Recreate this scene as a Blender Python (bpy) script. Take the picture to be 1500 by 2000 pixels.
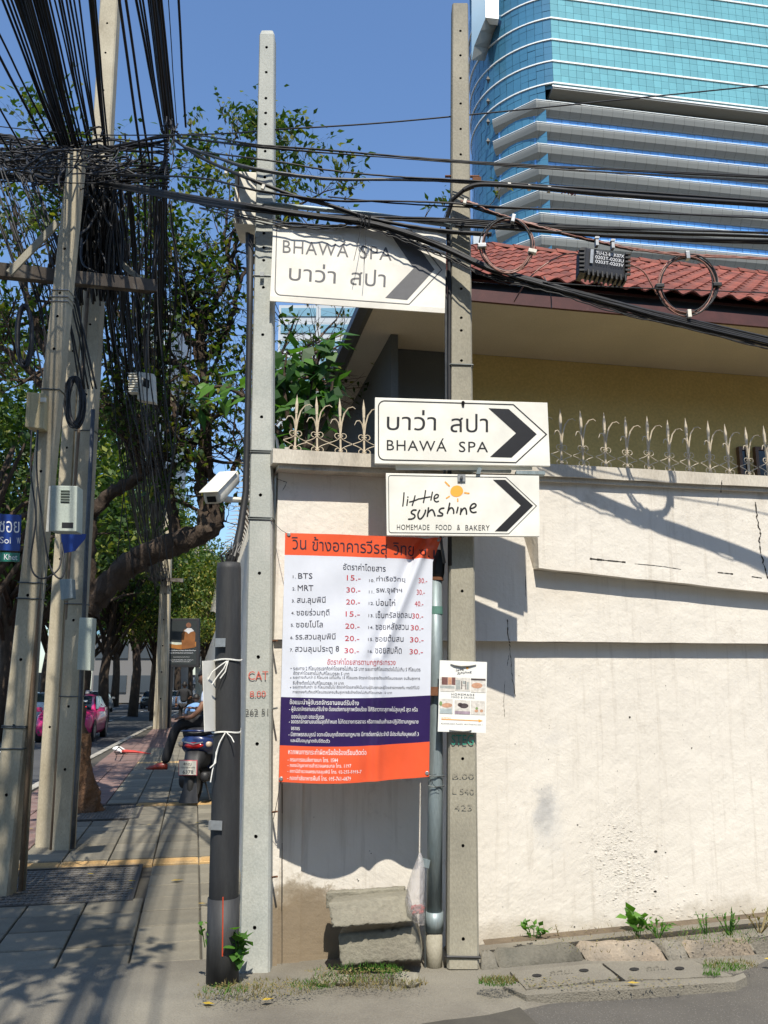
import bpy, bmesh, math, random, os
from mathutils import Vector, Matrix
from math import radians as R, sin, cos, pi, atan2, sqrt, hypot
random.seed(7)
SC = bpy.context.scene
for _o in list(bpy.data.objects): bpy.data.objects.remove(_o)
COL = SC.collection
# ------------------------------------------------------------------ camera
EYE = 1.55; PITCH = R(11.6); FPX = 1676.0
cam = bpy.data.cameras.new('camera'); camo = bpy.data.objects.new('camera', cam); COL.objects.link(camo)
cam.sensor_fit = 'VERTICAL'; cam.sensor_height = 36; cam.lens = FPX / 2000 * 36
cam.clip_start = 0.05; cam.clip_end = 3000
camo.location = (0, 0, EYE); camo.rotation_euler = (R(90) + PITCH, 0, 0)
SC.camera = camo
# ------------------------------------------------------------------ sky, sun, exposure
SUN_EL, SUN_AZ = R(55.7), R(172.8)
w = bpy.data.worlds.new('World'); SC.world = w; w.use_nodes = True
nt = w.node_tree; nt.nodes.clear()
sky = nt.nodes.new('ShaderNodeTexSky'); sky.sky_type = 'NISHITA'; sky.sun_disc = False
sky.sun_elevation = SUN_EL; sky.sun_rotation = SUN_AZ
sky.air_density = 1.25; sky.dust_density = 0.7; sky.ozone_density = 4.0; sky.altitude = 0
bg = nt.nodes.new('ShaderNodeBackground'); bg.inputs['Strength'].default_value = 0.135
wo = nt.nodes.new('ShaderNodeOutputWorld')
tint = nt.nodes.new('ShaderNodeMix'); tint.data_type = 'RGBA'; tint.blend_type = 'MULTIPLY'; tint.inputs[0].default_value = 1; tint.inputs[7].default_value = (.90, 1.0, 1.12, 1)
nt.links.new(sky.outputs[0], tint.inputs[6]); nt.links.new(tint.outputs[2], bg.inputs[0]); nt.links.new(bg.outputs[0], wo.inputs[0])
sl = bpy.data.lights.new('sun', 'SUN'); sl.energy = 5.0; sl.angle = R(0.5); sl.color = (1.0, 0.94, 0.83)
so = bpy.data.objects.new('sun', sl); COL.objects.link(so)
sdir = Vector((sin(SUN_AZ) * cos(SUN_EL), cos(SUN_AZ) * cos(SUN_EL), sin(SUN_EL)))   # towards the sun
so.rotation_euler = sdir.to_track_quat('Z', 'Y').to_euler(); so.location = (3, -10, 20)
SC.view_settings.view_transform = 'Standard'; SC.view_settings.look = 'None'
SC.view_settings.exposure = 0.34; SC.view_settings.gamma = 1; SC.view_settings.use_curve_mapping = False
SC.render.engine = 'CYCLES'; SC.cycles.max_bounces = 6; SC.cycles.transparent_max_bounces = 12
try: SC.cycles.use_denoising = True
except Exception: pass
# ------------------------------------------------------------------ measuring helpers
CP, SP = cos(PITCH), sin(PITCH)
def ray(px, py):
    a, b = px - 750, 1000 - py
    return Vector((a, FPX * CP - b * SP, FPX * SP + b * CP))
def P(px, py, Y):
    d = ray(px, py); k = Y / d.y
    return Vector((d.x * k, Y, EYE + d.z * k))
def G(px, py, z=0.0):
    d = ray(px, py); k = (z - EYE) / d.z
    return Vector((d.x * k, d.y * k, z))
WD = Vector((1, .31, 0)).normalized()           # along the boundary wall, to the right
WN = Vector((WD.y, -WD.x, 0))                   # out of the wall, towards the soi
WA = Vector((.604, 5.61, 0))
def plane_hit(px, py, A, N):
    d = ray(px, py); o = Vector((0, 0, EYE))
    return o + d * ((A - o).dot(N) / d.dot(N))
def W(px, py, off=0.0):                         # on the wall plane, off metres in front of it
    return plane_hit(px, py, WA + WN * off, WN)
def wall_pt(s, off, z):                         # s metres along the wall
    q = WA + WD * s + WN * off
    return Vector((q.x, q.y, z))
def ws(px, py=1345): return (W(px, py) - WA).dot(WD)
QD = Vector((-.2114, .9774, 0)).normalized()    # along the pavement, away
QP = Vector((QD.y, -QD.x, 0))                   # across it, to the right
KD = Vector((-.179, .984, 0)).normalized()      # kerb line
KP = Vector((KD.y, -KD.x, 0))
KO = Vector((-6.67, 19.97, 0))
def road_pt(lat, along, z=0.0):                 # lat metres right of the kerb line, along = metres from the corner
    q = KO + KD * (along - 20) + KP * lat
    return Vector((q.x, q.y, z))
# ------------------------------------------------------------------ objects
WM = {}
def world_of(o): return WM.get(o.name, Matrix.Identity(4))
def tag(o, label=None, cat=None, group=None, kind=None):
    if label: o['label'] = label
    if cat: o['category'] = cat
    if group: o['group'] = group
    if kind: o['kind'] = kind
    return o
def thing(name, label, cat, loc=(0, 0, 0), rz=0.0, group=None, mat=None):
    o = bpy.data.objects.new(name, None); COL.objects.link(o); o.empty_display_size = .1
    m = mat if mat is not None else Matrix.Translation(Vector(loc)) @ Matrix.Rotation(rz, 4, 'Z')
    o.matrix_world = m; WM[o.name] = m.copy()
    return tag(o, label, cat, group)
class MB:
    def __init__(s): s.v = []; s.f = []; s.mi = []; s.cur = 0; s.M = None
    def add(s, vs, fs):
        n = len(s.v)
        if s.M is not None: vs = [s.M @ Vector(v) for v in vs]
        s.v += [tuple(v) for v in vs]; s.f += [tuple(i + n for i in f) for f in fs]; s.mi += [s.cur] * len(fs)
        return s
    def hexa(s, c):        # 8 corners: bottom 4 (ccw), top 4
        return s.add(c, [(3, 2, 1, 0), (4, 5, 6, 7), (0, 1, 5, 4), (1, 2, 6, 5), (2, 3, 7, 6), (3, 0, 4, 7)])
    def box(s, x0, x1, y0, y1, z0, z1):
        return s.hexa([(x0, y0, z0), (x1, y0, z0), (x1, y1, z0), (x0, y1, z0), (x0, y0, z1), (x1, y0, z1), (x1, y1, z1), (x0, y1, z1)])
    def obox(s, c, ux, uy, uz, hx, hy, hz):
        c = Vector(c); X = Vector(ux).normalized() * hx; Y = Vector(uy).normalized() * hy; Z = Vector(uz).normalized() * hz
        return s.hexa([c - X - Y - Z, c + X - Y - Z, c + X + Y - Z, c - X + Y - Z, c - X - Y + Z, c + X - Y + Z, c + X + Y + Z, c - X + Y + Z])
    def quad(s, a, b, c, d): return s.add([a, b, c, d], [(0, 1, 2, 3)])
    def tube(s, pts, r, n=6, caps=True, flat=None):
        pts = [Vector(p) for p in pts]; m = len(pts)
        rs = r if isinstance(r, (list, tuple)) else [r] * m
        vs = []; up = None
        for i, p in enumerate(pts):
            t = (pts[min(i + 1, m - 1)] - pts[max(i - 1, 0)])
            t = t.normalized() if t.length > 1e-9 else Vector((0, 0, 1))
            if up is None:
                up = Vector((0, 0, 1)) if abs(t.z) < .9 else Vector((1, 0, 0))
            a = t.cross(up)
            if a.length < 1e-5: a = t.cross(Vector((.3, 1, .2)))
            a.normalize(); b = a.cross(t).normalized(); up = b
            fy = flat if flat else 1
            for k in range(n):
                th = 2 * pi * k / n
                vs.append(p + a * (rs[i] * cos(th)) + b * (rs[i] * fy * sin(th)))
        fs = [(i * n + k, i * n + (k + 1) % n, (i + 1) * n + (k + 1) % n, (i + 1) * n + k) for i in range(m - 1) for k in range(n)]
        if caps: fs += [tuple(range(n - 1, -1, -1)), tuple((m - 1) * n + k for k in range(n))]
        return s.add(vs, fs)
    def cyl(s, a, b, r, r2=None, n=12): return s.tube([a, b], [r, r if r2 is None else r2], n)
    def lathe(s, prof, base=(0, 0, 0), n=16, M=None):
        vs = []; b = Vector(base)
        for (r, z) in prof:
            for k in range(n):
                th = 2 * pi * k / n; q = Vector((r * cos(th), r * sin(th), z))
                vs.append((M @ q) if M is not None else b + q)
        m = len(prof)
        fs = [(i * n + k, i * n + (k + 1) % n, (i + 1) * n + (k + 1) % n, (i + 1) * n + k) for i in range(m - 1) for k in range(n)]
        fs += [tuple(range(n - 1, -1, -1)), tuple((m - 1) * n + k for k in range(n))]
        return s.add(vs, fs)
    def prism(s, poly, fn0, fn1):  # 2D outline between two mapping functions
        n = len(poly); vs = [fn0(*p) for p in poly] + [fn1(*p) for p in poly]
        return s.add(vs, [tuple(range(n - 1, -1, -1)), tuple(range(n, 2 * n))] + [(i, (i + 1) % n, n + (i + 1) % n, n + i) for i in range(n)])
    def grid(s, nu, nv, fn):
        vs = [fn(i / nu, j / nv) for j in range(nv + 1) for i in range(nu + 1)]
        return s.add(vs, [(j * (nu + 1) + i, j * (nu + 1) + i + 1, (j + 1) * (nu + 1) + i + 1, (j + 1) * (nu + 1) + i) for j in range(nv) for i in range(nu)])
    def mesh(s, name, mats, smooth=False, bevel=0, merge=False):
        me = bpy.data.meshes.new(name); me.from_pydata(s.v, [], s.f)
        for m in (mats if isinstance(mats, (list, tuple)) else [mats]): me.materials.append(m)
        if len(me.materials) > 1: me.polygons.foreach_set('material_index', s.mi)
        bm = bmesh.new(); bm.from_mesh(me)
        if merge or bevel: bmesh.ops.remove_doubles(bm, verts=bm.verts, dist=1e-5)
        if bevel:
            ed = [e for e in bm.edges if len(e.link_faces) == 2 and e.calc_face_angle(0) > .5]
            bmesh.ops.bevel(bm, geom=ed, offset=bevel, segments=2, profile=.6, affect='EDGES', clamp_overlap=True)
        if len(bm.faces) < 60000: bmesh.ops.recalc_face_normals(bm, faces=bm.faces)
        bm.to_mesh(me); bm.free()
        if smooth: me.shade_smooth() if smooth is True else me.shade_auto_smooth(angle=smooth) if hasattr(me, 'shade_auto_smooth') else me.shade_smooth()
        return me
    def build(s, name, mats, parent=None, smooth=False, bevel=0, merge=False, local=False):
        me = s.mesh(name, mats, smooth, bevel, merge)
        o = bpy.data.objects.new(name, me); COL.objects.link(o)
        if parent is not None:
            o.parent = parent
            if not local:
                me.transform(world_of(parent).inverted())
            WM[o.name] = world_of(parent).copy()
        elif not local:
            xs = [v.co for v in me.vertices]
            c = Vector(((min(v.x for v in xs) + max(v.x for v in xs)) / 2, (min(v.y for v in xs) + max(v.y for v in xs)) / 2, min(v.z for v in xs)))
            me.transform(Matrix.Translation(-c)); o.location = c; WM[o.name] = Matrix.Translation(c)
        return o
def child(name, me, parent, loc=(0, 0, 0), rot=None, M=None):
    o = bpy.data.objects.new(name, me); COL.objects.link(o); o.parent = parent
    if M is not None: o.matrix_local = M
    else:
        o.location = loc
        if rot: o.rotation_euler = rot
    return o
def copy_tree(o, label=None, mat=None, parent=None, kids=None):
    if kids is None:
        kids = {}
        for x in COL.objects:
            if x.parent is not None: kids.setdefault(x.parent.name, []).append(x)
    c = o.copy(); COL.objects.link(c)
    if parent is not None: c.parent = parent
    if mat is not None: c.matrix_world = mat
    if label: c['label'] = label
    for k in kids.get(o.name, []): copy_tree(k, parent=c, kids=kids)
    return c
# ------------------------------------------------------------------ materials
def nodes(name):
    m = bpy.data.materials.new(name); m.use_nodes = True; t = m.node_tree; t.nodes.clear()
    out = t.nodes.new('ShaderNodeOutputMaterial'); b = t.nodes.new('ShaderNodeBsdfPrincipled'); t.links.new(b.outputs[0], out.inputs[0])
    return m, t, b, out
def rgb(c): return (c[0], c[1], c[2], 1)
def coord(t, scale=(1, 1, 1), kind='Object'):
    tc = t.nodes.new('ShaderNodeTexCoord'); mp = t.nodes.new('ShaderNodeMapping'); mp.inputs['Scale'].default_value = scale
    t.links.new(tc.outputs[kind], mp.inputs[0]); return mp.outputs[0]
def noise(t, co, sc, det=4, rough=.55):
    n = t.nodes.new('ShaderNodeTexNoise'); n.inputs['Scale'].default_value = sc; n.inputs['Detail'].default_value = det; n.inputs['Roughness'].default_value = rough
    t.links.new(co, n.inputs['Vector']); return n.outputs['Fac']
def ramp(t, f, stops):
    r = t.nodes.new('ShaderNodeValToRGB'); e = r.color_ramp.elements
    while len(e) < len(stops): e.new(.5)
    for x, (p, c) in zip(e, stops): x.position = p; x.color = rgb(c) if hasattr(c, '__len__') else (c, c, c, 1)
    t.links.new(f, r.inputs[0]); return r.outputs[0]
def mix(t, f, a, b, mode='MIX'):
    n = t.nodes.new('ShaderNodeMix'); n.data_type = 'RGBA'; n.blend_type = mode
    for s, v in ((n.inputs[0], f), (n.inputs[6], a), (n.inputs[7], b)):
        if hasattr(v, 'default_value') or hasattr(v, 'is_linked'): t.links.new(v, s)
        elif hasattr(v, '__len__'): s.default_value = rgb(v)
        else: s.default_value = v
    return n.outputs[2]
def bump(t, b, h, strength=.4, dist=.01, prev=None):
    n = t.nodes.new('ShaderNodeBump'); n.inputs['Strength'].default_value = strength; n.inputs['Distance'].default_value = dist
    t.links.new(h, n.inputs['Height'])
    if prev is not None: t.links.new(prev, n.inputs['Normal'])
    t.links.new(n.outputs[0], b.inputs['Normal']); return n.outputs[0]
def weather(name, c1, c2, rough=.85, sc=6, fine=90, dirt=None, dirt_at=(.55, .75), bs=.35, bd=.004, metal=0, spec=.4, stretch=(1, 1, 1), rand=0.0, spots=None):
    m, t, b, o = nodes(name)
    co = coord(t, stretch)
    col = ramp(t, noise(t, co, sc, 6), [(.3, c1), (.7, c2)])
    if dirt is not None:
        col = mix(t, ramp(t, noise(t, co, sc * .45, 8, .65), [(dirt_at[0], 0), (dirt_at[1], 1)]), col, dirt)
    f = noise(t, co, fine, 3)
    col = mix(t, 1, col, ramp(t, f, [(.3, (.86, .86, .86)), (.7, (1.08, 1.08, 1.08))]), 'MULTIPLY')
    if spots is not None:
        v = t.nodes.new('ShaderNodeTexVoronoi'); v.inputs['Scale'].default_value = spots[1]; t.links.new(co, v.inputs['Vector'])
        col = mix(t, ramp(t, v.outputs['Distance'], [(.0, 1), (spots[2], 0)]), col, spots[0])
    if rand:
        oi = t.nodes.new('ShaderNodeObjectInfo')
        col = mix(t, 1, col, ramp(t, oi.outputs['Random'], [(0, (1 - rand,) * 3), (1, (1 + rand,) * 3)]), 'MULTIPLY')
    t.links.new(col, b.inputs['Base Color'])
    b.inputs['Roughness'].default_value = rough; b.inputs['Metallic'].default_value = metal; b.inputs['Specular IOR Level'].default_value = spec
    if bs: bump(t, b, f, bs, bd)
    return m
def plain(name, c, rough=.6, metal=0, spec=.5, coat=0, var=.12, sc=25):
    m, t, b, o = nodes(name)
    col = mix(t, 1, c, ramp(t, noise(t, coord(t), sc, 4), [(.3, (1 - var,) * 3), (.7, (1 + var,) * 3)]), 'MULTIPLY')
    t.links.new(col, b.inputs['Base Color']); b.inputs['Roughness'].default_value = rough
    b.inputs['Metallic'].default_value = metal; b.inputs['Specular IOR Level'].default_value = spec; b.inputs['Coat Weight'].default_value = coat
    return m
def foliage(name, c1, c2, c3, trans=.35):
    m, t, b, o = nodes(name)
    at = t.nodes.new('ShaderNodeAttribute'); at.attribute_name = 'tint'
    col = ramp(t, at.outputs['Fac'], [(0, c1), (.55, c2), (1, c3)])
    t.links.new(col, b.inputs['Base Color']); b.inputs['Roughness'].default_value = .5; b.inputs['Specular IOR Level'].default_value = .3
    tr = t.nodes.new('ShaderNodeBsdfTranslucent'); t.links.new(mix(t, 1, col, (1.5, 1.7, .6), 'MULTIPLY'), tr.inputs[0])
    ms = t.nodes.new('ShaderNodeMixShader'); ms.inputs[0].default_value = trans
    t.links.new(b.outputs[0], ms.inputs[1]); t.links.new(tr.outputs[0], ms.inputs[2]); t.links.new(ms.outputs[0], o.inputs[0])
    return m
M = {}
M['concrete_new'] = weather('concrete_new', (.38, .40, .37), (.47, .48, .44), sc=5, dirt=(.27, .28, .26), dirt_at=(.62, .85), spots=((.16, .16, .14), 38, .09), bs=.3)
M['concrete_old'] = weather('concrete_old', (.34, .29, .20), (.50, .44, .32), sc=4, dirt=(.20, .165, .12), dirt_at=(.55, .8), spots=((.09, .08, .06), 30, .1), bs=.5, stretch=(1, 1, .45))
M['concrete_tan'] = weather('concrete_tan', (.27, .25, .195), (.38, .35, .27), sc=3.5, dirt=(.2, .17, .12), dirt_at=(.58, .85), spots=((.1, .09, .07), 34, .08), bs=.45, stretch=(1, 1, .6))
M['block'] = weather('block', (.19, .175, .135), (.27, .25, .19), sc=5, fine=45, dirt=(.16, .14, .11), dirt_at=(.5, .75), bs=.7, bd=.01, spots=((.12, .11, .09), 26, .12))
M['black'] = plain('black', (.012, .012, .012), .5)
M['cable'] = plain('cable', (.011, .011, .012), .6, var=.4)
M['cable_brown'] = plain('cable_brown', (.27, .13, .095), .4, var=.3)
M['cable_grey'] = plain('cable_grey', (.06, .065, .07), .5, var=.3)
M['pipe_black'] = weather('pipe_black', (.020, .021, .023), (.035, .036, .038), rough=.62, sc=5, fine=60, dirt=(.075, .075, .072), dirt_at=(.5, .9), bs=.1, stretch=(3, 3, .5))
M['galv'] = weather('galv', (.20, .25, .26), (.30, .35, .36), rough=.5, sc=5, fine=40, dirt=(.16, .12, .08), dirt_at=(.6, .8), metal=.35, bs=.1, stretch=(3, 3, .4))
M['steel'] = weather('steel', (.30, .31, .31), (.42, .43, .43), rough=.42, sc=8, fine=60, metal=.6, bs=.05)
M['rust'] = weather('rust', (.12, .05, .025), (.2, .09, .045), rough=.9, sc=20, bs=.4)
M['sign_white'] = weather('sign_white', (.80, .78, .70), (.85, .83, .75), rough=.38, sc=2, fine=5, bs=0)
M['sign_black'] = plain('sign_black', (.018, .018, .02), .4, var=.1)
M['box_white'] = weather('box_white', (.66, .63, .54), (.75, .72, .62), rough=.55, sc=4, dirt=(.40, .30, .2), dirt_at=(.66, .8), bs=.05, fine=20)
M['box_beige'] = weather('box_beige', (.45, .37, .2), (.52, .43, .25), rough=.6, sc=4, dirt=(.25, .18, .1), dirt_at=(.6, .8), bs=.05)
M['box_green'] = weather('box_green', (.38, .43, .38), (.47, .51, .44), rough=.55, sc=4, dirt=(.2, .18, .15), dirt_at=(.62, .8), bs=.05)
M['orange_ink'] = plain('orange_ink', (.95, .42, .06), .4, var=.03)
M['rope'] = plain('rope', (.72, .71, .66), .8)
# ------------------------------------------------------------------ lettering as real flat meshes
from mathutils.geometry import tessellate_polygon
FONTS = {}
def font(name):
    if name not in FONTS:
        try: FONTS[name] = bpy.data.fonts.load(os.path.join(bpy.utils.resource_path('LOCAL'), 'datafiles', 'fonts', name))
        except Exception: FONTS[name] = None
    return FONTS[name]
def _area(p): return sum(p[i - 1][0] * p[i][1] - p[i][0] * p[i - 1][1] for i in range(len(p))) / 2
def _inside(q, p):
    x, y = q; c = False
    for i in range(len(p)):
        (x1, y1), (x2, y2) = p[i - 1], p[i]
        if (y1 > y) != (y2 > y) and x < (x2 - x1) * (y - y1) / (y2 - y1) + x1: c = not c
    return c
_TC = {}
def text2d(body, fnt=None, res=3, bold=0.0, spacing=1.0):
    key = (body, fnt, res, bold, spacing)
    if key in _TC: return _TC[key]
    cu = bpy.data.curves.new('lettering', 'FONT'); cu.body = body; cu.resolution_u = res; cu.fill_mode = 'NONE'; cu.offset = bold; cu.space_character = spacing
    f = font(fnt) if fnt else None
    if f: cu.font = f
    o = bpy.data.objects.new('lettering', cu); COL.objects.link(o)
    dg = bpy.context.evaluated_depsgraph_get()
    me = bpy.data.meshes.new_from_object(o.evaluated_get(dg))
    nb = {}
    for e in me.edges:
        a, b = e.vertices; nb.setdefault(a, []).append(b); nb.setdefault(b, []).append(a)
    seen = set(); loops = []
    co = [(v.co.x, v.co.y) for v in me.vertices]
    # edge direction is kept: follow vertex order
    nxt = {}
    for e in me.edges: nxt.setdefault(e.vertices[0], e.vertices[1])
    for st in sorted(nb):
        if st in seen: continue
        lp = [st]; seen.add(st); cur = st; 
        while True:
            cand = [q for q in nb[cur] if q not in seen]
            if not cand: break
            q = nxt.get(cur) if nxt.get(cur) in cand else cand[0]
            lp.append(q); seen.add(q); cur = q
        if len(lp) > 2: loops.append([co[i] for i in lp])
    bpy.data.objects.remove(o); bpy.data.curves.remove(cu); bpy.data.meshes.remove(me)
    # containment depth decides what is a hole; overlapping strokes are filled one by one
    ar = [abs(_area(l)) for l in loops]; sgn = [1 if _area(l) > 0 else -1 for l in loops]
    par = []
    for i, l in enumerate(loops):
        c = [j for j in range(len(loops)) if j != i and ar[j] > ar[i] and _inside(l[0], loops[j]) and _inside(l[len(l) // 2], loops[j])]
        par.append(min(c, key=lambda j: ar[j]) if c else None)
    holes = [i for i in range(len(loops)) if par[i] is not None and sgn[i] != sgn[par[i]]]
    outer = [i for i in range(len(loops)) if i not in holes]
    V, T = [], []
    for i in outer:
        hs = [h for h in holes if ar[h] < ar[i] and _inside(loops[h][0], loops[i])]
        polys = [[Vector((x, y, 0)) for x, y in loops[i]]] + [[Vector((x, y, 0)) for x, y in loops[h]] for h in hs]
        base = len(V)
        for p in polys: V += [(v.x, v.y) for v in p]
        T += [tuple(base + k for k in t) for t in tessellate_polygon(polys)]
    if not V: V, T = [(0, 0), (1, 0), (1, 1)], [(0, 1, 2)]
    xs = [v[0] for v in V]; ys = [v[1] for v in V]
    r = (V, T, (min(xs), max(xs), min(ys), max(ys)))
    _TC[key] = r; return r
def text_on(mb, body, bl, br, hpx, surf, fnt=None, shear=0.0, bold=0.0, res=3, asc=None, spacing=1.0, keep=False):
    """Lay text between two points bl-br of a flat measuring plane (y down), ink height hpx, and map it with surf(x, y)."""
    V, T, (x0, x1, y0, y1) = text2d(body, fnt, res, bold, spacing)
    if asc: y0, y1 = asc
    dx, dy = br[0] - bl[0], br[1] - bl[1]; L = hypot(dx, dy)
    vs = []
    for x, y in V:
        u = (x - x0) / (x1 - x0); v = (y - y0) / (y1 - y0) * hpx
        vs.append(surf(bl[0] + dx * u + v * shear, bl[1] + dy * u - v))
    mb.add(vs, T)
def stroke_on(mb, pts, wd, surf, round_=True, n=7):
    """A pen stroke of even width."""
    pts = [Vector((p[0], p[1])) for p in pts]
    # smooth by Catmull-Rom
    if len(pts) > 2:
        q = []
        for i in range(len(pts) - 1):
            p0, p1, p2, p3 = pts[max(i - 1, 0)], pts[i], pts[i + 1], pts[min(i + 2, len(pts) - 1)]
            for k in range(5):
                t = k / 5
                q.append(.5 * ((2 * p1) + (p2 - p0) * t + (2 * p0 - 5 * p1 + 4 * p2 - p3) * t * t + (3 * p1 - p0 - 3 * p2 + p3) * t ** 3))
        pts = q + [pts[-1]]
    line_on(mb, pts, wd, surf)
    for c in (pts[0], pts[-1]):
        vs = [surf(c.x + wd / 2 * cos(2 * pi * k / 10), c.y + wd / 2 * sin(2 * pi * k / 10)) for k in range(10)]
        mb.add(vs, [tuple(range(10))])
def line_on(mb, pts, wd, surf, closed=False):
    pts = [Vector((p[0], p[1])) for p in pts]; n = len(pts); L = []
    for i in range(n):
        a = pts[i - 1] if (i or closed) else pts[i]; b = pts[(i + 1) % n] if (i < n - 1 or closed) else pts[i]
        d1 = (pts[i] - a); d2 = (b - pts[i])
        d1 = d1.normalized() if d1.length > 1e-6 else d2.normalized(); d2 = d2.normalized() if d2.length > 1e-6 else d1
        t = (d1 + d2); t = t.normalized() if t.length > 1e-6 else d1
        nn = Vector((-t.y, t.x)); k = max(.5, nn.dot(Vector((-d1.y, d1.x))))
        L.append((pts[i] + nn * wd / 2 / k, pts[i] - nn * wd / 2 / k))
    vs = [surf(p.x, p.y) for pr in L for p in pr]
    mb.add(vs, [(2 * i, 2 * i + 1, (2 * i + 3) % (2 * n), (2 * i + 2) % (2 * n)) for i in range(n if closed else n - 1)])
# ================================================================== THE GROUND
M['asphalt'] = weather('asphalt', (.095, .088, .077), (.13, .12, .105), rough=.92, sc=1.2, fine=160, dirt=(.17, .155, .13), dirt_at=(.5, .8), bs=.9, bd=.012, spots=((.27, .25, .22), 60, .26))
M['road'] = weather('road', (.055, .056, .058), (.075, .076, .078), rough=.9, sc=.6, fine=60, bs=.3, dirt=(.1, .1, .095), dirt_at=(.5, .8))
M['slab'] = weather('slab', (.165, .148, .112), (.23, .208, .158), rough=.88, sc=3, fine=120, dirt=(.10, .093, .078), dirt_at=(.5, .8), bs=.3, rand=.2)
M['slab_red'] = weather('slab_red', (.17, .105, .09), (.23, .15, .13), rough=.9, sc=3, fine=90, dirt=(.15, .13, .12), dirt_at=(.5, .8), rand=.1)
M['slab_yellow'] = weather('slab_yellow', (.46, .30, .13), (.56, .38, .18), rough=.88, sc=6, fine=70, dirt=(.22, .17, .11), dirt_at=(.5, .7), rand=.08)
M['grout'] = weather('grout', (.055, .05, .042), (.085, .078, .062), rough=.95, sc=5)
M['paint'] = weather('paint', (.55, .55, .52), (.65, .64, .6), rough=.8, sc=10, fine=60, dirt=(.2, .2, .19), dirt_at=(.55, .7))
M['kerb'] = weather('kerb', (.30, .28, .24), (.40, .38, .33), rough=.9, sc=4, fine=80, dirt=(.16, .15, .12), dirt_at=(.5, .75), bs=.6, bd=.006, rand=.1)
M['iron_cover'] = plain('iron_cover', (.06, .055, .05), .6, metal=.3, var=.3)
M['soil'] = weather('soil', (.10, .075, .05), (.17, .13, .085), rough=1, sc=8, fine=60, bs=.8, bd=.01)
g = MB(); g.quad((-900, -60, -.16), (900, -60, -.16), (900, 1500, -.16), (-900, 1500, -.16))
tag(g.build('ground', M['soil']), kind='structure')
# main road, on the left
rd = MB()
rd.quad(road_pt(-15, -40, -.125), road_pt(0, -40, -.125), road_pt(0, 400, -.125), road_pt(-15, 400, -.125))
tag(rd.build('main_road', M['road']), kind='structure')
mk = MB()
for k in range(-2, 26):
    a = 10.2 + k * 6.0
    mk.quad(road_pt(-2.95, a, -.121), road_pt(-2.83, a, -.121), road_pt(-2.83, a + 2.4, -.121), road_pt(-2.95, a + 2.4, -.121))
    mk.quad(road_pt(-6.05, a + 3, -.121), road_pt(-5.93, a + 3, -.121), road_pt(-5.93, a + 5.4, -.121), road_pt(-6.05, a + 5.4, -.121))
mk.quad(road_pt(-3, 68, -.121), road_pt(-.2, 68, -.121), road_pt(-.2, 68.6, -.121), road_pt(-3, 68.6, -.121))
tag(mk.build('road_markings', M['paint']), kind='structure')
# the soi in the foreground: one raised asphalt sheet
def soi_edge(x): return 4.42 + .045 * x + .05 * sin(x * 1.7)
s_ = MB()
def soi_fn(u, v):
    x = -30 + 60 * u; x = x if abs(x) > 6 else x
    y1 = (4.5 + .485 * x) if x > 0 else 4.5 + .05 * x
    y = -25 + (y1 + 25) * v
    return Vector((x, y, .012 * sin(x * 1.3) * sin(y * .9)))
s_.grid(240, 120, soi_fn)
soi = tag(s_.build('side_road', M['asphalt'], smooth=True), kind='structure')
# pavement: concrete bed, then every slab a piece of its own
CK = WA + WD * ws(529) ; LATK = CK.dot(QP)       # the corner of the property
def pv(lat, along, z=0.0):                        # lateral from the property side wall, along the pavement
    q = QP * (LATK + lat) + QD * along
    return Vector((q.x, q.y, z))
bed = MB()
kerb_l = lambda a: (road_pt(0, 0) + KD * 0).x
def kerb_lat(al):                                  # lateral of the kerb line (relative to the side wall) at distance al
    # intersect line through pv(0,al) along -QP with kerb
    p = pv(0, al); d = (p - KO); return -d.dot(KP) / QP.dot(KP)
n = 60; vs = []
for i in range(n + 1):
    al = 3.6 + i * 6.0
    vs += [pv(kerb_lat(al) - .02, al, .0), pv(1.2, al, .0)]
bed.add(vs, [(2 * i, 2 * i + 1, 2 * i + 3, 2 * i + 2) for i in range(n)])
pav = tag(bed.build('pavement', M['grout']), kind='structure')
verge = MB()       # broken concrete between soi, wall and pavement slabs
def vg(u, v):
    x = -4.3 + 16 * u
    y1 = 5.9 + .31 * x if x > -.75 else (5.42 + .2114 * x) / .9774
    y0 = (4.22 + .485 * x if x > 0 else 4.22 + .02 * x) + .03 * sin(x * 9) + .04 * sin(x * 3.1)
    y0 = min(y0, y1 - .25)
    y = y0 + (y1 - y0) * v
    return Vector((x, y, .001 + .031 * min(1, v * 3) + .003 * sin(x * 5) * sin(y * 7) - (.03 if v == 0 else 0)))
verge.grid(150, 14, vg)
M['verge'] = weather('verge', (.17, .155, .125), (.24, .22, .175), rough=.92, sc=2.2, fine=110, dirt=(.12, .105, .085), dirt_at=(.45, .75), bs=.8, bd=.01)
tag(verge.build('verge', M['verge'], smooth=True), kind='structure')
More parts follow.
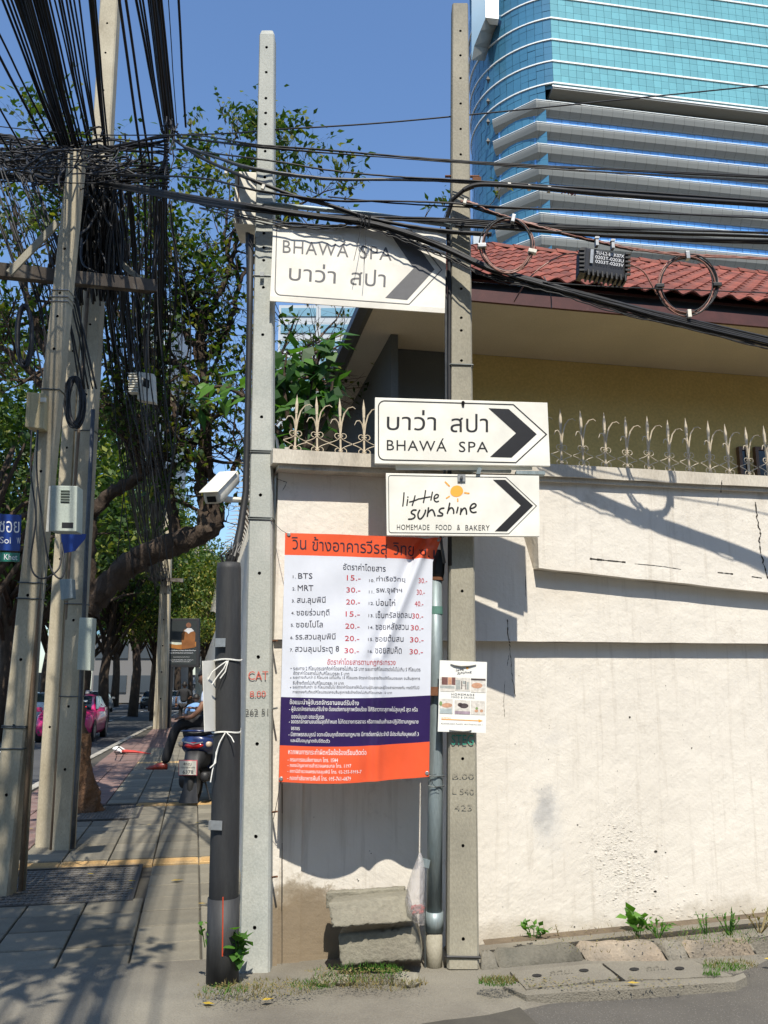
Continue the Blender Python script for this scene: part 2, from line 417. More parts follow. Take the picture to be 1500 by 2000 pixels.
def slab_mesh(nm, lx, ly, m, h=.03, ribs=0):
    b = MB(); c = .006
    b.add([(-lx / 2, -ly / 2, 0), (lx / 2, -ly / 2, 0), (lx / 2, ly / 2, 0), (-lx / 2, ly / 2, 0),
           (-lx / 2, -ly / 2, h - c), (lx / 2, -ly / 2, h - c), (lx / 2, ly / 2, h - c), (-lx / 2, ly / 2, h - c),
           (-lx / 2 + c, -ly / 2 + c, h), (lx / 2 - c, -ly / 2 + c, h), (lx / 2 - c, ly / 2 - c, h), (-lx / 2 + c, ly / 2 - c, h)],
          [(0, 1, 5, 4), (1, 2, 6, 5), (2, 3, 7, 6), (3, 0, 4, 7), (4, 5, 9, 8), (5, 6, 10, 9), (6, 7, 11, 10), (7, 4, 8, 11), (8, 9, 10, 11)])
    for k in range(ribs):
        y = -ly / 2 + ly * (k + .5) / ribs
        b.box(-lx / 2 + .02, lx / 2 - .02, y - ly / ribs * .22, y + ly / ribs * .22, h - .001, h + .005)
    return b.mesh(nm, m)
SL = .40
me_slab = slab_mesh('paving_slab', SL - .012, SL - .022, M['slab'])
me_red = slab_mesh('red_paving_slab', SL - .012, SL - .022, M['slab_red'])
me_yel = slab_mesh('tactile_paving_slab', SL - .007, SL * .55, M['slab_yellow'], ribs=5)
rows_tact = {7, 17, 34}
far = MB(); far_red = MB(); far_yel = MB()
random.seed(3)
rotq = atan2(QD.y, QD.x) - pi / 2
Minv = Matrix.Identity(4)
pw = world_of(pav).inverted()
ns_ = 0
covers = []                                       # holes for the access covers
def lat_al(x, y):
    q = G(x, y, .03); return q.dot(QP) - LATK, q.dot(QD)
def extent(ps):
    L_ = [lat_al(*p) for p in ps]; return min(a for a, _ in L_), max(a for a, _ in L_), min(b for _, b in L_), max(b for _, b in L_)
(la, lb) = lat_al(270, 1722); CV1 = (la - 1.02, la, lat_al(200, 1762)[1], lat_al(200, 1692)[1])
(lc, ld) = lat_al(276, 1585); CV2 = (lc - .80, lc, lat_al(240, 1599)[1], lat_al(240, 1571)[1])
def in_cover(lat, al): return any(c[0] - .05 < lat < c[1] + .05 and c[2] - .05 < al < c[3] + .05 for c in (CV1, CV2))
for r in range(0, 130):
    al = 5.62 + r * SL
    kl = kerb_lat(al)
    for c in range(0, 16):
        lat = .06 - SL * (c + .5)
        if lat - SL / 2 < kl + .16: break
        if in_cover(lat, al): continue
        red = lat < kl + 1.3 and al > 9
        q = pv(lat, al, .0 + random.uniform(-.002, .002))
        t = r in rows_tact and not red
        if al < 18.0 and ns_ < 290:
            o = child('paving_slab', me_yel if t else (me_red if red else me_slab), pav,
                      M=pw @ Matrix.Translation(q) @ Matrix.Rotation(rotq + random.uniform(-.004, .004), 4, 'Z') @ Matrix.Rotation(random.uniform(-.004, .004), 4, 'X'))
            ns_ += 1
        elif al < 60:
            b = far_yel if t else (far_red if red else far)
            X = QP * (SL / 2 - .004); Yv = QD * (SL / 2 - .004); z = Vector((0, 0, .03 + random.uniform(-.002, .002)))
            b.quad(q - X - Yv + z, q + X - Yv + z, q + X + Yv + z, q - X + Yv + z)
for b, m, nm in ((far, 'slab', 'far_paving_slabs'), (far_red, 'slab_red', 'far_red_paving_slabs'), (far_yel, 'slab_yellow', 'far_tactile_slabs')):
    if b.v: tag(b.build(nm, M[m], parent=pav), kind='stuff')
b = MB()
for i in range(40):
    a0 = 58 + i * 8
    b.quad(pv(kerb_lat(a0) + .15, a0, .03), pv(.1, a0, .03), pv(.1, a0 + 8, .03), pv(kerb_lat(a0 + 8) + .15, a0 + 8, .03))
tag(b.build('distant_paving', M['slab'], parent=pav), kind='stuff')
# kerb stones
kb = MB(); kb.box(-.075, .075, -.497, .497, -.14, .035); me_k = kb.mesh('kerb_stone', M['kerb'], bevel=.012)
krun = MB(); krun.quad(road_pt(0, 2, -.12), road_pt(.15, 2, -.12), road_pt(.15, 300, -.12), road_pt(0, 300, -.12))
kerb = tag(krun.build('kerb', M['grout']), kind='structure'); kw = world_of(kerb).inverted()
rk = atan2(KD.y, KD.x) - pi / 2
for i in range(60):
    q = road_pt(.075, 3 + i * 1.0, random.uniform(-.003, .003))
    child('kerb_stone', me_k, kerb, M=kw @ Matrix.Translation(q) @ Matrix.Rotation(rk, 4, 'Z'))
b = MB()
for i in range(60, 300, 2):
    b.obox(road_pt(.075, 3 + i + .5, -.05), KP, KD, (0, 0, 1), .075, .99, .085)
tag(b.build('distant_kerb_stones', M['kerb'], parent=kerb), kind='stuff')
# access covers in the pavement: ribbed concrete lid in an iron frame
def cover(lat0, lat1, al0, al1, label, nx, ny):
    c = (pv(lat0, al0) + pv(lat1, al1)) / 2
    t = thing('access_cover', label, 'manhole cover', loc=(c.x, c.y, 0), rz=rotq, group='covers set in the pavement')
    lx, ly = lat1 - lat0, al1 - al0
    f = MB(); e = .03
    for (a, b_, c_, d) in ((-lx / 2, lx / 2, -ly / 2, -ly / 2 + e), (-lx / 2, lx / 2, ly / 2 - e, ly / 2), (-lx / 2, -lx / 2 + e, -ly / 2 + e, ly / 2 - e), (lx / 2 - e, lx / 2, -ly / 2 + e, ly / 2 - e)):
        f.box(a, b_, c_, d, 0, .034)
    for x in f.v: pass
    fo = f.build('frame', M['iron_cover'], t, local=True)
    l = MB(); l.box(-lx / 2 + e + .004, lx / 2 - e - .004, -ly / 2 + e + .004, ly / 2 - e - .004, 0, .022)
    for i in range(nx):
        for j in range(ny):
            x = -lx / 2 + .05 + (lx - .1) * (i + .5) / nx; y = -ly / 2 + .05 + (ly - .1) * (j + .5) / ny
            sx, sy = (lx - .1) / nx * .36, (ly - .1) / ny * .2; a = .6 if (i + j) % 2 else -.6
            ca, sa = cos(a), sin(a)
            q = [(x + ca * u - sa * v, y + sa * u + ca * v) for u, v in ((-sx, -sy), (sx, -sy), (sx, sy), (-sx, sy))]
            l.hexa([(px, py, .021) for px, py in q] + [(px, py, .028) for px, py in q])
    l.build('lid', plain('cover_lid_%d' % nx, (.13, .12, .105), .8, var=.2), t, local=True)
    return t
cover(*CV1, 'ribbed dark access cover in the pavement nearest the two leaning poles', 22, 14)
cover(*CV2, 'ribbed access cover in the pavement beyond the first, beside the tree trunk', 18, 12)
# ================================================================== THE BOUNDARY WALL
def wall_material():
    m, t, b, o = nodes('plaster')
    co = coord(t)
    base = ramp(t, noise(t, co, 1.1, 6, .6), [(.3, (.66, .612, .535)), (.7, (.74, .692, .61))])
    drip = noise(t, coord(t, (9, 9, .55)), 2.2, 6, .7)            # rain streaks
    base = mix(t, ramp(t, drip, [(.53, 0), (.74, .5)]), base, (.42, .37, .30))
    grime = noise(t, co, 3.1, 9, .72)
    base = mix(t, ramp(t, grime, [(.60, 0), (.74, .8)]), base, (.46, .41, .34))
    # smoke-grey smear and peeling patch, each at its own place
    def patch(c, r, thr, colr, sc):
        nonlocal base
        vm = t.nodes.new('ShaderNodeVectorMath'); vm.operation = 'DISTANCE'; vm.inputs[1].default_value = c
        tc = t.nodes.new('ShaderNodeTexCoord'); mp = t.nodes.new('ShaderNodeMapping'); mp.inputs['Scale'].default_value = sc
        mp2 = t.nodes.new('ShaderNodeMapping')
        t.links.new(tc.outputs['Object'], mp.inputs[0]); t.links.new(mp.outputs[0], vm.inputs[0])
        vm.inputs[1].default_value = (c[0] * sc[0], c[1] * sc[1], c[2] * sc[2])
        mm = t.nodes.new('ShaderNodeMath'); mm.operation = 'MULTIPLY_ADD'; t.links.new(noise(t, co, 9, 6, .7), mm.inputs[0]); mm.inputs[1].default_value = -.3; t.links.new(vm.outputs['Value'], mm.inputs[2])
        ad = t.nodes.new('ShaderNodeMath'); ad.operation = 'ADD'; t.links.new(mm.outputs[0], ad.inputs[0]); ad.inputs[1].default_value = .375
        f = ramp(t, ad.outputs[0], [(r + .35 - thr * .5, 1), (r + .35 + thr * .5, 0)])
        if colr is not None: base = mix(t, f, base, colr)
        return f
    for (px, py, r, sc, col, thr) in PATCHES:
        q = W(px, py) ; q = q - WALL_O
        patch((q.x, q.y, q.z), r, thr, col, sc)
    f = noise(t, co, 55, 5, .6)
    pf = None
    q = W(1215, 1690) - WALL_O
    pf = patch((q.x, q.y, q.z), .05, .25, None, (.75, .75, .55)); pf2 = None
    q = W(1330, 1800) - WALL_O
    rough_n = noise(t, co, 24, 8, .75)
    hmul = t.nodes.new('ShaderNodeMath'); hmul.operation = 'MULTIPLY'; t.links.new(ramp(t, rough_n, [(.42, 0), (.58, 1)]), hmul.inputs[0]); t.links.new(pf, hmul.inputs[1])
    t.links.new(base, b.inputs["Base Color"]); b.inputs["Roughness"].default_value = .9; b.inputs['Specular IOR Level'].default_value = .25
    b1 = bump(t, b, f, .35, .006); b2 = bump(t, b, noise(t, co, 7, 5), .35, .03, b1); bump(t, b, hmul.outputs[0], .5, .004, b2)
    return m
WALL_O = wall_pt(0, 0, 0)
PATCHES = [(1072, 1602, -.02, (1.3, 1.3, .7), (.60, .575, .53), .14), (1064, 1578, -.045, (1.5, 1.5, .7), (.46, .445, .42), .10),
           (1078, 1442, -.05, (1, 1, 2), (.64, .60, .54), .12), (1095, 1150, .03, (.6, .6, 1.3), (.66, .60, .51), .25), (560, 1800, .105, (.8, .8, 1), (.34, .29, .22), .05),
           (640, 1822, .105, (.6, .6, 1), (.34, .29, .22), .05), (575, 1875, .225, (.7, .7, 1), (.22, .17, .11), .1), (640, 1875, .225, (.6, .6, 1), (.24, .19, .13), .1),
           (1010, 1830, .02, (.35, .35, 1.5), (.50, .45, .37), .14), (1250, 1815, .02, (.3, .3, 1.5), (.54, .49, .41), .14), (1440, 1795, .03, (.35, .35, 1.4), (.50, .45, .37), .14)]
M['plaster'] = wall_material()
M['cap'] = weather('cap', (.50, .45, .37), (.62, .57, .48), sc=4, dirt=(.2, .18, .15), dirt_at=(.55, .75), stretch=(1, 1, .4), bs=.4)
M['crack'] = plain('crack', (.03, .026, .02), .95)
S0, S1 = ws(529), 9.0
zc_l, zc_r = W(535, 893).z, W(1500, 945).z
sc_l, sc_r = ws(535), ws(1500)
def lin(s, sa, za, sb, zb): return za + (zb - za) * (s - sa) / (sb - sa)
def z_cap(s): return lin(s, sc_l, zc_l, sc_r, zc_r)
zl2a, zl2b = W(925, 1253).z, W(1500, 1258).z; sl2a = ws(925)
def z_mid(s): return lin(s, sl2a, zl2a, sc_r, zl2b)
sj = ws(1040)
zl1a, zl1b = W(1042, 1116).z, W(1500, 1163).z
def z_top(s): return lin(s, sj, zl1a, sc_r, zl1b)
wall = thing('boundary_wall', 'tall cream plastered boundary wall with two ledges and a dark crack, running along the soi', 'wall', loc=WALL_O)
def wall_strip(name, sa, sb, off, zlo, zhi, mat='plaster', back=-.2, n=24, parent=wall, bevel=0, rough=0.0, kind=None):
    b = MB(); vs = []
    for i in range(n + 1):
        s = sa + (sb - sa) * i / n
        j = rough * (random.random() - .5)
        vs += [wall_pt(s, off, zlo(s) + j), wall_pt(s, back, zlo(s) + j), wall_pt(s, back, zhi(s)), wall_pt(s, off, zhi(s) + rough * (random.random() - .5) * .4)]
    fs = []
    for i in range(n):
        a = i * 4; c = a + 4
        fs += [(a, c, c + 3, a + 3), (a + 3, c + 3, c + 2, a + 2), (a + 1, a, a + 3, a + 2)] if i == 0 else [(a, c, c + 3, a + 3), (a + 3, c + 3, c + 2, a + 2)]
        fs += [(a + 1, c + 1, c, a)]
    e = n * 4; fs += [(e, e + 1, e + 2, e + 3)]
    b.add(vs, fs)
    o = b.build(name, M[mat], parent=parent)
    return o
z0 = lambda s: .0
wall_strip('lower_wall', S0, S1, 0, z0, lambda s: z_mid(s) - .001)
wall_strip('middle_wall', S0, S1, .07, z_mid, lambda s: z_top(s) - .001 if s > sj else z_cap(s) - .09, n=60, rough=.003)
wall_strip('upper_wall', sj, S1, .15, z_top, lambda s: z_cap(s) - .092, n=60, rough=.006)
wall_strip('coping', S0 - .06, S1, .205, lambda s: z_cap(s) - .085, z_cap, mat='cap', n=60, back=-.25, rough=.006)
wall_strip('coping_moulding', S0 - .02, S1, .18, lambda s: z_cap(s) - .115, lambda s: z_cap(s) - .086, mat='cap', n=60, back=-.2, rough=.003)
sp = ws(551)
wall_strip('corner_pilaster', S0 - .002, sp, .035, z0, lambda s: z_mid(s) - .004, n=2, back=-.1)
# the side wall running away along the pavement
sw = MB()
for (L0, L1, z_) in ((0, 30, 0),):
    a = wall_pt(S0, 0, 0); Q = QD
    zt = z_cap(S0)
    sw.hexa([a + QP * 0 + Q * .01, a + QP * .2, a + QP * .2 + Q * 40, a + Q * 40] + [p + Vector((0, 0, zt - .02)) for p in (a + Q * .01, a + QP * .2, a + QP * .2 + Q * 40, a + Q * 40)])
sw.build('side_wall', M['plaster'], parent=wall)
# cracks: thin open gaps drawn as recessed dark slits following a jagged path
ck = MB()
def crack(pts, wd, off, jit=3):
    q = []
    for i in range(len(pts) - 1):
        for k in range(6):
            u = k / 6
            q.append((pts[i][0] + (pts[i + 1][0] - pts[i][0]) * u + random.uniform(-jit, jit) * .6, pts[i][1] + (pts[i + 1][1] - pts[i][1]) * u))
    q.append(pts[-1])
    surf = lambda x, y: W(x, y, off + .0015)
    for i in range(len(q) - 1):
        wv = wd * random.uniform(.4, 1.3)
        line_on(ck, [q[i], q[i + 1]], wv, surf)
crack([(1410, 938), (1408, 962)], 2.2, .205, 1)
crack([(1476, 980), (1478, 1010), (1485, 1040), (1483, 1060), (1491, 1100), (1500, 1130)], 2.4, .15)
crack([(991, 1210), (992, 1240), (996, 1256)], 1.6, .071, 1)
crack([(995, 1258), (998, 1285), (1000, 1320), (1007, 1360)], 1.2, .0, 2)
crack([(994, 1280), (991, 1300)], 1.0, .0, 1)
crack([(1027, 1125), (1027, 1165)], .8, .071, .5)
crack([(1152, 1091), (1180, 1094), (1222, 1098)], 3.2, .15, .5)
crack([(1240, 1101), (1275, 1104), (1300, 1107), (1330, 1112)], 1.2, .15, 1)
crack([(1402, 1118), (1432, 1121)], 2.2, .15, .5)
crack([(1468, 1126), (1488, 1129)], 1.6, .15, .5)
crack([(540, 935), (560, 942), (552, 958)], 1.0, .071, 1)
crack([(986, 1330), (984, 1370), (986, 1400)], .7, 0, 1)
crack([(551, 1530), (551, 1880)], 1.6, .036, .4)
ck.build('cracks', M['crack'], parent=wall)
sp_ = MB()   # nicks, nail holes and paint chips
random.seed(11)
for (x, y, r_) in [(1230, 1401, 3), (1351, 1461, 2), (1281, 1663, 3.5), (1280, 1741, 3.5), (1128, 1611, 2), (1255, 962, 2), (1122, 1810, 2), (700, 1720, 2), (698, 1717, 1.5), (725, 1667, 1.5), (722, 1662, 1.2), (613, 1596, 1), (1300, 1665, 1.5)] + [(random.uniform(960, 1490), random.uniform(1290, 1780), random.uniform(.5, 1.1)) for _ in range(46)]:
    k = 6; a0 = random.random() * 6
    vs = [W(x + r_ * random.uniform(.5, 1.2) * cos(a0 + 2 * pi * i / k), y + r_ * .7 * random.uniform(.5, 1.2) * sin(a0 + 2 * pi * i / k), .0025) for i in range(k)]
    sp_.add(vs, [tuple(range(k))])
sp_.build('nicks', M['crack'], parent=wall)
# blistered, flaking plaster low on the wall: many small lifted flakes
fl = MB(); random.seed(5)
for i in range(260):
    if i < 170: x = random.gauss(1222, 30) + 0; y = random.gauss(1690, 42); x += (y - 1690) * .35
    else: x = random.gauss(1330, 70); y = random.gauss(1790, 22)
    if not (960 < x < 1495 and 1600 < y < 1828): continue
    r_ = random.uniform(1.2, 4.2); k = 6; a0 = random.random() * 6
    ring = [W(x + r_ * random.uniform(.7, 1.25) * cos(a0 + 2 * pi * j / k), y + r_ * .6 * random.uniform(.7, 1.25) * sin(a0 + 2 * pi * j / k), .001) for j in range(k)]
    h = random.uniform(.001, .004)
    top = [W(x + r_ * .45 * cos(a0 + 2 * pi * j / k) - 1, y + r_ * .3 * sin(a0 + 2 * pi * j / k) - .6, h) for j in range(k)]
    fl.add(ring + top, [tuple(range(k, 2 * k))] + [(j, (j + 1) % k, k + (j + 1) % k, k + j) for j in range(k)])
tag(fl.build('flaking_plaster', M['plaster'], parent=wall), kind='stuff')
# rusty tie stubs sticking out beside the left pole
for i, (y, m_) in enumerate(((1253, 'rust'), (1385, 'steel'), (1587, 'rust'), (1714, 'rust'))):
    b = MB(); b.cyl(W(528, y, .02), W(541, y - 2, .16), .006, n=6)
    b.build('tie_stub', M[m_], parent=wall)
# ------------------------------------------------------------------ railing on the wall
M['rail_paint'] = weather('rail_paint', (.46, .38, .27), (.60, .52, .39), rough=.45, sc=12, fine=60, dirt=(.26, .16, .08), dirt_at=(.55, .75), bs=.1)
rail = thing('iron_railing', 'cream painted wrought iron railing of spears and scrolls on top of the boundary wall', 'railing', loc=wall_pt(0, -.02, z_cap(0)))
def spiral(cx, cz, r0, r1, a0, a1, n=16):
    return [(cx + (r0 + (r1 - r0) * i / n) * cos(a0 + (a1 - a0) * i / n), cz + (r0 + (r1 - r0) * i / n) * sin(a0 + (a1 - a0) * i / n)) for i in range(n + 1)]
# one upright in local wall coordinates (x along wall, y towards soi, z up), z = 0 on the coping
HB = .40
def up_local():
    bar = MB(); bar.box(-.0055, .0055, -.0055, .0055, -.02, HB - .10)
    bar.add([(-.007, -.007, HB - .1), (.007, -.007, HB - .1), (.007, .007, HB - .1), (-.007, .007, HB - .1), (-.009, -.006, HB - .04), (.009, -.006, HB - .04), (.009, .006, HB - .04), (-.009, .006, HB - .04), (0, 0, HB + .03)],
            [(0, 1, 5, 4), (1, 2, 6, 5), (2, 3, 7, 6), (3, 0, 4, 7), (4, 5, 8), (5, 6, 8), (6, 7, 8), (7, 4, 8)])
    me_bar = bar.mesh('upright', M['rail_paint'])
    sc = MB()
    def path(pts, r=.0042):
        sc.tube([Vector((x, -.004, z)) for x, z in pts], r, 5)
    for sgn in (-1, 1):
        for (zc, dn) in ((.165, 1), (.065, -1)):
            p = []
            # C scroll: curls at the bar, sweeps out to mid gap
            for i in range(13):
                a = -pi * .5 + i / 12 * pi * 1.55
                p.append((sgn * (.021 + .018 * cos(a)), zc + dn * .017 * sin(a)))
            sc.tube([Vector((x, -.008, z)) for x, z in p], .0027, 5)
            q = [(sgn * (.004 + .073 * (i / 8)), zc - dn * (.006 + .042 * (i / 8) ** .55)) for i in range(9)]
            path(q, .0027)
    path([(-.017, .165), (.017, .165)], .0045); path([(-.014, .065), (.014, .065)], .0045)
    me_sc = sc.mesh('scroll', M['rail_paint'])
    lf = MB()
    # two bent blades springing from the bar: low one to the left, high one to the right
    def blade(pts, w0):
        vs = []; n = len(pts)
        for i, (x, z, y) in enumerate(pts):
            wv = w0 * (1 - (i / (n - 1)) ** 2 * .8)
            a = Vector(pts[min(i + 1, n - 1)]) - Vector(pts[max(i - 1, 0)]); nn = Vector((-a.y, a.x)).normalized() * wv
            vs += [(x - nn.x, y, z - nn.y), (x + nn.x, y, z + nn.y), (x + nn.x, y + .004, z + nn.y), (x - nn.x, y + .004, z - nn.y)]
        fs = [(4 * i + a, 4 * i + (a + 1) % 4, 4 * i + 4 + (a + 1) % 4, 4 * i + 4 + a) for i in range(n - 1) for a in range(4)] + [(0, 1, 2, 3), (4 * n - 4, 4 * n - 3, 4 * n - 2, 4 * n - 1)]
        lf.add(vs, fs)
    blade([(0, .15, -.01), (-.006, .21, -.016), (-.018, .252, -.024), (-.038, .27, -.034), (-.062, .262, -.045), (-.078, .23, -.055)], .0048)
    blade([(0, .18, -.01), (.008, .25, -.014), (.024, .315, -.02), (.050, .352, -.028), (.078, .36, -.036), (.095, .345, -.042)], .0048)
    return me_bar, me_sc, lf.mesh('blade', M['rail_paint'])
me_bar, me_sc, me_lf = up_local()
rw = world_of(rail)
rmat = Matrix.Rotation(atan2(WD.y, WD.x), 4, 'Z')
pxs = []
for k in range(-6, 24):
    s = ws(1099, 900) + k * (ws(1500, 900) - ws(1099, 900)) / 9.95
    if s < S0 + .03: continue
    base = wall_pt(s, -.02, z_cap(s) + .004)
    pm = rw.inverted() @ Matrix.Translation(base) @ rmat @ Matrix.Rotation(random.uniform(-.035, .035), 4, 'Y') @ Matrix.Diagonal((1.04, 1, random.uniform(1.03, 1.12), 1))
    u = child('upright', me_bar, rail, M=pm)
    child('scroll', me_sc, u, M=Matrix.Identity(4)); child('blade', me_lf, u, M=Matrix.Identity(4))
for px in (576, 621, 667, 713, 758, 801):
    s = ws(px, 895)
    base = wall_pt(s, -.02, z_cap(s) + .004)
    u = child('upright', me_bar, rail, M=rw.inverted() @ Matrix.Translation(base) @ rmat @ Matrix.Rotation(random.uniform(-.04, .04), 4, 'Y'))
    child('scroll', me_sc, u, M=Matrix.Identity(4)); child('blade', me_lf, u, M=Matrix.Identity(4))
# spiked fence on the side wall
M['spike'] = plain('spike', (.55, .52, .45), .4, metal=.3)
sf = thing('spiked_fence', 'row of curved pale anti-climb blades along the top of the side wall by the pavement', 'fence', loc=wall_pt(S0, 0, z_cap(S0)))
bm_ = MB(); pts = [(0, 0, 0), (0, 0, .16), (-.02, 0, .28), (-.07, 0, .36), (-.14, 0, .40), (-.22, 0, .39)]
bm_.tube(pts, [.011, .011, .010, .009, .007, .002], 5)
me_sp = bm_.mesh('blade', M['spike'])
fw = world_of(sf).inverted()
b = MB(); b.obox(wall_pt(S0, 0, z_cap(S0) + .06) + QD * 9 + QP * .06, QD, QP, (0, 0, 1), 9, .012, .012)
b.build('fence_rail', M['spike'], parent=sf)
for i in range(70):
    q = wall_pt(S0, 0, z_cap(S0) - .02) + QD * (.5 + i * .22) + QP * .06
    child('blade', me_sp, sf, M=fw @ Matrix.Translation(q) @ Matrix.Rotation(atan2(QP.y, QP.x) + random.uniform(-.1, .1), 4, 'Z'))
# ================================================================== THE HOUSE
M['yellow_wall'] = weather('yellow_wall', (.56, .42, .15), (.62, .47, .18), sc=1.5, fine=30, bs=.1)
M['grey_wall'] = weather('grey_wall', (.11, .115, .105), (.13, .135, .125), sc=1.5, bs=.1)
M['soffit'] = weather('soffit', (.56, .52, .42), (.62, .57, .46), sc=1.5, bs=.05)
M['fascia'] = weather('fascia', (.06, .022, .018), (.09, .03, .024), rough=.6, sc=6, dirt=(.2, .14, .11), dirt_at=(.62, .8), bs=.1)
M['tile'] = weather('tile', (.17, .045, .028), (.25, .07, .042), rough=.75, sc=9, dirt=(.09, .045, .035), dirt_at=(.5, .75), bs=.3, rand=.3)
M['gutter'] = plain('gutter', (.12, .13, .14), .45, metal=.4)
HD = Vector((1, .20, 0)).normalized(); HN = Vector((HD.y, -HD.x, 0))
HT = -4.0                                       # eave plane, metres behind the wall
def H(px, py, t): return plane_hit(px, py, WA - HN * t, HN)
TE = 3.9
pE = H(925, 584, TE); ZE = pE.z
TW = None
for k in range(400):                           # wall plane where its top meets the soffit
    t_ = TE + k * .01
    if H(925, 690, t_).z > ZE + .0: TW = t_; break
TW = TW or TE + 1.7
def hs(px, t): return (H(px, 1000, t) - WA).dot(HD)
sE = hs(733, TE)                                # left corner of the eave
sR = sE + 16.0
def hp(s, t, z): 
    q = WA + HD * s - HN * t
    return Vector((q.x, q.y, z))
house = thing('house', 'low house behind the wall with red clay tile roof, brown fascia and ochre wall', 'house', loc=hp(sE, TE, 0))
hw = MB(); s_split = hs(874, TW)
DEEP = 9.0
def hbox(b, s0, s1, t0, t1, za, zb):
    b.hexa([hp(s0, t0, za), hp(s1, t0, za), hp(s1, t1, za), hp(s0, t1, za), hp(s0, t0, zb), hp(s1, t0, zb), hp(s1, t1, zb), hp(s0, t1, zb)])
hbox(hw, s_split, sR - 1, TW, TW + DEEP, 0, ZE - .012)
hw.build('front_wall', M['yellow_wall'], parent=house)
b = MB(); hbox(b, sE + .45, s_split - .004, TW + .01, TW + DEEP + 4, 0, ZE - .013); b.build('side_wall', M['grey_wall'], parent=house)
b = MB(); hbox(b, sE + .05, sR, TE + .05, TW + DEEP + 4.5, ZE - .008, ZE + .03); b.build('soffit', M['soffit'], parent=house)
b = MB(); zf = H(925, 541, TE).z
hbox(b, sE, sR, TE, TE + .045, ZE - .02, ZE + (zf - ZE) * .45); b.build('fascia', M['fascia'], parent=house)
b = MB(); hbox(b, sE, sR, TE + .12, TE + .16, ZE + (zf - ZE) * .3, zf + .0); b.build('eave_gap_shade', M['black'], parent=house)  # black board puts the shade of the gap under the tiles into colour
# side eave: recedes along the pavement direction
sideD = QD
e0 = hp(sE, TE, ZE - .03)
b = MB(); 
L = 14
b.hexa([e0, e0 + HD * .06, e0 + HD * .06 + sideD * L, e0 + sideD * L] + [p + Vector((0, 0, .30)) for p in (e0, e0 + HD * .06, e0 + HD * .06 + sideD * L, e0 + sideD * L)])
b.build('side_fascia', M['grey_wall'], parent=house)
b = MB(); b.hexa([p + Vector((0, 0, -.03)) - HD * .13 for p in (e0, e0 + HD * .12, e0 + HD * .12 + sideD * L, e0 + sideD * L)] + [p + Vector((0, 0, .08)) - HD * .13 for p in (e0, e0 + HD * .12, e0 + HD * .12 + sideD * L, e0 + sideD * L)])
b.build('gutter', M['gutter'], parent=house)
b = MB(); cw = e0 + HD * .45 + sideD * 1.2
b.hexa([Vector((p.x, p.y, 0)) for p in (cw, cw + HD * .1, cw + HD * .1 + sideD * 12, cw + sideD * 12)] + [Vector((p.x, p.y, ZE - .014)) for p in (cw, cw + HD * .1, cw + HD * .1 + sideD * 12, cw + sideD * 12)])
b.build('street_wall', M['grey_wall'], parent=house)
# windows low behind the railing, right
def hq(x, y, t): return H(x, y, t)
for (xa, xb, ya, yb) in ((1446, 1462, 880, 975), (1478, 1560, 880, 985)):
    t_ = TW - .03; a, c_ = H(xa, ya, t_), H(xb, yb, t_)
    sa, sb = (a - WA).dot(HD), (c_ - WA).dot(HD)
    b = MB(); hbox(b, sa, sb, TW - .05, TW - .002, c_.z, a.z); wv = b.build('window', plain('window_dark', (.02, .02, .022), .15), parent=house)
    f = MB()
    for (p0, p1, q0, q1) in ((sa - .05, sa, c_.z, a.z), (sb, sb + .05, c_.z, a.z), (sa - .05, sb + .05, a.z, a.z + .05)):
        hbox(f, p0, p1, TW - .07, TW - .001, q0, q1)
    fo = f.build('frame', plain('window_frame', (.16, .09, .05), .5), parent=house); fo.parent = wv
# roof: deck plus one clay tile per piece
PT = R(34); RL = 4.4
HIP = (H(958, 486, TE + RL * cos(PT)) - WA).dot(HD) - sE
roof = MB(); zr = zf - .0
roof.hexa([hp(sE, TE + .1, zr + .05 - .06), hp(sR, TE + .1, zr + .05 - .06), hp(sR, TE + RL * cos(PT), zr + RL * sin(PT) - .06), hp(sE + HIP, TE + RL * cos(PT), zr + RL * sin(PT) - .06)] +
          [hp(sE, TE + .1, zr + .05 - .02), hp(sR, TE + .1, zr + .05 - .02), hp(sR, TE + RL * cos(PT), zr + RL * sin(PT) - .02), hp(sE + HIP, TE + RL * cos(PT), zr + RL * sin(PT) - .02)])
roof.add([hp(sE, TE + .1, zr + .05 - .03), hp(sE + HIP, TE + RL * cos(PT), zr + RL * sin(PT) - .03), hp(sE + HIP, TE + 12, zr + RL * sin(PT) - .03), hp(sE, TE + 14, zr - .03)], [(0, 1, 2, 3)])
rf = roof.build('roof', M['fascia'], parent=house)
TWD, TLN = .262, .40
tile = MB(); nx = 10
prof = []
for i in range(nx + 1):
    x = TWD * 1.1 * (i / nx); prof.append((x, .028 * (1 - cos(2 * pi * i / nx * 1.0)) * .95))
vs = []
for y, dz in ((-.03, .018), (TLN, .002)):
    for x, z in prof: vs.append((x, y, z + dz))
for y, dz in ((-.03, .0), (TLN, -.012)):
    for x, z in prof: vs.append((x, y, z + dz))
m_ = nx + 1
fs = [(i, i + 1, m_ + i + 1, m_ + i) for i in range(nx)] + [(2 * m_ + i, 2 * m_ + i + 1, i + 1, i) for i in range(nx)] + [(3 * m_ + i, 3 * m_ + i + 1, 2 * m_ + i + 1, 2 * m_ + i) for i in range(nx)]
tile.add(vs, fs); me_t = tile.mesh('roof_tile', M['tile'])
rwi = world_of(rf).inverted()
ang = atan2(HD.y, HD.x)
nt_ = 0; rest = MB()
rows = int(RL / (TLN * .92)) + 1
random.seed(9)
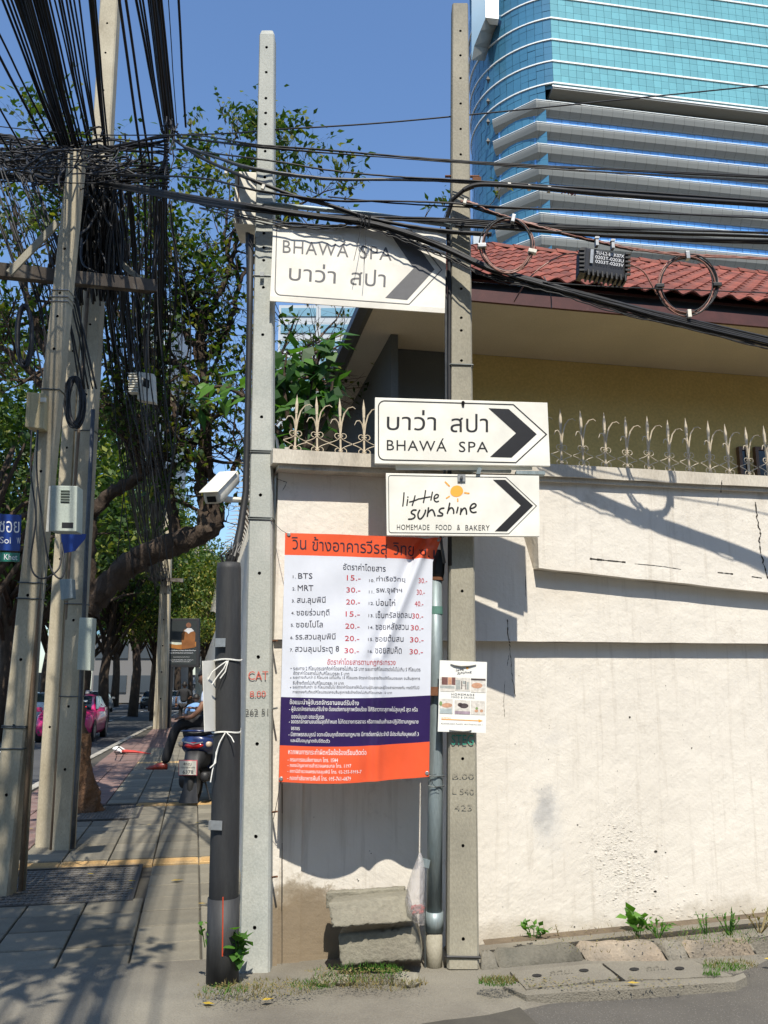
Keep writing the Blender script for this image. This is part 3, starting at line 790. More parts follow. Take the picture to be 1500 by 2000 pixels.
for r_ in range(rows):
    d = r_ * TLN * .92
    for c in range(60):
        s = sE + .02 + c * TWD
        if s < sE + HIP * d / RL - .1 or s > sR - .3: continue
        z = zr + d * sin(PT); t_ = TE - .05 + d * cos(PT)
        Mx = Matrix.Translation(hp(s, t_, z)) @ Matrix.Rotation(ang, 4, 'Z') @ Matrix.Rotation(PT + random.uniform(-.006, .006), 4, 'X') @ Matrix.Rotation(random.uniform(-.012, .012), 4, 'Z')
        if s < sE + 8.2 and nt_ < 296 and s > sE + .6:
            child('roof_tile', me_t, rf, M=rwi @ Mx); nt_ += 1
        else:
            rest.M = Mx; rest.add(vs, fs); rest.M = None
tag(rest.build('more_roof_tiles', M['tile'], parent=rf), kind='stuff')
# ridge and hip caps
rc = MB(); 
prof = [(.13 * cos(a * pi / 7), .11 * sin(a * pi / 7)) for a in range(8)]
vs = [(x, 0, z + .012) for x, z in prof] + [(x * .9, .42, z * .9) for x, z in prof]
rc.add(vs, [(i, i + 1, 9 + i, 8 + i) for i in range(7)] + [tuple(range(7, -1, -1)), tuple(range(8, 16))])
me_rc = rc.mesh('ridge_tile', M['tile'])
hipA, hipB = hp(sE - .02, TE, zr + .02), hp(sE + HIP, TE + RL * cos(PT), zr + RL * sin(PT) + .02)
def caps(a, b, n):
    d = (b - a).normalized(); q = d.to_track_quat('Y', 'Z').to_matrix().to_4x4()
    for i in range(n):
        child('ridge_tile', me_rc, rf, M=rwi @ Matrix.Translation(a + d * (i * .39)) @ q)
caps(hipA, hipB, int((hipB - hipA).length / .39) + 1)
caps(hipB, hp(sR, TE + RL * cos(PT), zr + RL * sin(PT) + .02), 26)
# ================================================================== THE GLASS TOWER
TY = 105.0
def glass_mat(name, c, rough=.12, rand=.05, metal=.0, spec=.8):
    m, t, b, o = nodes(name)
    oi = t.nodes.new('ShaderNodeObjectInfo'); vr = noise(t, coord(t), .25, 3)
    col = mix(t, 1, c, ramp(t, oi.outputs['Random'], [(0, (1 - rand,) * 3), (1, (1 + rand,) * 3)]), 'MULTIPLY')
    col = mix(t, 1, col, ramp(t, vr, [(.3, (.88,) * 3), (.7, (1.1,) * 3)]), 'MULTIPLY')
    t.links.new(col, b.inputs['Base Color']); b.inputs['Roughness'].default_value = rough; b.inputs['Specular IOR Level'].default_value = spec; b.inputs['Metallic'].default_value = metal
    return m
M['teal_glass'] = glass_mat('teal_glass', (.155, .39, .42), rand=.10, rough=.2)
M['blue_glass'] = glass_mat('blue_glass', (.05, .17, .27), rand=.07, rough=.2)  # same glass as the front; grazing sun and reflection put into the tint
M['deep_glass'] = glass_mat('deep_glass', (.10, .28, .60), rough=.2, metal=.0, rand=.05)  # strip tint partly stands in for reflection
M['joint'] = plain('joint', (.03, .11, .16), .5)
M['band_white'] = plain('band_white', (.78, .80, .78), .5, var=.03)
M['cladding'] = plain('cladding', (.23, .235, .22), .55, var=.04)
M['under'] = plain('under', (.075, .075, .078), .7, var=.05)
fa = R(9.6); FD = Vector((cos(fa), sin(fa), 0)); FN = Vector((sin(fa), -cos(fa), 0))
C0 = P(1079, 119, TY)
def tz(py, px=1079): return plane_hit(px, py, C0, FN).z
zA = [tz(119) + (tz(77) - tz(119)) * k for k in range(-1, 9)]      # floor lines; [0] is just below 119
ZB = tz(170)
tower = thing('glass_tower', 'huge teal glass office tower with grey curved sunshade bands on its lower floors', 'tower', loc=(C0.x + 5, TY + 15, 0))
FH = zA[1] - zA[0]
def fp(u, off, z): 
    q = C0 + FD * u + FN * off
    return Vector((q.x, q.y, z))
Rc = 13.3; a0c = R(-104)
cc = Vector((C0.x, C0.y, 0)) - Vector((Rc * cos(a0c), Rc * sin(a0c), 0))
def cp(ang, off, z): return Vector((cc.x + (Rc + off) * cos(ang), cc.y + (Rc + off) * sin(ang), z))
core = MB(); Wd = 75; ztop = zA[0] + FH * 9
core.hexa([fp(.0, -.25, ZB), fp(Wd, -.25, ZB), fp(Wd, -30, ZB), fp(0, -30, ZB), fp(0, -.25, ztop), fp(Wd, -.25, ztop), fp(Wd, -30, ztop), fp(0, -30, ztop)])
n = 40
cc2 = Vector((25.6, 124.5, 0)); R2 = 9.3
def cp2(ang, off, z): return Vector((cc2.x + (R2 + off) * cos(ang), cc2.y + (R2 + off) * sin(ang), z))
for (f_, za_, zb_) in ((cp, 0, ztop),):
    vs = []
    for i in range(n + 1):
        a = a0c - (R(175)) * i / n
        vs += [f_(a, -.25, za_ if i > 2 else ZB), f_(a, -.25, zb_)]
    core.add(vs, [(2 * i, 2 * i + 2, 2 * i + 3, 2 * i + 1) for i in range(n)])
core.add([cp(a0c - R(175) * i / n, -.25, ztop) for i in range(n + 1)], [tuple(range(n + 1))])
core.build('curtain_wall_backing', M['joint'], parent=tower)
# glass panels: 1.22 m wide, three heights per floor
random.seed(21)
pw_ = 1.16; hsplit = (0, .36, .68, 1.0)
me_pan = []
for k in range(3):
    b = MB(); b.box(.018, pw_ - .018, -.0, .12, hsplit[k] * 0 + .018, (hsplit[k + 1] - hsplit[k]) * FH - .018)
    me_pan.append(b.mesh('glass_panel', M['teal_glass']))
tw_i = world_of(tower).inverted(); frot = Matrix.Rotation(fa, 4, 'Z'); cnt = 0; restp = MB(); restb = MB()
zfloors = [zA[0] + FH * k for k in range(-1, 9)]
for fl_ in range(0, 6):
    zb = ZB if fl_ == 0 else zfloors[fl_ + 1] - FH
    base_z = zA[0] + FH * (fl_ - 0)
    for k in range(3):
        z_ = base_z + hsplit[k] * FH
        if z_ < ZB - .01: continue
        for c in range(60):
            u = c * pw_
            tilt = random.uniform(-.004, .004)
            Mx = Matrix.Translation(fp(u, .0, z_)) @ frot @ Matrix.Rotation(tilt, 4, 'Z')
            if c < 26 and fl_ < 4 and cnt < 298:
                child('glass_panel', me_pan[k], tower, M=tw_i @ Mx); cnt += 1
            else:
                restp.M = Mx; restp.box(.018, pw_ - .018, 0, .12, .018, (hsplit[k + 1] - hsplit[k]) * FH - .018); restp.M = None
# strip between bottom edge and the first floor line
for c in range(60):
    u = c * pw_; restp.M = Matrix.Translation(fp(u, 0, ZB)) @ frot
    hh = (zA[0] - ZB)
    if hh > .2: restp.box(.018, pw_ - .018, 0, .12, .02, hh - .018)
    restp.M = None
tag(restp.build('more_glass_panels', M['teal_glass'], parent=tower), kind='stuff')
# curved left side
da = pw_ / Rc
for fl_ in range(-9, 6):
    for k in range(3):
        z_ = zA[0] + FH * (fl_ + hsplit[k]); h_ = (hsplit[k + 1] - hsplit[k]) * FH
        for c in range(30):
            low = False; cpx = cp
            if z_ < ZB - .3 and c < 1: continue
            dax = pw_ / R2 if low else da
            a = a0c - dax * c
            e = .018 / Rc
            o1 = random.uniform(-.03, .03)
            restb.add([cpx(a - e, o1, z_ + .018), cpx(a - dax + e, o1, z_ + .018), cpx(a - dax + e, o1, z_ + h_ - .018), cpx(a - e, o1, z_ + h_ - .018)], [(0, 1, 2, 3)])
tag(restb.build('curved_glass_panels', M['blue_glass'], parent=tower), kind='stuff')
# pale floor bands
for fl_ in range(0, 6):
    z_ = zA[0] + FH * fl_
    b = MB(); b.hexa([fp(-.1, .14, z_ - .12), fp(Wd, .14, z_ - .12), fp(Wd, -.1, z_ - .12), fp(-.1, -.1, z_ - .12), fp(-.1, .14, z_ + .12), fp(Wd, .14, z_ + .12), fp(Wd, -.1, z_ + .12), fp(-.1, -.1, z_ + .12)])
    vs = []
    for i in range(33):
        a = a0c - R(150) * i / 32
        vs += [cp(a, .14, z_ - .09), cp(a, .14, z_ + .09), cp(a, -.1, z_ + .09), cp(a, -.1, z_ - .09)]
    b.add(vs, [(4 * i + a, 4 * i + (a + 1) % 4, 4 * i + 4 + (a + 1) % 4, 4 * i + 4 + a) for i in range(32) for a in range(4)])
    b.build('floor_band', M['band_white'], parent=tower)
# deep soffit under the glass block, overhanging the louvred floors
SETB = 3.3
b = MB(); b.hexa([fp(-.2, .2, ZB - .35), fp(Wd, .2, ZB - .35), fp(Wd, -SETB - .5, ZB - .9), fp(-.2, -SETB - .5, ZB - .9), fp(-.2, .2, ZB), fp(Wd, .2, ZB), fp(Wd, -SETB - .5, ZB), fp(-.2, -SETB - .5, ZB)])
b.build('overhang', M['cladding'], parent=tower)
b = MB(); b.hexa([fp(-.3, .3, ZB - .1), fp(Wd, .3, ZB - .1), fp(Wd, .2, ZB - .1), fp(-.3, .2, ZB - .1), fp(-.3, .3, ZB + .14), fp(Wd, .3, ZB + .14), fp(Wd, .2, ZB + .14), fp(-.3, .2, ZB + .14)])
b.build('overhang_edge', M['band_white'], parent=tower)
# lower floors: glass strip + bulging sunshade per floor
C1 = P(1047, 198, TY + .2)
def lp(u, off, z):
    q = Vector((C1.x, C1.y, 0)) + FD * u + FN * off
    return Vector((q.x, q.y, z))
ang2 = R(180 - 38)                               # return face direction, going back to the left
RD = Vector((-4.9, 3.9, 0)).normalized(); RN = Vector((-RD.y * -1, 0, 0))
RN = Vector((-sin(ang2) * -1, 0, 0)); RN = Vector((-sin(ang2), -cos(ang2) * -1, 0)); RN = Vector((-RD.y, RD.x, 0)); RN = RN if RN.y < 0 else -RN
zl = [plane_hit(1045, y, Vector((C1.x, C1.y, 0)), FN).z for y in (198, 241, 283, 326, 374, 418, 462, 506, 550)]
prof = [(0.25, .0), (.34, -.05), (.36, -.22), (.30, -.5), (.10, -1.1), (-.25, -1.48), (-.5, -1.7), (-.58, -1.86)]
lv = MB()
sect = MB()
for i, z_ in enumerate(zl):
    b = MB(); ring = []
    # corner mitre between front run and return run
    half = (FN + RN).normalized(); km = 1 / half.dot(FN)
    stations = [(lambda o_, zz: Vector((C1.x, C1.y, 0)) + FD * Wd + FN * o_ + Vector((0, 0, zz)))]
    def st(kind, o_, zz):
        base = Vector((C1.x, C1.y, 0))
        if kind == 'R': q = base + FD * Wd + FN * o_
        elif kind == 'C': q = base + half * (o_ * km)
        else: q = base + RD * 6.9 + RN * o_ * .8
        return Vector((q.x, q.y, zz))
    vs = []
    full = prof + [(-1.6, -1.86), (-1.6, 0)]
    for kind in ('R', 'C', 'L'):
        for (o_, dz) in full: vs.append(st(kind, o_, z_ + dz * (1 if kind != 'L' else .96)))
    m_ = len(full)
    b.add(vs, [(a * m_ + j, a * m_ + (j + 1) % m_, (a + 1) * m_ + (j + 1) % m_, (a + 1) * m_ + j) for a in range(2) for j in range(m_)] + [tuple(2 * m_ + j for j in range(m_))])
    b.build('sunshade', M['cladding'], parent=tower)
    b = MB()
    for (p0, p1) in (('R', 'C'), ('C', 'L')):
        a_, c_ = [st(p0, .30, z_ + .01), st(p0, .40, z_ + .01), st(p0, .40, z_ + .10), st(p0, .30, z_ + .10)], [st(p1, .30, z_ + .01), st(p1, .40, z_ + .01), st(p1, .40, z_ + .10), st(p1, .30, z_ + .10)]
        b.add(a_ + c_, [(j, (j + 1) % 4, 4 + (j + 1) % 4, 4 + j) for j in range(4)])
    b.build('sunshade_edge', M['band_white'], parent=tower)
    for c in range(46):                           # joints between the shade's panels
        u = .3 + c * 1.55
        pts = [lp(u, o_ + .012, z_ + dz) for (o_, dz) in prof[1:]]
        sect.tube(pts, .014, 3, caps=False)
tag(sect.build('sunshade_joints', M['under'], parent=tower), kind='stuff')
gs = MB(); jn = MB()
for i, z_ in enumerate(zl):
    zb = (zl[i + 1] if i + 1 < len(zl) else z_ - 4)
    for c in range(56):
        u = .4 + c * 1.18
        o1 = random.uniform(-.02, .02)
        gs.add([lp(u + .025, -.72 + o1, zb), lp(u + 1.155, -.72 + o1, zb), lp(u + 1.155, -.72 + o1, z_ - 1.1), lp(u + .025, -.72 + o1, z_ - 1.1)], [(0, 1, 2, 3)])
    for c in range(5):
        u = c * 1.18; q0 = Vector((C1.x, C1.y, 0)) - FN * .72 + RD * (u + .03); q1 = Vector((C1.x, C1.y, 0)) - FN * .72 + RD * (u + 1.15)
        gs.add([Vector((q0.x, q0.y, zb)), Vector((q1.x, q1.y, zb)), Vector((q1.x, q1.y, z_ - 1.1)), Vector((q0.x, q0.y, z_ - 1.1))], [(0, 1, 2, 3)])
tag(gs.build('window_strips', M['deep_glass'], parent=tower), kind='stuff')
b = MB(); a_ = lp(-.3, -.9, 0)
b.hexa([lp(.2, -.85, 0), lp(Wd, -.85, 0), lp(Wd, -25, 0), lp(.2, -25, 0), lp(.2, -.85, ZB - .9), lp(Wd, -.85, ZB - .9), lp(Wd, -25, ZB - .9), lp(.2, -25, ZB - .9)])
b.build('lower_core', M['joint'], parent=tower)
# small opened vents up the left edge
for y in (157, 200, 240, 278, 460):
    q = P(953, y, TY + 6)
    b = MB(); b.add([q + Vector((0, 0, .75)), q + Vector((.28, -.3, 0)), q + Vector((-.28, -.3, 0)), q + Vector((0, 0, -.6))], [(0, 1, 2), (1, 3, 2), (0, 2, 3), (0, 3, 1)])
    b.build('open_vent', M['black'], parent=tower)
# white stair tower with a rounded grey underside, upper left
b = MB()
qa = P(920, 118, TY + 2); 
def sp3(px, py, dy=0): 
    return P(px, py, TY + 2 + dy)
f0 = [sp3(948, 34), sp3(974, 37), sp3(974, -220), sp3(948, -220)]
b.add(f0 + [p + Vector((0, 1.2, 0)) for p in f0], [(0, 1, 2, 3), (4, 5, 6, 7), (0, 1, 5, 4), (1, 2, 6, 5), (2, 3, 7, 6), (3, 0, 4, 7)])
b.build('stair_fin', M['band_white'], parent=tower)
b = MB(); b.cur = 0
pr = [(921, 118), (926, 90), (938, 60), (948, 36), (948, -220), (921, -220)]
A = [sp3(x, y, .1) for x, y in pr]
b.add(A, [tuple(range(6))])
b.build('stair_side', M['blue_glass'], parent=tower)
b = MB()
cu = [(921, 118, .1), (926, 90, .1), (938, 60, .1), (948, 36, .1)]
cv = [(947, 119, 4), (955, 95, 4), (970, 70, 4), (988, 48, 4)]
b.add([sp3(*p) for p in cu] + [sp3(*p) for p in cv], [(i, i + 1, 5 + i, 4 + i) for i in range(3)])
b.build('stair_soffit', M['cladding'], parent=tower)
b = MB(); A = [sp3(974, 37, .15), sp3(988, 48, 4), sp3(988, -220, 4), sp3(974, -220, .15)]
b.add(A, [(0, 1, 2, 3)]); b.build('stair_return', M['blue_glass'], parent=tower)
# ------------------------------------------------------------------ other buildings seen through the leaves
M['pale_block'] = plain('pale_block', (.40, .43, .45), .6, var=.05); M['pale_glass'] = plain('pale_glass', (.16, .30, .38), .2)
M['dim'] = plain('dim', (.16, .155, .15), .8); M['dimg'] = plain('dimg', (.05, .06, .07), .3)
def block(x0, x1, ytop, Y, depth, label, bands, name='office_block', wm='pale_block', gm='pale_glass', slope=0.0, cat='building'):
    a, c = P(x0, ytop, Y), P(x1, ytop, Y)
    t = thing(name, label, cat, loc=((a.x + c.x) / 2, Y, 0))
    b = MB(); b.box(a.x, c.x, Y, Y + depth, 0, a.z); b.build('wall', M[wm], parent=t)
    fh = a.z / bands
    for i in range(bands):
        z_ = fh * (i + .3)
        nwin = max(2, int((c.x - a.x) / 6))
        for j in range(nwin):
            w0 = a.x + (c.x - a.x) * (j + .06) / nwin; w1 = a.x + (c.x - a.x) * (j + .94) / nwin
            b = MB(); b.box(w0, w1, Y - .15, Y - .01, z_, z_ + fh * .5); b.build('window', M[gm], parent=t)
    return t
block(214, 300, 812, 150, 25, 'pale office block with blue window bands glimpsed through the tree on the left', 16)
block(285, 336, 590, 170, 20, 'tall white tower seen through the twigs left of the new pole', 26, cat='tower', name='white_tower')
block(545, 700, 596, 120, 20, 'light glass fronted block glimpsed under the upper sign behind bare twigs', 22)
block(-60, 40, 1312, 70, 12, 'low building with grey front at the far left across the road', 2, wm='dim', gm='dimg', name='low_building')
block(185, 330, 1240, 95, 12, 'low grey building behind the tree trunks across the road', 2, wm='dim', gm='dimg', name='low_building')
block(336, 470, 1318, 110, 10, 'long low building across the end of the street', 2, wm='dim', gm='pale_block', name='low_building')
b = MB(); a, c = P(925, 490, 40), P(947, 640, 40)
b.box(a.x, c.x, 40, 44, 0, P(930, 460, 40).z); tag(b.build('white_annex', M['pale_block']), 'narrow white wall end rising behind the tiled roof beside the old pole', 'building')
# ================================================================== CONCRETE POLES
_old_build = MB.build
def _build(self, name, mats, parent=None, **k):
    o = _old_build(self, name, mats, parent, **k)
    if parent is not None and ('lettering' in name or name in ('bolt_holes', 'eyelets', 'handwriting', 'cable_stubs', 'red_scraps', 'picture', 'lifting_hole', 'cast_letters')): o['kind'] = 'stuff'
    return o
MB.build = _build
M['hole'] = plain('hole', (.012, .011, .010), .95)
M['red_ink'] = plain('red_ink', (.55, .12, .09), .8); M['dark_ink'] = plain('dark_ink', (.10, .10, .09), .9); M['green_ink'] = plain('green_ink', (.03, .26, .18), .7)
M['wire_tie'] = plain('wire_tie', (.09, .10, .10), .5, metal=.5)
def pole(name, label, base, top, w0, w1, d0, d1, mat, holes, yaw=0.0, groove=False, group=None, round_top=False, cat='utility pole', hr=.010):
    """Square pre-stressed pole: chamfered corners, through-holes down its front face. base, top: centre of the front face."""
    base, top = Vector(base), Vector(top)
    t = thing(name, label, cat, loc=(base.x, base.y + d0 / 2, base.z), group=group)
    ax = (top - base); Lz = ax.length; ax.normalize()
    X = Vector((cos(yaw), sin(yaw), 0)); Y = Vector((-sin(yaw), cos(yaw), 0))
    def pt(x, y, h):                       # x across -1..1, y back 0..1, h metres up
        f = h / Lz; w = w0 + (w1 - w0) * f; d = d0 + (d1 - d0) * f
        return base + ax * h + X * (x * w / 2) + Y * (y * d)
    ch = .14
    b = MB()
    lev = [0.0]
    for h in sorted(holes):
        lev += [h - .035, h + .035]
    lev.append(Lz)
    def ring(h):
        return [pt(-1 + ch, 0, h), pt(1 - ch, 0, h), pt(1, .12, h), pt(1, .88, h), pt(1 - ch, 1, h), pt(-1 + ch, 1, h), pt(-1, .88, h), pt(-1, .12, h)]
    rings = [ring(h) for h in lev]; n0 = len(b.v)
    vs = [p for r in rings for p in r]; fs = []
    for i in range(len(lev) - 1):
        hole = (i % 2 == 1)
        for k in range(8):
            if k == 0 and hole: continue
            fs.append((i * 8 + k, i * 8 + (k + 1) % 8, i * 8 + 8 + (k + 1) % 8, i * 8 + 8 + k))
    fs.append(tuple(range(7, -1, -1)))
    b.add(vs, fs)
    if round_top:
        last = rings[-1]; c = sum(last, Vector()) / 8
        up = [c + (p - c) * .80 + ax * .035 for p in last]; up2 = [c + (p - c) * .4 + ax * .055 for p in last]
        b.add(last + up + up2, [(k, (k + 1) % 8, 8 + (k + 1) % 8, 8 + k) for k in range(8)] + [(8 + k, 8 + (k + 1) % 8, 16 + (k + 1) % 8, 16 + k) for k in range(8)] + [tuple(range(16, 24))])
    else: b.add(rings[-1], [tuple(range(8))])
    hb = MB()
    for i, h in enumerate(sorted(holes)):
        hl, hh = h - .035, h + .035; N = 16; xo = random.uniform(-.03, .03)
        rect, ringv, deep = [], [], []
        w = (w0 + (w1 - w0) * h / Lz); a = w / 2 * (1 - ch)
        for k in range(N):
            th = 2 * pi * k / N; cx, cz = cos(th), sin(th)
            s_ = min(a / abs(cx) if abs(cx) > 1e-6 else 9, .035 / abs(cz) if abs(cz) > 1e-6 else 9)
            # snap to corners
            rx, rz = cx * s_, cz * s_
            rect.append((rx, rz))
            ringv.append((hr * cx * random.uniform(.9, 1.15), hr * cz * random.uniform(.9, 1.15)))
        cor = [(a, .035), (-a, .035), (-a, -.035), (a, -.035)]
        def q(x, z, y=0): return pt(x / (w / 2), y, h + z)
        R_ = [q(*p) for p in rect]; I = [q(p[0], p[1]) for p in ringv]; D = [q(p[0], p[1], .45) for p in ringv]
        C_ = [q(*p) for p in cor]
        f = [(k, (k + 1) % N, N + (k + 1) % N, N + k) for k in range(N)]
        # corner triangles
        tris = []
        for ci, (cx, cz) in enumerate(cor):
            th = atan2(cz, cx) % (2 * pi); k = int(th / (2 * pi / N))
            tris.append((k, 2 * N + ci, (k + 1) % N))
        b.add(R_ + I + C_, f + tris)
        hb.add(I + D, [(k, (k + 1) % N, N + (k + 1) % N, N + k) for k in range(N)] + [tuple(range(N, 2 * N))])
    body = b.build('shaft', mat, parent=t)
    if holes: hb.build('bolt_holes', M['hole'], parent=t)
    if groove:                                  # H-section: two flanges with a darker web between, on the front
        g_ = MB()
        for sx in (-1, 1):
            vs = []
            for h in (0.02, Lz * .995):
                for (x, y) in ((sx * 1.0, -.22), (sx * .42, -.22), (sx * .34, -.01), (sx * 1.0, -.01)): vs.append(pt(x, y, h))
            g_.add(vs, [(0, 1, 2, 3), (4, 5, 6, 7)] + [(k, (k + 1) % 4, 4 + (k + 1) % 4, 4 + k) for k in range(4)])
        g_.build('flanges', mat, parent=t)
    return t, pt, Lz
def band(parent, ptf, h, m='wire_tie', r=.004, lx=1.03, n=1, name='steel_band'):
    for i in range(n):
        b = MB(); hh = h + i * .012
        b.tube([ptf(-lx, -.03, hh), ptf(lx, -.03, hh - .004), ptf(lx, 1.03, hh), ptf(-lx, 1.03, hh), ptf(-lx, -.03, hh)], r, 5)
        b.build(name, M[m], parent=parent)
def clip_plate(b, c, w, h, d=.004):
    b.obox(c, (1, 0, 0), (0, 1, 0), (0, 0, 1), w / 2, d, h / 2)
YP2 = 5.08
p2b = P(496, 1906, YP2); p2t = P(521, 66, YP2 + .02)
def hz_(py, ax_px, Y, b): return P(ax_px, py, Y).z - b.z
ys2 = [88, 137, 188, 217, 239, 292, 343, 453, 481, 506, 559, 652, 813, 966, 1119, 1283, 1453, 1634, 1812]
h2 = [P(505, y, YP2).z - p2b.z for y in ys2]
newpole, pt2, L2 = pole('concrete_pole', 'pale concrete pole with rounded tip and red stencilled letters beside the fare banner', p2b, p2t, .172, .104, .15, .11, M['concrete_new'], h2, round_top=True)
sf2 = lambda x, y: plane_hit(x, y, p2b - Vector((0, .0025, 0)), Vector((0, 1, 0)))
b = MB(); text_on(b, 'CAT', (485, 1328), (524, 1328), 17, sf2, None, bold=.01); text_on(b, '8.00', (488, 1362), (519, 1361), 12, sf2, None, bold=.01)
b.build('red_lettering', M['red_ink'], parent=newpole)
b = MB(); text_on(b, '262 51', (479, 1397), (524, 1396), 12, sf2, None); b.build('grey_lettering', M['dark_ink'], parent=newpole)
for y in (882, 1013):
    band(newpole, pt2, P(505, y, YP2).z - p2b.z, n=2)
band(newpole, pt2, P(505, 536, YP2).z - p2b.z, m='steel', n=1)
b = MB(); b.obox(P(512, 536, YP2 - .012), (1, 0, 0), (0, 1, 0), (0, 0, 1), .012, .008, .013); b.build('band_buckle', M['steel'], parent=newpole)
YP3 = 5.13
p3b = P(905, 1893, YP3); p3t = P(899, 6, YP3 + .03)
ys3 = [54, 102, 147, 197, 247, 297, 349, 441, 561, 618, 643, 702, 1154, 1325, 1405, 1482, 1652, 1834]
h3 = [P(900, y, YP3).z - p3b.z for y in ys3]
oldpole, pt3, L3 = pole('concrete_pole', 'weathered brownish concrete pole with green letters, carrying the two lower arrow signs', p3b, p3t, .178, .112, .16, .12, M['concrete_tan'], h3, hr=.009)
sf3 = lambda x, y: plane_hit(x, y, p3b - Vector((0, .0025, 0)), Vector((0, 1, 0)))
b = MB(); text_on(b, 'STEG', (882, 1455), (925, 1455), 20, sf3, None, bold=.012); b.build('green_lettering', M['green_ink'], parent=oldpole)
b = MB(); text_on(b, 'L 540', (884, 1549), (926, 1551), 12, sf3, None); text_on(b, '423', (888, 1582), (922, 1582), 12, sf3, None); text_on(b, 'B.00', (884, 1520), (926, 1520), 11, sf3, None)
b.build('faint_lettering', weather('faint_ink', (.25, .23, .18), (.31, .285, .225)), parent=oldpole)
band(oldpole, pt3, P(905, 1868, YP3).z - p3b.z, m='cable', r=.008, name='base_band')
band(oldpole, pt3, P(905, 710, YP3).z - p3b.z, m='wire_tie', r=.006)
b = MB(); q = P(878, 345, YP3 + .05); b.cyl(q + Vector((-.03, 0, .002)), q + Vector((.2, -.0, 0)), .009, n=6); b.build('through_bolt', M['rust'], parent=oldpole)
b = MB(); b.obox(P(931, 352, YP3 - .0), (1, 0, 0), (0, 1, 0), (0, 0, 1), .028, .02, .014); b.build('cable_clamp', M['rust'], parent=oldpole)
# dark conduit hugging the left of the old pole, upper half
b = MB(); pts = [P(879, 1105, YP3 + .02), P(878, 900, YP3 + .02), P(877, 700, YP3 + .03), P(878, 560, YP3 + .03), P(876, 470, YP3 + .02), P(873, 425, YP3 + .0), P(884, 390, YP3 - .06), P(905, 372, YP3 - .1), P(925, 364, YP3 - .12)]
b.tube(pts, [.014] * 9, 8); tag(b.build('conduit', M['cable'], smooth=True), 'black cable running down the left edge of the old brown pole', 'cable')
b = MB(); pts = [P(868, 1100, YP3 + .0), P(863, 1070, YP3 - .01), P(860, 1040, YP3 + .02), P(866, 990, YP3 + .02), P(872, 800, YP3 + .05), P(871, 600, YP3 + .05), P(869, 480, YP3 + .05)]
b.tube(pts, .010, 6); tag(b.build('conduit', M['cable_grey'], smooth=True), 'thin grey cable entering the top of the galvanised pipe', 'cable')
# ------------------------------------------------------------------ galvanised riser pipe left of the old pole
YG = 5.2
gp = thing('riser_pipe', 'galvanised steel riser pipe with a tape-wrapped top beside the old brown pole', 'pipe', loc=P(848, 1890, YG))
def pipe(b, pts, r, n=20): b.tube(pts, r, n)
b = MB(); b.tube([P(850, 1125, YG), P(851, 1300, YG), P(850, 1560, YG), P(848, 1790, YG)], [.040, .042, .043, .044], 20); b.build('pipe', M['galv'], parent=gp, smooth=R(40))
b = MB(); b.tube([P(848, 1780, YG), P(848, 1818, YG)], .052, 20); b.build('collar', M['galv'], parent=gp, smooth=R(40))
b = MB(); b.tube([P(848, 1818, YG), P(848, 1905, YG)], .046, 20); b.build('sleeve', M['concrete_tan'], parent=gp, smooth=R(40))
b = MB(); b.tube([P(858, 1075, YG - .01), P(855, 1100, YG - .01), P(853, 1118, YG), P(852, 1130, YG)], [.03, .044, .047, .043], 14); b.build('tape_wrap', M['black'], parent=gp, smooth=R(40))
b = MB(); b.tube([P(852, 1128, YG), P(852, 1134, YG)], .0445, 20); b.build('rust_ring', M['rust'], parent=gp)
b = MB(); b.tube([P(851, 1185, YG), P(851, 1200, YG)], .0425, 20); b.build('green_ring', plain('green_ring', (.10, .22, .18), .7), parent=gp)
b = MB(); b.obox(P(846, 1350, YG - .055), (1, -.3, 0), (0, 1, 0), (.25, 0, 1), .034, .014, .026); b.build('strap_bracket', M['rust'], parent=gp)
b = MB(); b.obox(P(829, 1685, YG - .06), (1, -.2, -.25), (0, 1, 0), (.2, 0, 1), .03, .006, .022); b.build('bag_hook', M['galv'], parent=gp)
b = MB(); b.tube([P(831, 1905, YG - .02), P(829, 1810, YG - .02), P(830, 1770, YG - .03)], .007, 6); b.build('ground_wire', M['wire_tie'], parent=gp)
for y in (1515, 1535):
    b = MB(); b.tube([P(836, y, YG - .045), P(850, y + 2, YG - .055), P(868, y, YG - .03)], .0035, 5); b.build('tie_wire', M['wire_tie'], parent=gp)
# ------------------------------------------------------------------ big black duct pipe with the boards, left of the new pole
YB = 4.93
bp = thing('black_pipe', 'thick charcoal duct pipe left of the pale pole, cable ends sprouting from its top', 'pipe', loc=P(434, 1920, YB))
b = MB(); b.tube([P(447, 1100, YB), P(447, 1112, YB), P(444, 1400, YB), P(438, 1700, YB), P(434, 1925, YB)], [.066, .070, .074, .079, .079], 32); b.build('pipe', M['pipe_black'], parent=bp, smooth=R(40))
b = MB(); b.tube([P(437, 1752, YB), P(434, 1925, YB)], .0855, 32); b.build('lower_sleeve', M['pipe_black'], parent=bp, smooth=R(40))
b = MB(); b.tube([P(435.5, 1752, YB - .084), P(434.5, 1868, YB - .0845)], .0035, 5); b.build('red_stripe', plain('red_stripe', (.5, .06, .02), .5), parent=bp)
b = MB(); b.tube([P(415, 1735, YB - .02), P(410, 1905, YB - .02)], .006, 5); b.build('side_stripe', M['rust'], parent=bp)
for (x, y, ww) in ((430, 1255, 22), (421, 1612, 26)):
    b = MB(); c = P(x, y, YB - .085); b.obox(c, (1, -.25, 0), (0, 1, 0), (0, 0, 1), ww * .00145, .003, .024); 
    b.obox(c + Vector((-.035, .03, 0)), (0, 1, 0), (1, 0, 0), (0, 0, 1), .03, .003, .02); b.build('clip_bracket', M['steel'], parent=bp)
b = MB(); random.seed(4)
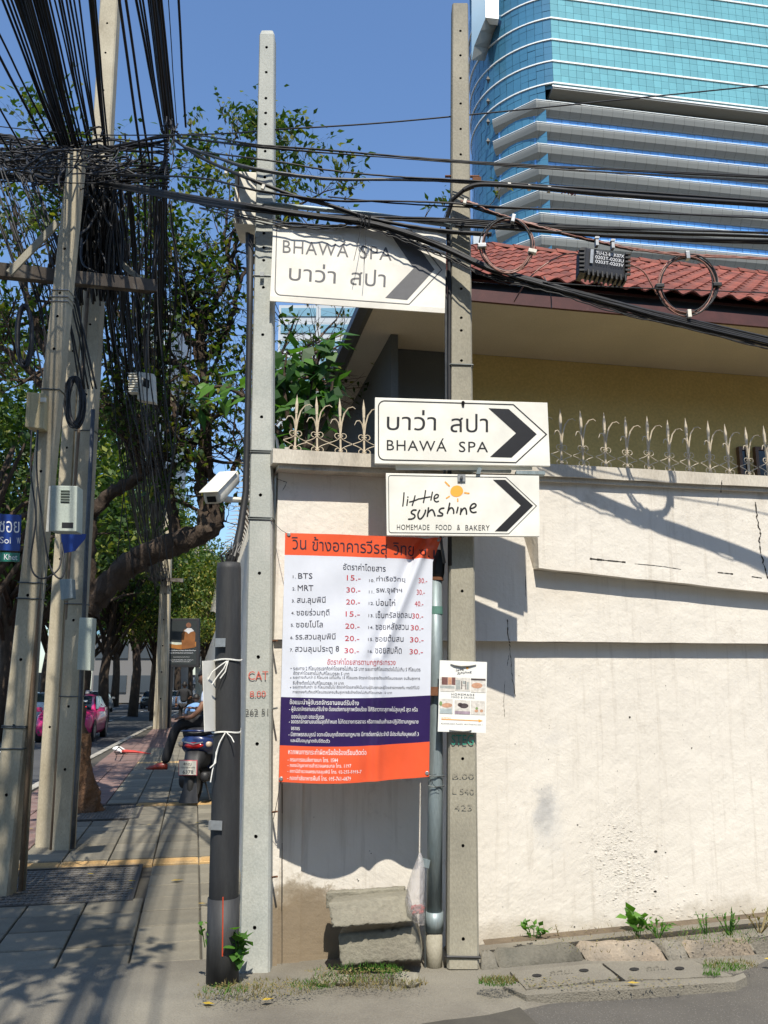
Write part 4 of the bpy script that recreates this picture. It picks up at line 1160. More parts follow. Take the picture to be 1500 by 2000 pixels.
for i in range(26):
    a = random.random() * 6.28; r_ = random.random() * .05; c = P(447, 1100, YB) + Vector((cos(a) * r_, sin(a) * r_, 0))
    b.tube([c + Vector((0, 0, -.03)), c + Vector((random.uniform(-.02, .03), random.uniform(-.02, .02), random.uniform(.02, .06))), c + Vector((random.uniform(.01, .05), random.uniform(-.02, .03), random.uniform(.05, .13)))], [.009, .008, .002], 5)
b.build('cable_stubs', M['black'], parent=bp)
b = MB(); pts = [P(452, 1105, YB + .02), P(462, 1070, YB + .05), P(470, 1030, YB + .1), P(480, 960, YB + .14), P(484, 800, YB + .16), P(488, 600, YB + .17), P(490, 460, YB + .17)]
b.tube(pts, [.026, .024, .022, .02, .02, .02, .02], 10); tag(b.build('feeder_cable', M['cable'], smooth=True), 'thick black cable climbing from the charcoal duct up the left edge of the pale pole', 'cable')
# white board tied to the pipe and slats behind
bd = thing('tied_board', 'blank white board seen edge on, tied with white rope to the charcoal duct pipe', 'board', loc=P(412, 1428, YB - .09))
b = MB(); A = [P(396, 1291, YB - .17), P(421, 1289, YB - .03), P(424, 1427, YB - .03), P(400, 1429, YB - .17)]
nrm = (A[1] - A[0]).cross(A[3] - A[0]).normalized() * .004
b.add(A + [p + nrm for p in A], [(0, 1, 2, 3), (7, 6, 5, 4), (0, 4, 5, 1), (1, 5, 6, 2), (2, 6, 7, 3), (3, 7, 4, 0)]); b.build('panel', M['sign_white'], parent=bd)
def rope_tie(y, tails, label):
    t = thing('rope_tie', label, 'rope', loc=P(440, y, YB - .09))
    b = MB(); c = P(445 - (y - 1290) * .02, y, YB)
    for k in (0, 1):
        b.tube([c + Vector((.0785 * cos(a), .0785 * sin(a), .004 * k + .003 * sin(a * 3))) for a in [2 * pi * i / 28 for i in range(29)]], .0028, 5)
    b.build('loop', M['rope'], parent=t)
    for tl in tails:
        b = MB(); pts = [P(x, yy, YB - .085 - .012 * i) for i, (x, yy) in enumerate(tl)]
        b.tube(pts, .0032, 5); b.build('tail', M['rope'], parent=t)
rope_tie(1290, [[(444, 1291), (437, 1306), (424, 1322), (414, 1337)], [(443, 1291), (430, 1300), (415, 1312), (402, 1335)], [(446, 1290), (440, 1312), (430, 1325)]], 'white rope knotted round the charcoal pipe at the top corner of the blank board')
rope_tie(1430, [[(440, 1431), (428, 1452), (421, 1480), (415, 1505), (411, 1528)], [(443, 1431), (452, 1440), (457, 1450)], [(440, 1431), (430, 1448), (422, 1470), (421, 1490), (410, 1500)]], 'white rope knotted round the charcoal pipe below the blank board, with long tails')
for (xa, ya, xb, yb, Yd) in ((471, 1350, 468, 1422, 5.05), (467, 1422, 459, 1800, 5.02)):
    b = MB(); a_, c_ = P(xa, ya, Yd), P(xb, yb, Yd)
    b.tube([a_, c_], .011, 4); 
tag(b.build('white_strip', M['box_white']), 'narrow whitish slat standing between the charcoal pipe and the pale pole', 'strip')
# ------------------------------------------------------------------ CCTV camera on an arm
ct = thing('security_camera', 'cream weatherproof security camera on a short arm left of the pale pole', 'security camera', loc=P(436, 975, 5.05))
b = MB(); A, B_ = P(413, 972, 4.82), P(453, 930, 5.12); d = (B_ - A).normalized(); q = d.to_track_quat('Y', 'Z').to_matrix().to_4x4()
Lc = (B_ - A).length
b.M = Matrix.Translation(A) @ q; b.box(-.052, .052, 0, Lc, -.045, .038); b.M = None; hs_ = b.build('housing', M['box_white'], parent=ct, bevel=.022, smooth=R(50))
b = MB(); b.M = Matrix.Translation(A) @ q; b.box(-.058, .058, -.03, Lc * .88, .040, .048); b.M = None; b.build('sun_shield', M['box_white'], parent=ct, bevel=.004)
b = MB(); b.M = Matrix.Translation(A) @ q; b.box(-.026, .026, -.006, .002, -.026, .008); b.M = None; b.build('lens_window', M['hole'], parent=ct)
b = MB(); b.tube([P(438, 955, 5.0), P(438, 975, 5.02)], .018, 10); b.tube([P(438, 975, 5.02), P(472, 977, 5.1), P(492, 977, 5.12)], [.02, .016, .016], 8); b.build('bracket', M['box_white'], parent=ct)
# white box high on the back of the pale pole
YX = 5.13
def quad_box(name, parent, pts, d, mat, bevel=.004, dvec=None):
    """front face from four measured corners (tl, tr, br, bl) and a depth"""
    A = pts; dv = dvec if dvec is not None else Vector((0, d, 0))
    b = MB(); f = list(A) + [p + dv for p in A]
    b.add(f, [(0, 3, 2, 1), (4, 5, 6, 7), (0, 1, 5, 4), (1, 2, 6, 5), (2, 3, 7, 6), (3, 0, 4, 7)])
    return b.build(name, M[mat] if isinstance(mat, str) else mat, parent=parent, bevel=bevel)
wb = thing('junction_box', 'large white metal box fixed high behind the pale pole', 'junction box', loc=P(480, 470, YX + .15))
fr = [P(459, 334, YX), P(512, 337, YX), P(508, 440, YX), P(456, 436, YX)]
quad_box('casing', wb, fr, .26, 'box_white', .006)
b = MB(); b.tube([P(484, 450, YX + .12), P(486, 520, YX + .1), P(487, 640, YX + .1)], .017, 8); b.build('entry_pipe', M['cable_grey'], parent=wb)
b = MB(); b.tube([P(466, 334, YX - .004), P(465, 436, YX - .004)], .003, 4); b.build('door_seam', M['rust'], parent=wb)
# ================================================================== ARROW SIGNS
M['rail_grey'] = plain('rail_grey', (.10, .11, .12), .5, metal=.3)
def sign_board(label, c, Yc, slope=.095, thick=.028, faded=False, rails=()):
    """c: measured corners tl, tr, br, bl; the face lies on one plane facing the soi"""
    N = Vector((slope, -1, 0)).normalized(); A0 = Vector((.3, Yc, 0))
    sf = lambda x, y, o=0.0: plane_hit(x, y, A0 + N * o, N)
    t = thing('arrow_sign', label, 'sign', loc=sf((c[0][0] + c[1][0]) / 2, c[2][1]))
    f = [sf(*p) for p in c]
    quad_box('panel', t, f, thick, 'sign_white' if not faded else 'sign_faded', .002, dvec=-N * thick)
    for (y0_, y1_) in rails:
        b = MB(); b.hexa([sf(c[0][0] + 40, y1_, -thick - .03), sf(c[1][0] - 30, y1_, -thick - .03), sf(c[1][0] - 30, y1_, -thick - .001), sf(c[0][0] + 40, y1_, -thick - .001),
                          sf(c[0][0] + 40, y0_, -thick - .03), sf(c[1][0] - 30, y0_, -thick - .03), sf(c[1][0] - 30, y0_, -thick - .001), sf(c[0][0] + 40, y0_, -thick - .001)])
        b.build('back_rail', M['galv'], parent=t)
    return t, sf
def z4(x, y): return (720 + x / 4.1667, 760 + y / 4.1667)
def z5(x, y): return (480 + x / 3.125, 360 + y / 3.125)
def outline(b, pts, wd, sf, o=.0012):
    line_on(b, pts, wd, lambda x, y: sf(x, y, o), closed=True)
def arc(cx, cy, r, a0, a1, n=6): return [(cx + r * cos(a0 + (a1 - a0) * i / n), cy + r * sin(a0 + (a1 - a0) * i / n)) for i in range(n + 1)]
# middle sign
def sign_mat2():
    m, t, b, o = nodes('sign_rust')
    co = coord(t); base = (.82, .79, .69)
    x = t.nodes.new('ShaderNodeSeparateXYZ'); t.links.new(co, x.inputs[0])
    def streak(c, w_, s_):
        nonlocal base
        mth = t.nodes.new('ShaderNodeMath'); mth.operation = 'SUBTRACT'; t.links.new(x.outputs[0], mth.inputs[0]); mth.inputs[1].default_value = c
        ab = t.nodes.new('ShaderNodeMath'); ab.operation = 'ABSOLUTE'; t.links.new(mth.outputs[0], ab.inputs[0])
        nz = t.nodes.new('ShaderNodeMath'); nz.operation = 'MULTIPLY_ADD'; t.links.new(noise(t, coord(t, (8, 8, 2)), 3, 4), nz.inputs[0]); nz.inputs[1].default_value = w_; t.links.new(ab.outputs[0], nz.inputs[2])
        f = ramp(t, nz.outputs[0], [(w_ * .45, s_), (w_ * 1.25, 0)])
        zf_ = ramp(t, x.outputs[2], [(.08, .12), (.40, 1.0)])
        f2 = mix(t, 1, f, zf_, 'MULTIPLY')
        base = mix(t, f2, base, (.62, .36, .11))
    streak(-.065, .028, .75); streak(-.17, .014, .3); streak(-.11, .02, .15)
    t.links.new(base, b.inputs['Base Color']); b.inputs['Roughness'].default_value = .4
    return m
M['sign_rusty'] = sign_mat2()
c2 = [(732.5, 776.3), (1069.2, 786.4), (1074.7, 910), (732, 905.2)]
sg2, f2 = sign_board('middle white arrow sign with Thai words above BHAWA SPA and rust streaks', c2, 5.0, rails=((905, 918),))
sg2.children[0].data.materials[0] = M['sign_rusty'] if len(sg2.children) else None
g2 = lambda x, y: f2(*z4(x, y), .0013)
b = MB()
text_on(b, 'บาว่า', (147, 332), (548, 337), 165, g2, None, bold=.012, shear=.02)
text_on(b, 'สปา', (666, 350), (972, 352), 150, g2, None, bold=.012)
text_on(b, 'BHAWA', (148, 497), (635, 508), 84, g2, None, spacing=1.12); text_on(b, 'SPA', (735, 512), (972, 514), 86, g2, None, spacing=1.12)
line_on(b, [(607, 400), (592, 424)], 9, g2)
b.build('lettering', M['sign_black'], parent=sg2)
b = MB(); b.add([g2(*p) for p in ((975, 155), (1140, 162), (1368, 366), (1163, 557), (988, 552), (1200, 358))], [(0, 1, 2, 5), (5, 2, 3, 4)]); b.build('arrow', M['sign_black'], parent=sg2)
b = MB(); pts = arc(130, 145, 50, pi, pi * 1.5) + [(1178, 126), (1447, 368), (1198, 598)] + [(130, 575)] + arc(130, 525, 50, pi * .5, pi)[1:]
outline(b, pts, 9, lambda x, y, o: g2(x, y)); b.build('border', M['sign_black'], parent=sg2)
b = MB(); b.tube([f2(904.5, 786, .0), f2(904.5, 786, .012)], [.011, .009], 6); b.obox(f2(904.5, 790, .004), (1, 0, 0), (0, 1, 0), (0, 0, 1), .007, .003, .012); b.build('bolt', M['hole'], parent=sg2)
# lower sign
c3 = [(753.6, 924), (1053, 929.2), (1054.2, 1047.6), (755.5, 1045.6)]
sg3, f3 = sign_board('lowest white arrow sign with an orange sun and handwritten words', c3, 5.01, slope=.05)
g3 = lambda x, y: f3(*z4(x, y), .0013)
b = MB()
text_on(b, 'HOMEMADE', (230, 1145), (495, 1147), 44, g3, None, spacing=1.1); text_on(b, 'FOOD', (547, 1147), (675, 1148), 44, g3, None, spacing=1.1)
text_on(b, '&', (719, 1148), (745, 1148), 44, g3, None); text_on(b, 'BAKERY', (788, 1150), (985, 1151), 44, g3, None, spacing=1.1)
b.build('lettering', M['sign_black'], parent=sg3)
strokes = [[(288, 843), (284, 900), (278, 950)], [(318, 898), (311, 945)], [(319, 877), (320, 879)], [(378, 868), (368, 905), (355, 946)], [(334, 918), (365, 910), (410, 892)],
           [(463, 826), (456, 875), (446, 922)], [(415, 893), (455, 884), (500, 876)], [(519, 838), (513, 870), (507, 902)], [(533, 890), (560, 882), (567, 862), (548, 858), (533, 880), (536, 905), (552, 917), (568, 912)],
           [(386, 984), (364, 984), (348, 998), (352, 1012), (372, 1022), (376, 1040), (356, 1055), (326, 1058)],
           [(415, 985), (402, 1015), (405, 1045), (420, 1056), (440, 1040), (458, 1008), (463, 985)], [(487, 966), (483, 1000), (478, 1034)], [(481, 1010), (500, 988), (518, 982), (530, 998), (540, 1030)],
           [(612, 968), (588, 972), (574, 990), (584, 1004), (602, 1014), (596, 1030), (562, 1030)], [(660, 928), (650, 975), (641, 1010)], [(647, 990), (665, 968), (682, 968), (692, 990), (692, 1010)],
           [(727, 962), (722, 985), (717, 1005)], [(752, 972), (750, 1000), (747, 1018)], [(750, 1003), (768, 975), (783, 968), (794, 985), (797, 1016)],
           [(828, 972), (855, 965), (874, 948), (864, 932), (842, 938), (826, 965), (832, 992), (850, 1004), (874, 1000)]]
b = MB()
for s_ in strokes: stroke_on(b, s_, 13 if s_[0][1] > 920 else 11, g3)
b.build('handwriting', M['sign_black'], parent=sg3)
b = MB(); b.add([g3(717 + 52 * cos(a) * (1 + .02 * sin(3 * a)) + 4 * sin(a), 830 + 46 * sin(a) - 6 * cos(a)) for a in [2 * pi * i / 28 for i in range(28)]], [tuple(range(28))])
for s_, wd in (([(624, 756), (640, 772), (656, 788)], 12), ([(633, 888), (645, 880), (657, 872)], 10), ([(725, 893), (726, 912)], 11), ([(782, 843), (800, 846), (816, 848)], 12), ([(737, 762), (738, 766)], 8)): stroke_on(b, s_, wd, g3)
b.build('sun_drawing', M['orange_ink'], parent=sg3)
b = MB(); b.add([g3(*p) for p in ((1012, 737), (1112, 738), (1338, 948), (1125, 1158), (1027, 1157), (1238, 946))], [(0, 1, 2, 5), (5, 2, 3, 4)]); b.build('arrow', M['sign_black'], parent=sg3)
b = MB(); pts = arc(180, 720, 18, pi, pi * 1.5, 4) + [(1118, 718), (1366, 950), (1140, 1177), (186, 1168)] + arc(184, 1150, 18, pi * .5, pi, 4)[1:]
outline(b, pts, 5, lambda x, y, o: g3(x, y)); b.build('border', M['sign_black'], parent=sg3)
b = MB(); b.obox(f3(901.5, 933.5, .006), (1, .05, 0), (0, 1, 0), (0, 0, 1), .0235, .003, .022); b.build('clamp_plate', M['steel'], parent=sg3)
b = MB(); b.cyl(f3(901.5, 932, .008), f3(901.5, 932, .022), .009, n=8); b.build('bolt', M['steel'], parent=sg3)
# tray bracket between the two signs
b = MB(); b.obox(P(948, 918, 5.12), (1, .1, 0), (0, 1, 0), (0, 0, 1), .16, .02, .012); b.obox(P(1035, 925, 5.1), (1, .1, 0), (0, 1, 0), (0, 0, 1), .09, .03, .01); b.obox(P(935, 921, 5.03), (1, .1, 0), (0, 1, 0), (.3, 0, 1), .012, .02, .02)
tag(b.build('sign_bracket', M['galv']), 'grey steel bracket bar in the gap between the two lower arrow signs', 'bracket')
# upper sign, faded, between the two poles
M['sign_faded'] = weather('sign_faded', (.80, .77, .69), (.84, .81, .73), rough=.4, sc=2, fine=5, bs=0, dirt=(.62, .6, .54), dirt_at=(.62, .8)); M['faded_ink'] = plain('faded_ink', (.10, .10, .105), .5, var=.1)
c1 = [(534, 433.5), (872, 449.5), (869, 609), (527, 585)]
sg1, f1 = sign_board('highest white arrow sign, BHAWA SPA above Thai words, spanning between the two concrete poles', c1, 5.12, slope=.10, faded=True)
g1 = lambda x, y: f1(*z5(x, y), .0013)
b = MB()
text_on(b, 'BHAWA', (225, 417), (626, 445), 78, g1, None, spacing=1.12, shear=.03); text_on(b, 'SPA', (697, 452), (890, 466), 80, g1, None, spacing=1.12, shear=.03)
text_on(b, 'บาว่า', (262, 584), (548, 606), 112, g1, None, bold=.014, shear=.05)
text_on(b, 'สปา', (637, 612), (852, 628), 102, g1, None, bold=.014, shear=.05)
line_on(b, [(608, 350), (592, 372)], 7, g1)
b.build('lettering', M['faded_ink'], parent=sg1)
b = MB(); b.add([g1(*p) for p in ((880, 300), (1010, 320), (1152, 520), (985, 705), (852, 692), (1025, 512))], [(0, 1, 2, 5), (5, 2, 3, 4)]); b.build('arrow', M['faded_ink'], parent=sg1)
b = MB(); pts = arc(225, 275, 36, pi, pi * 1.5) + [(1010, 284), (1196, 522), (997, 732), (215, 676)] + arc(215, 640, 36, pi * .5, pi)[1:]
outline(b, pts, 6, lambda x, y, o: g1(x, y)); b.build('border', M['faded_ink'], parent=sg1)
b = MB(); b.hexa([f1(527, 587.5, -.06), f1(869, 611.5, -.06), f1(869, 611.5, .004), f1(527, 587.5, .004), f1(527, 577.5, -.06), f1(869, 601.5, -.06), f1(869, 601.5, .006), f1(527, 577.5, .006)]); b.build('lower_rail', M['sign_faded'], parent=sg1)
b = MB(); b.tube([P(513, 398, 5.06), P(600, 406, 5.065), P(720, 418, 5.08), P(880, 440, 5.11)], .016, 10); tag(b.build('steel_tube', M['galv'], smooth=True), 'galvanised steel tube spanning the two poles just above the highest sign', 'tube')
# ================================================================== FARE BANNER
M['vinyl_white'] = plain('vinyl_white', (.66, .68, .74), .42, var=.02); M['vinyl_red'] = plain('vinyl_red', (.78, .105, .035), .4, var=.03); M['vinyl_navy'] = plain('vinyl_navy', (.022, .008, .075), .45, var=.05)
M['ink_dark'] = plain('ink_dark', (.02, .018, .035), .5); M['ink_red'] = plain('ink_red', (.50, .02, .035), .5); M['ink_white'] = plain('ink_white', (.8, .8, .8), .5)
YN = 4.93
def b_edge(v):       # measured left and right edges
    ln = [(0, 557, 1041), (1, 544.5, 1527)]
    xl = 557 + (544.5 - 557) * v; yl = 1041 + 486 * v
    if v < .1: xr = 862 - 17 * v / .1; 
    else: xr = 845 - 7 * (v - .1) / .9
    yr = 1051 + 466 * v
    return xl, yl, xr, yr
def fold(x, y):      # outward bulge in metres as a function of the measuring plane
    v = min(1, max(0, (y - 1045) / 480)); xl, yl, xr, yr = b_edge(v); u = min(1, max(0, (x - xl) / (xr - xl)))
    d = .062 * sin(pi * min(1, u * 1.45)) ** 1.3 * (.12 + .88 * v ** 1.5)
    uf = .97 - .30 * min(1, v * 2.0) - .02 * v                # the diagonal crease
    k = (u - uf) / .035
    d += (.038 * math.exp(-k * k) * (1 - .55 * v) if v > .05 else .02 * math.exp(-k * k)) - .030 * math.exp(-((u - uf + .055) / .04) ** 2) * (1 - .5 * v)
    d -= .035 * math.exp(-((u - .78) / .10) ** 2) * v * v
    d += .005 * sin(9 * v + 5 * u) * sin(pi * u) + .0022 * sin(31 * v + 9 * u) * sin(pi * u) + .0015 * sin(23 * u - 14 * v)
    d += .012 * math.exp(-((u - .12 - .22 * (v - .55)) / .03) ** 2) * math.exp(-((v - .62) / .12) ** 2)
    return d
def bsurf(x, y, o=0.0):
    v = min(1, max(0, (y - 1045) / 480)); xl, yl, xr, yr = b_edge(v); u = (x - xl) / (xr - xl)
    Yb = YN + .17 * max(0, min(1, u)) * (1 - .0)
    q = P(x, y, Yb - o); nrm = Vector((.05, -1, .02)); return q + nrm * fold(x, y)
bn = thing('fare_banner', 'vinyl fare banner with orange header, white price list and navy band, hung beside the pipe', 'banner', loc=P(690, 1527, YN))
bands = [(0, .088, 'vinyl_red', 'header'), (.088, .659, 'vinyl_white', 'price_list_field'), (.659, .853, 'vinyl_navy', 'navy_field'), (.853, 1, 'vinyl_red', 'contact_field')]
for (va, vb, m_, nm) in bands:
    b = MB()
    def fn(u, w_):
        v = va + (vb - va) * w_; xl, yl, xr, yr = b_edge(v)
        sag = 6 * sin(pi * u) * v
        x = xl + (xr - xl) * u; y = yl + (yr - yl) * u + sag
        return bsurf(x, y)
    b.grid(90, max(6, int(150 * (vb - va))), fn); o = b.build(nm, M[m_], parent=bn, smooth=True)
TH = None
def bz(x, y): return (540 + x / 4.5455, 1030 + y / 4.5455)       # first enlarged view
def bz2(x, y): return (540 + x / 4.5455, 1280 + y / 4.5455)
def put(b, s, xa, ya, xb, yb, h, f=bz, fnt=None, bold=0.0, o=.0016, res=2):
    A_, B_ = f(xa, ya), f(xb, yb)
    text_on(b, s, A_, B_, h / 4.5455, lambda x, y: bsurf(x, y, o), fnt, bold=bold, res=res)
dk, rdk, wt = MB(), MB(), MB()
put(dk, 'วิน', 135, 195, 265, 200, 110, fnt=TH); put(dk, 'ข้างอาคารวีรสุ', 318, 245, 985, 275, 160, fnt=TH); put(dk, 'วิทยุ', 1035, 278, 1222, 288, 145, fnt=TH); put(dk, 'ซ.1', 1268, 250, 1405, 275, 72, fnt=TH)
put(dk, 'อัตราค่าโดยสาร', 592, 378, 970, 392, 62, fnt=TH)
rowsL = [('1.', 'BTS', '15.-', 458, 320), ('2.', 'MRT', '30.-', 565, 328), ('3.', 'สน.ลุมพินี', '20.-', 672, 436), ('4.', 'ซอยร่วมฤดี', '15.-', 780, 470), ('5.', 'ซอยโปโล', '20.-', 888, 412), ('6.', 'รร.สวนลุมพินี', '20.-', 998, 524), ('7.', 'สวนลุมประตู 8', '30.-', 1108, 556)]
for i, (n_, s, pr_, y, xe) in enumerate(rowsL):
    x0 = 193 - i * 4.3
    put(dk, n_, x0 - 48, y - 6, x0 - 20, y - 5, 26, fnt=None)
    if i < 2: put(dk, s, x0, y - 2, xe, y + 1, 50, fnt=None, bold=.022)
    else: put(dk, s, x0 - 2, y + (15 if 'ุ' in s or 'ู' in s or 'ฤ' in s else 0), xe, y + (16 if 'ุ' in s or 'ู' in s or 'ฤ' in s else 1), 74 if 'ุ' in s or 'ฤ' in s else 60, fnt=TH, bold=.006)
    put(rdk, pr_, 625 - i * 3.5, y + 14 - i * .5, 747 - i * 2.4, y + 16 - i * .5, 46, fnt=None, bold=.025)
rowsR = [('10.', 'ท่าเรือวิทยุ', '30.-', 490, 1145, 1262, 1338), ('11.', 'รพ.จุฬาฯ', '30.-', 592, 1115, 1246, 1316), ('12.', 'บ่อนไก่', '40.-', 694, 1056, 1228, 1304), ('13.', 'เซ็นทรัลชิดลม', '30.-', 803, 1200, 1204, 1303),
         ('14.', 'ซอยหลังสวน', '30.-', 908, 1172, 1192, 1305), ('15.', 'ซอยต้นสน', '30.-', 1014, 1128, 1186, 1306), ('16.', 'ซอยสมคิด', '30.-', 1120, 1112, 1182, 1300)]
for i, (n_, s, pr_, y, xe, xp, xq) in enumerate(rowsR):
    x0 = 888 - i * 2
    put(dk, n_, x0 - 65, y - 6, x0 - 18, y - 5, 26, fnt=None); put(dk, s, x0, y, xe, y + 1, 62, fnt=TH, bold=.006)
    put(rdk, pr_, xp, y + 6, xq, y + 7, 46, fnt=None, bold=.022)
put(rdk, 'อัตราค่าโดยสารตามกฎกระทรวง', 452, 96, 1058, 98, 68, f=bz2, fnt=TH, bold=.008)
small = [('•', 124, 122, 136, 122, 12), ('ระยะทาง 2 กิโลเมตรแรกคิดค่าโดยสารไม่เกิน 25 บาท ระยะทางกิโลเมตรต่อไปไม่เกิน 5 กิโลเมตร', 150, 132, 1278, 142, 38), ('อัตราค่าโดยสารไม่เกินกิโลเมตรละ 5 บาท', 150, 172, 645, 180, 34),
         ('•', 122, 206, 134, 206, 12), ('ระยะทางเกินกว่า 5 กิโลเมตร แต่ไม่เกิน 15 กิโลเมตร อัตราค่าโดยสารตั้งแต่กิโลเมตรแรก จนสิ้นสุดการ', 147, 216, 1274, 226, 38), ('รับจ้างต้องไม่เกินกิโลเมตรละ 10 บาท', 146, 258, 596, 264, 34),
         ('•', 120, 291, 132, 291, 12), ('ระยะทางเกินกว่า 15 กิโลเมตรขึ้นไป อัตราค่าโดยสารให้เป็นตามผู้ขับรถและผู้โดยสารตกลงกัน กรณีที่ไม่มี', 145, 302, 1268, 308, 38), ('การตกลงกันตั้งแต่กิโลเมตรแรกจนสิ้นสุดการรับจ้างต้องไม่เกินกิโลเมตรละ 10 บาท', 145, 344, 1026, 352, 36)]
for s, xa, ya, xb, yb, h in small: put(dk, s, xa, ya, xb, yb, h, f=bz2, fnt=TH, res=1)
whites = [('ข้อแนะนำผู้ขับรถจักรยานยนต์รับจ้าง', 118, 448, 730, 458, 62, .012), ('- ผู้ขับรถจักรยานยนต์รับจ้าง ต้องแต่งกายสุภาพเรียบร้อย ใช้กิริยาวาจาสุภาพไม่สูบบุหรี่ สุรา หรือ', 114, 506, 1254, 512, 56, .006), ('ของมึนเมา ขณะขับรถ', 134, 560, 422, 564, 42, .006),
          ('- จอดรถจักรยานยนต์ในจุดที่กำหนด ไม่กีดขวางการจราจร หรือทางเดินเท้าและปฏิบัติตามกฎหมาย', 112, 616, 1260, 618, 54, .006), ('จราจร', 130, 662, 208, 664, 28, .006), ('- มีสภาพรถสมบูรณ์ จดทะเบียนถูกต้องตามกฎหมาย มีการต่อภาษีประจำปี มีประกันภัยบุคคลที่ 3', 108, 730, 1264, 730, 56, .006),
          ('และมีใบอนุญาตขับขี่ติดตัว', 128, 778, 474, 784, 46, .006), ('หากพบการกระทำผิดหรือข้อร้องเรียนติดต่อ', 106, 876, 798, 884, 54, .008), ('- กรมการขนส่งทางบก โทร. 1584', 100, 940, 546, 944, 42, .004), ('- กองบัญชาการตำรวจนครบาล โทร. 1197', 99, 996, 662, 1000, 44, .004),
          ('- สถานีตำรวจนครบาลลุมพินี โทร. 02-255-5993-7', 98, 1050, 754, 1056, 46, .004), ('- กองกำลังทหารพื้นที่ โทร. 095-761-6879', 97, 1104, 660, 1108, 44, .004)]
for s, xa, ya, xb, yb, h, bo in whites: put(wt, s, xa, ya, xb, yb, h, f=bz2, fnt=TH, bold=bo, res=1)
dk.build('dark_lettering', M['ink_dark'], parent=bn); rdk.build('red_lettering', M['ink_red'], parent=bn); wt.build('white_lettering', M['ink_white'], parent=bn)
b = MB()
for (x, y) in ((564, 1044), (856, 1055), (549, 1521), (834, 1510)):
    c = bsurf(x, y, .002); b.M = Matrix.Translation(c) @ Matrix.Rotation(pi / 2, 4, 'X'); b.lathe([(.004, -.002), (.009, -.002), (.011, .002), (.009, .003), (.004, .003)], n=12); b.M = None
b.build('eyelets', M['steel'], parent=bn)
for (x, y, x2, y2, Y2) in ((564, 1044, 534, 1020, 5.1), (856, 1055, 874, 1040, 5.15), (549, 1521, 534, 1600, 5.1), (834, 1510, 852, 1512, 5.15), (834, 1512, 858, 1545, 5.15)):
    b = MB(); a_ = bsurf(x, y); c_ = P(x2, y2, Y2); b.tube([a_, a_ * .5 + c_ * .5 + Vector((0, 0, -.01)), c_], .0018, 4); b.build('tie_string', M['wire_tie'], parent=bn)
# ================================================================== SMALL POSTER ON THE BROWN POLE
po = thing('cafe_poster', 'small white cafe poster with food pictures and an orange arrow, cable-tied to the brown pole', 'poster', loc=P(903, 1430, 5.06))
N3 = Vector((.06, -1, 0)).normalized(); PA = Vector((.5, 5.095, 0))
pf = lambda x, y, o=0.0: plane_hit(840 + x / 10, 1280 + y / 10, PA + N3 * o, N3)
A = [pf(190, 95), pf(1112, 130), pf(1090, 1515), pf(150, 1488)]
quad_box('sheet', po, A, .004, plain('poster_paper', (.84, .83, .78), .35, var=.01), 0)
def pm(nm, c): return plain(nm, c, .5, var=.2, sc=60)
cols = {'brown': pm('photo_brown', (.17, .08, .07)), 'tan': pm('photo_tan', (.55, .30, .19)), 'grey': pm('photo_grey', (.36, .38, .36)), 'pale': pm('photo_pale', (.66, .62, .56)), 'blue': pm('photo_blue', (.42, .48, .48)), 'dark': pm('photo_dark', (.08, .06, .06)), 'green': pm('photo_green', (.2, .3, .12)), 'plum': pm('photo_plum', (.36, .28, .33))}
def rects(mname, lst, o=.0015):
    b = MB()
    for r in lst:
        if len(r) == 4: x0, y0, x1, y1 = r; sk = (x0 - 190) * .035; b.add([pf(x0, y0, o), pf(x1, y0 + (x1 - x0) * .035, o), pf(x1, y1 + (x1 - x0) * .035, o), pf(x0, y1, o)], [(0, 1, 2, 3)])
        else:
            cx, cy, rx, ry, _ = r; b.add([pf(cx + rx * cos(2 * pi * i / 14), cy + ry * sin(2 * pi * i / 14), o) for i in range(14)], [tuple(range(14))])
    b.build('picture', cols[mname], parent=po)
rects('pale', [(200, 420, 480, 700), (490, 430, 785, 690), (798, 450, 1085, 720), (185, 845, 440, 1135), (480, 870, 782, 1145), (800, 880, 1078, 1155)])
rects('brown', [(228, 422, 345, 572), (425, 428, 495, 575)], .0019); rects('tan', [(350, 428, 422, 570), (915, 590, 108, 55, 0), (330, 975, 105, 45, 0), (905, 1085, 38, 28, 0), (1005, 1085, 30, 30, 0)], .0019)
rects('dark', [(800, 448, 1085, 485), (610, 500, 625, 660), (690, 500, 702, 665), (610, 590, 700, 598), (660, 985, 90, 50, 0), (590, 965, 50, 40, 0)], .0021)
rects('grey', [(500, 480, 590, 665), (640, 500, 690, 560), (715, 520, 755, 665), (195, 590, 480, 640)], .0018); rects('blue', [(190, 1035, 430, 1130)], .0019); rects('plum', [(482, 1085, 780, 1142)], .0019); rects('green', [(210, 940, 30, 45, 0), (912, 1035, 26, 26, 0)], .0022)
b = MB(); pfo = lambda x, y: pf(x, y, .0016)
text_on(b, 'HOMEMADE', (418, 780), (865, 795), 42, pfo, None, spacing=1.3, bold=.006); text_on(b, 'FOOD & DRINKS', (420, 828), (862, 845), 32, pfo, None, spacing=1.3, bold=.006)
text_on(b, 'RUENRUDEE PLACE, WITTHAYU SOI 1', (222, 1345), (1030, 1372), 26, pfo, None, spacing=1.15)
for s_, dx, dy in [(q, 0, 0) for q in strokes]:
    stroke_on(b, [(508 + (x - 278) * .5, 250 + (y - 830) * .52 + (x - 278) * .01) for x, y in s_], 7, pfo)
b.build('lettering', M['ink_dark'], parent=po)
b = MB(); b.add([pfo(727 + 26 * cos(a), 245 + 24 * sin(a)) for a in [2 * pi * i / 14 for i in range(14)]], [tuple(range(14))])
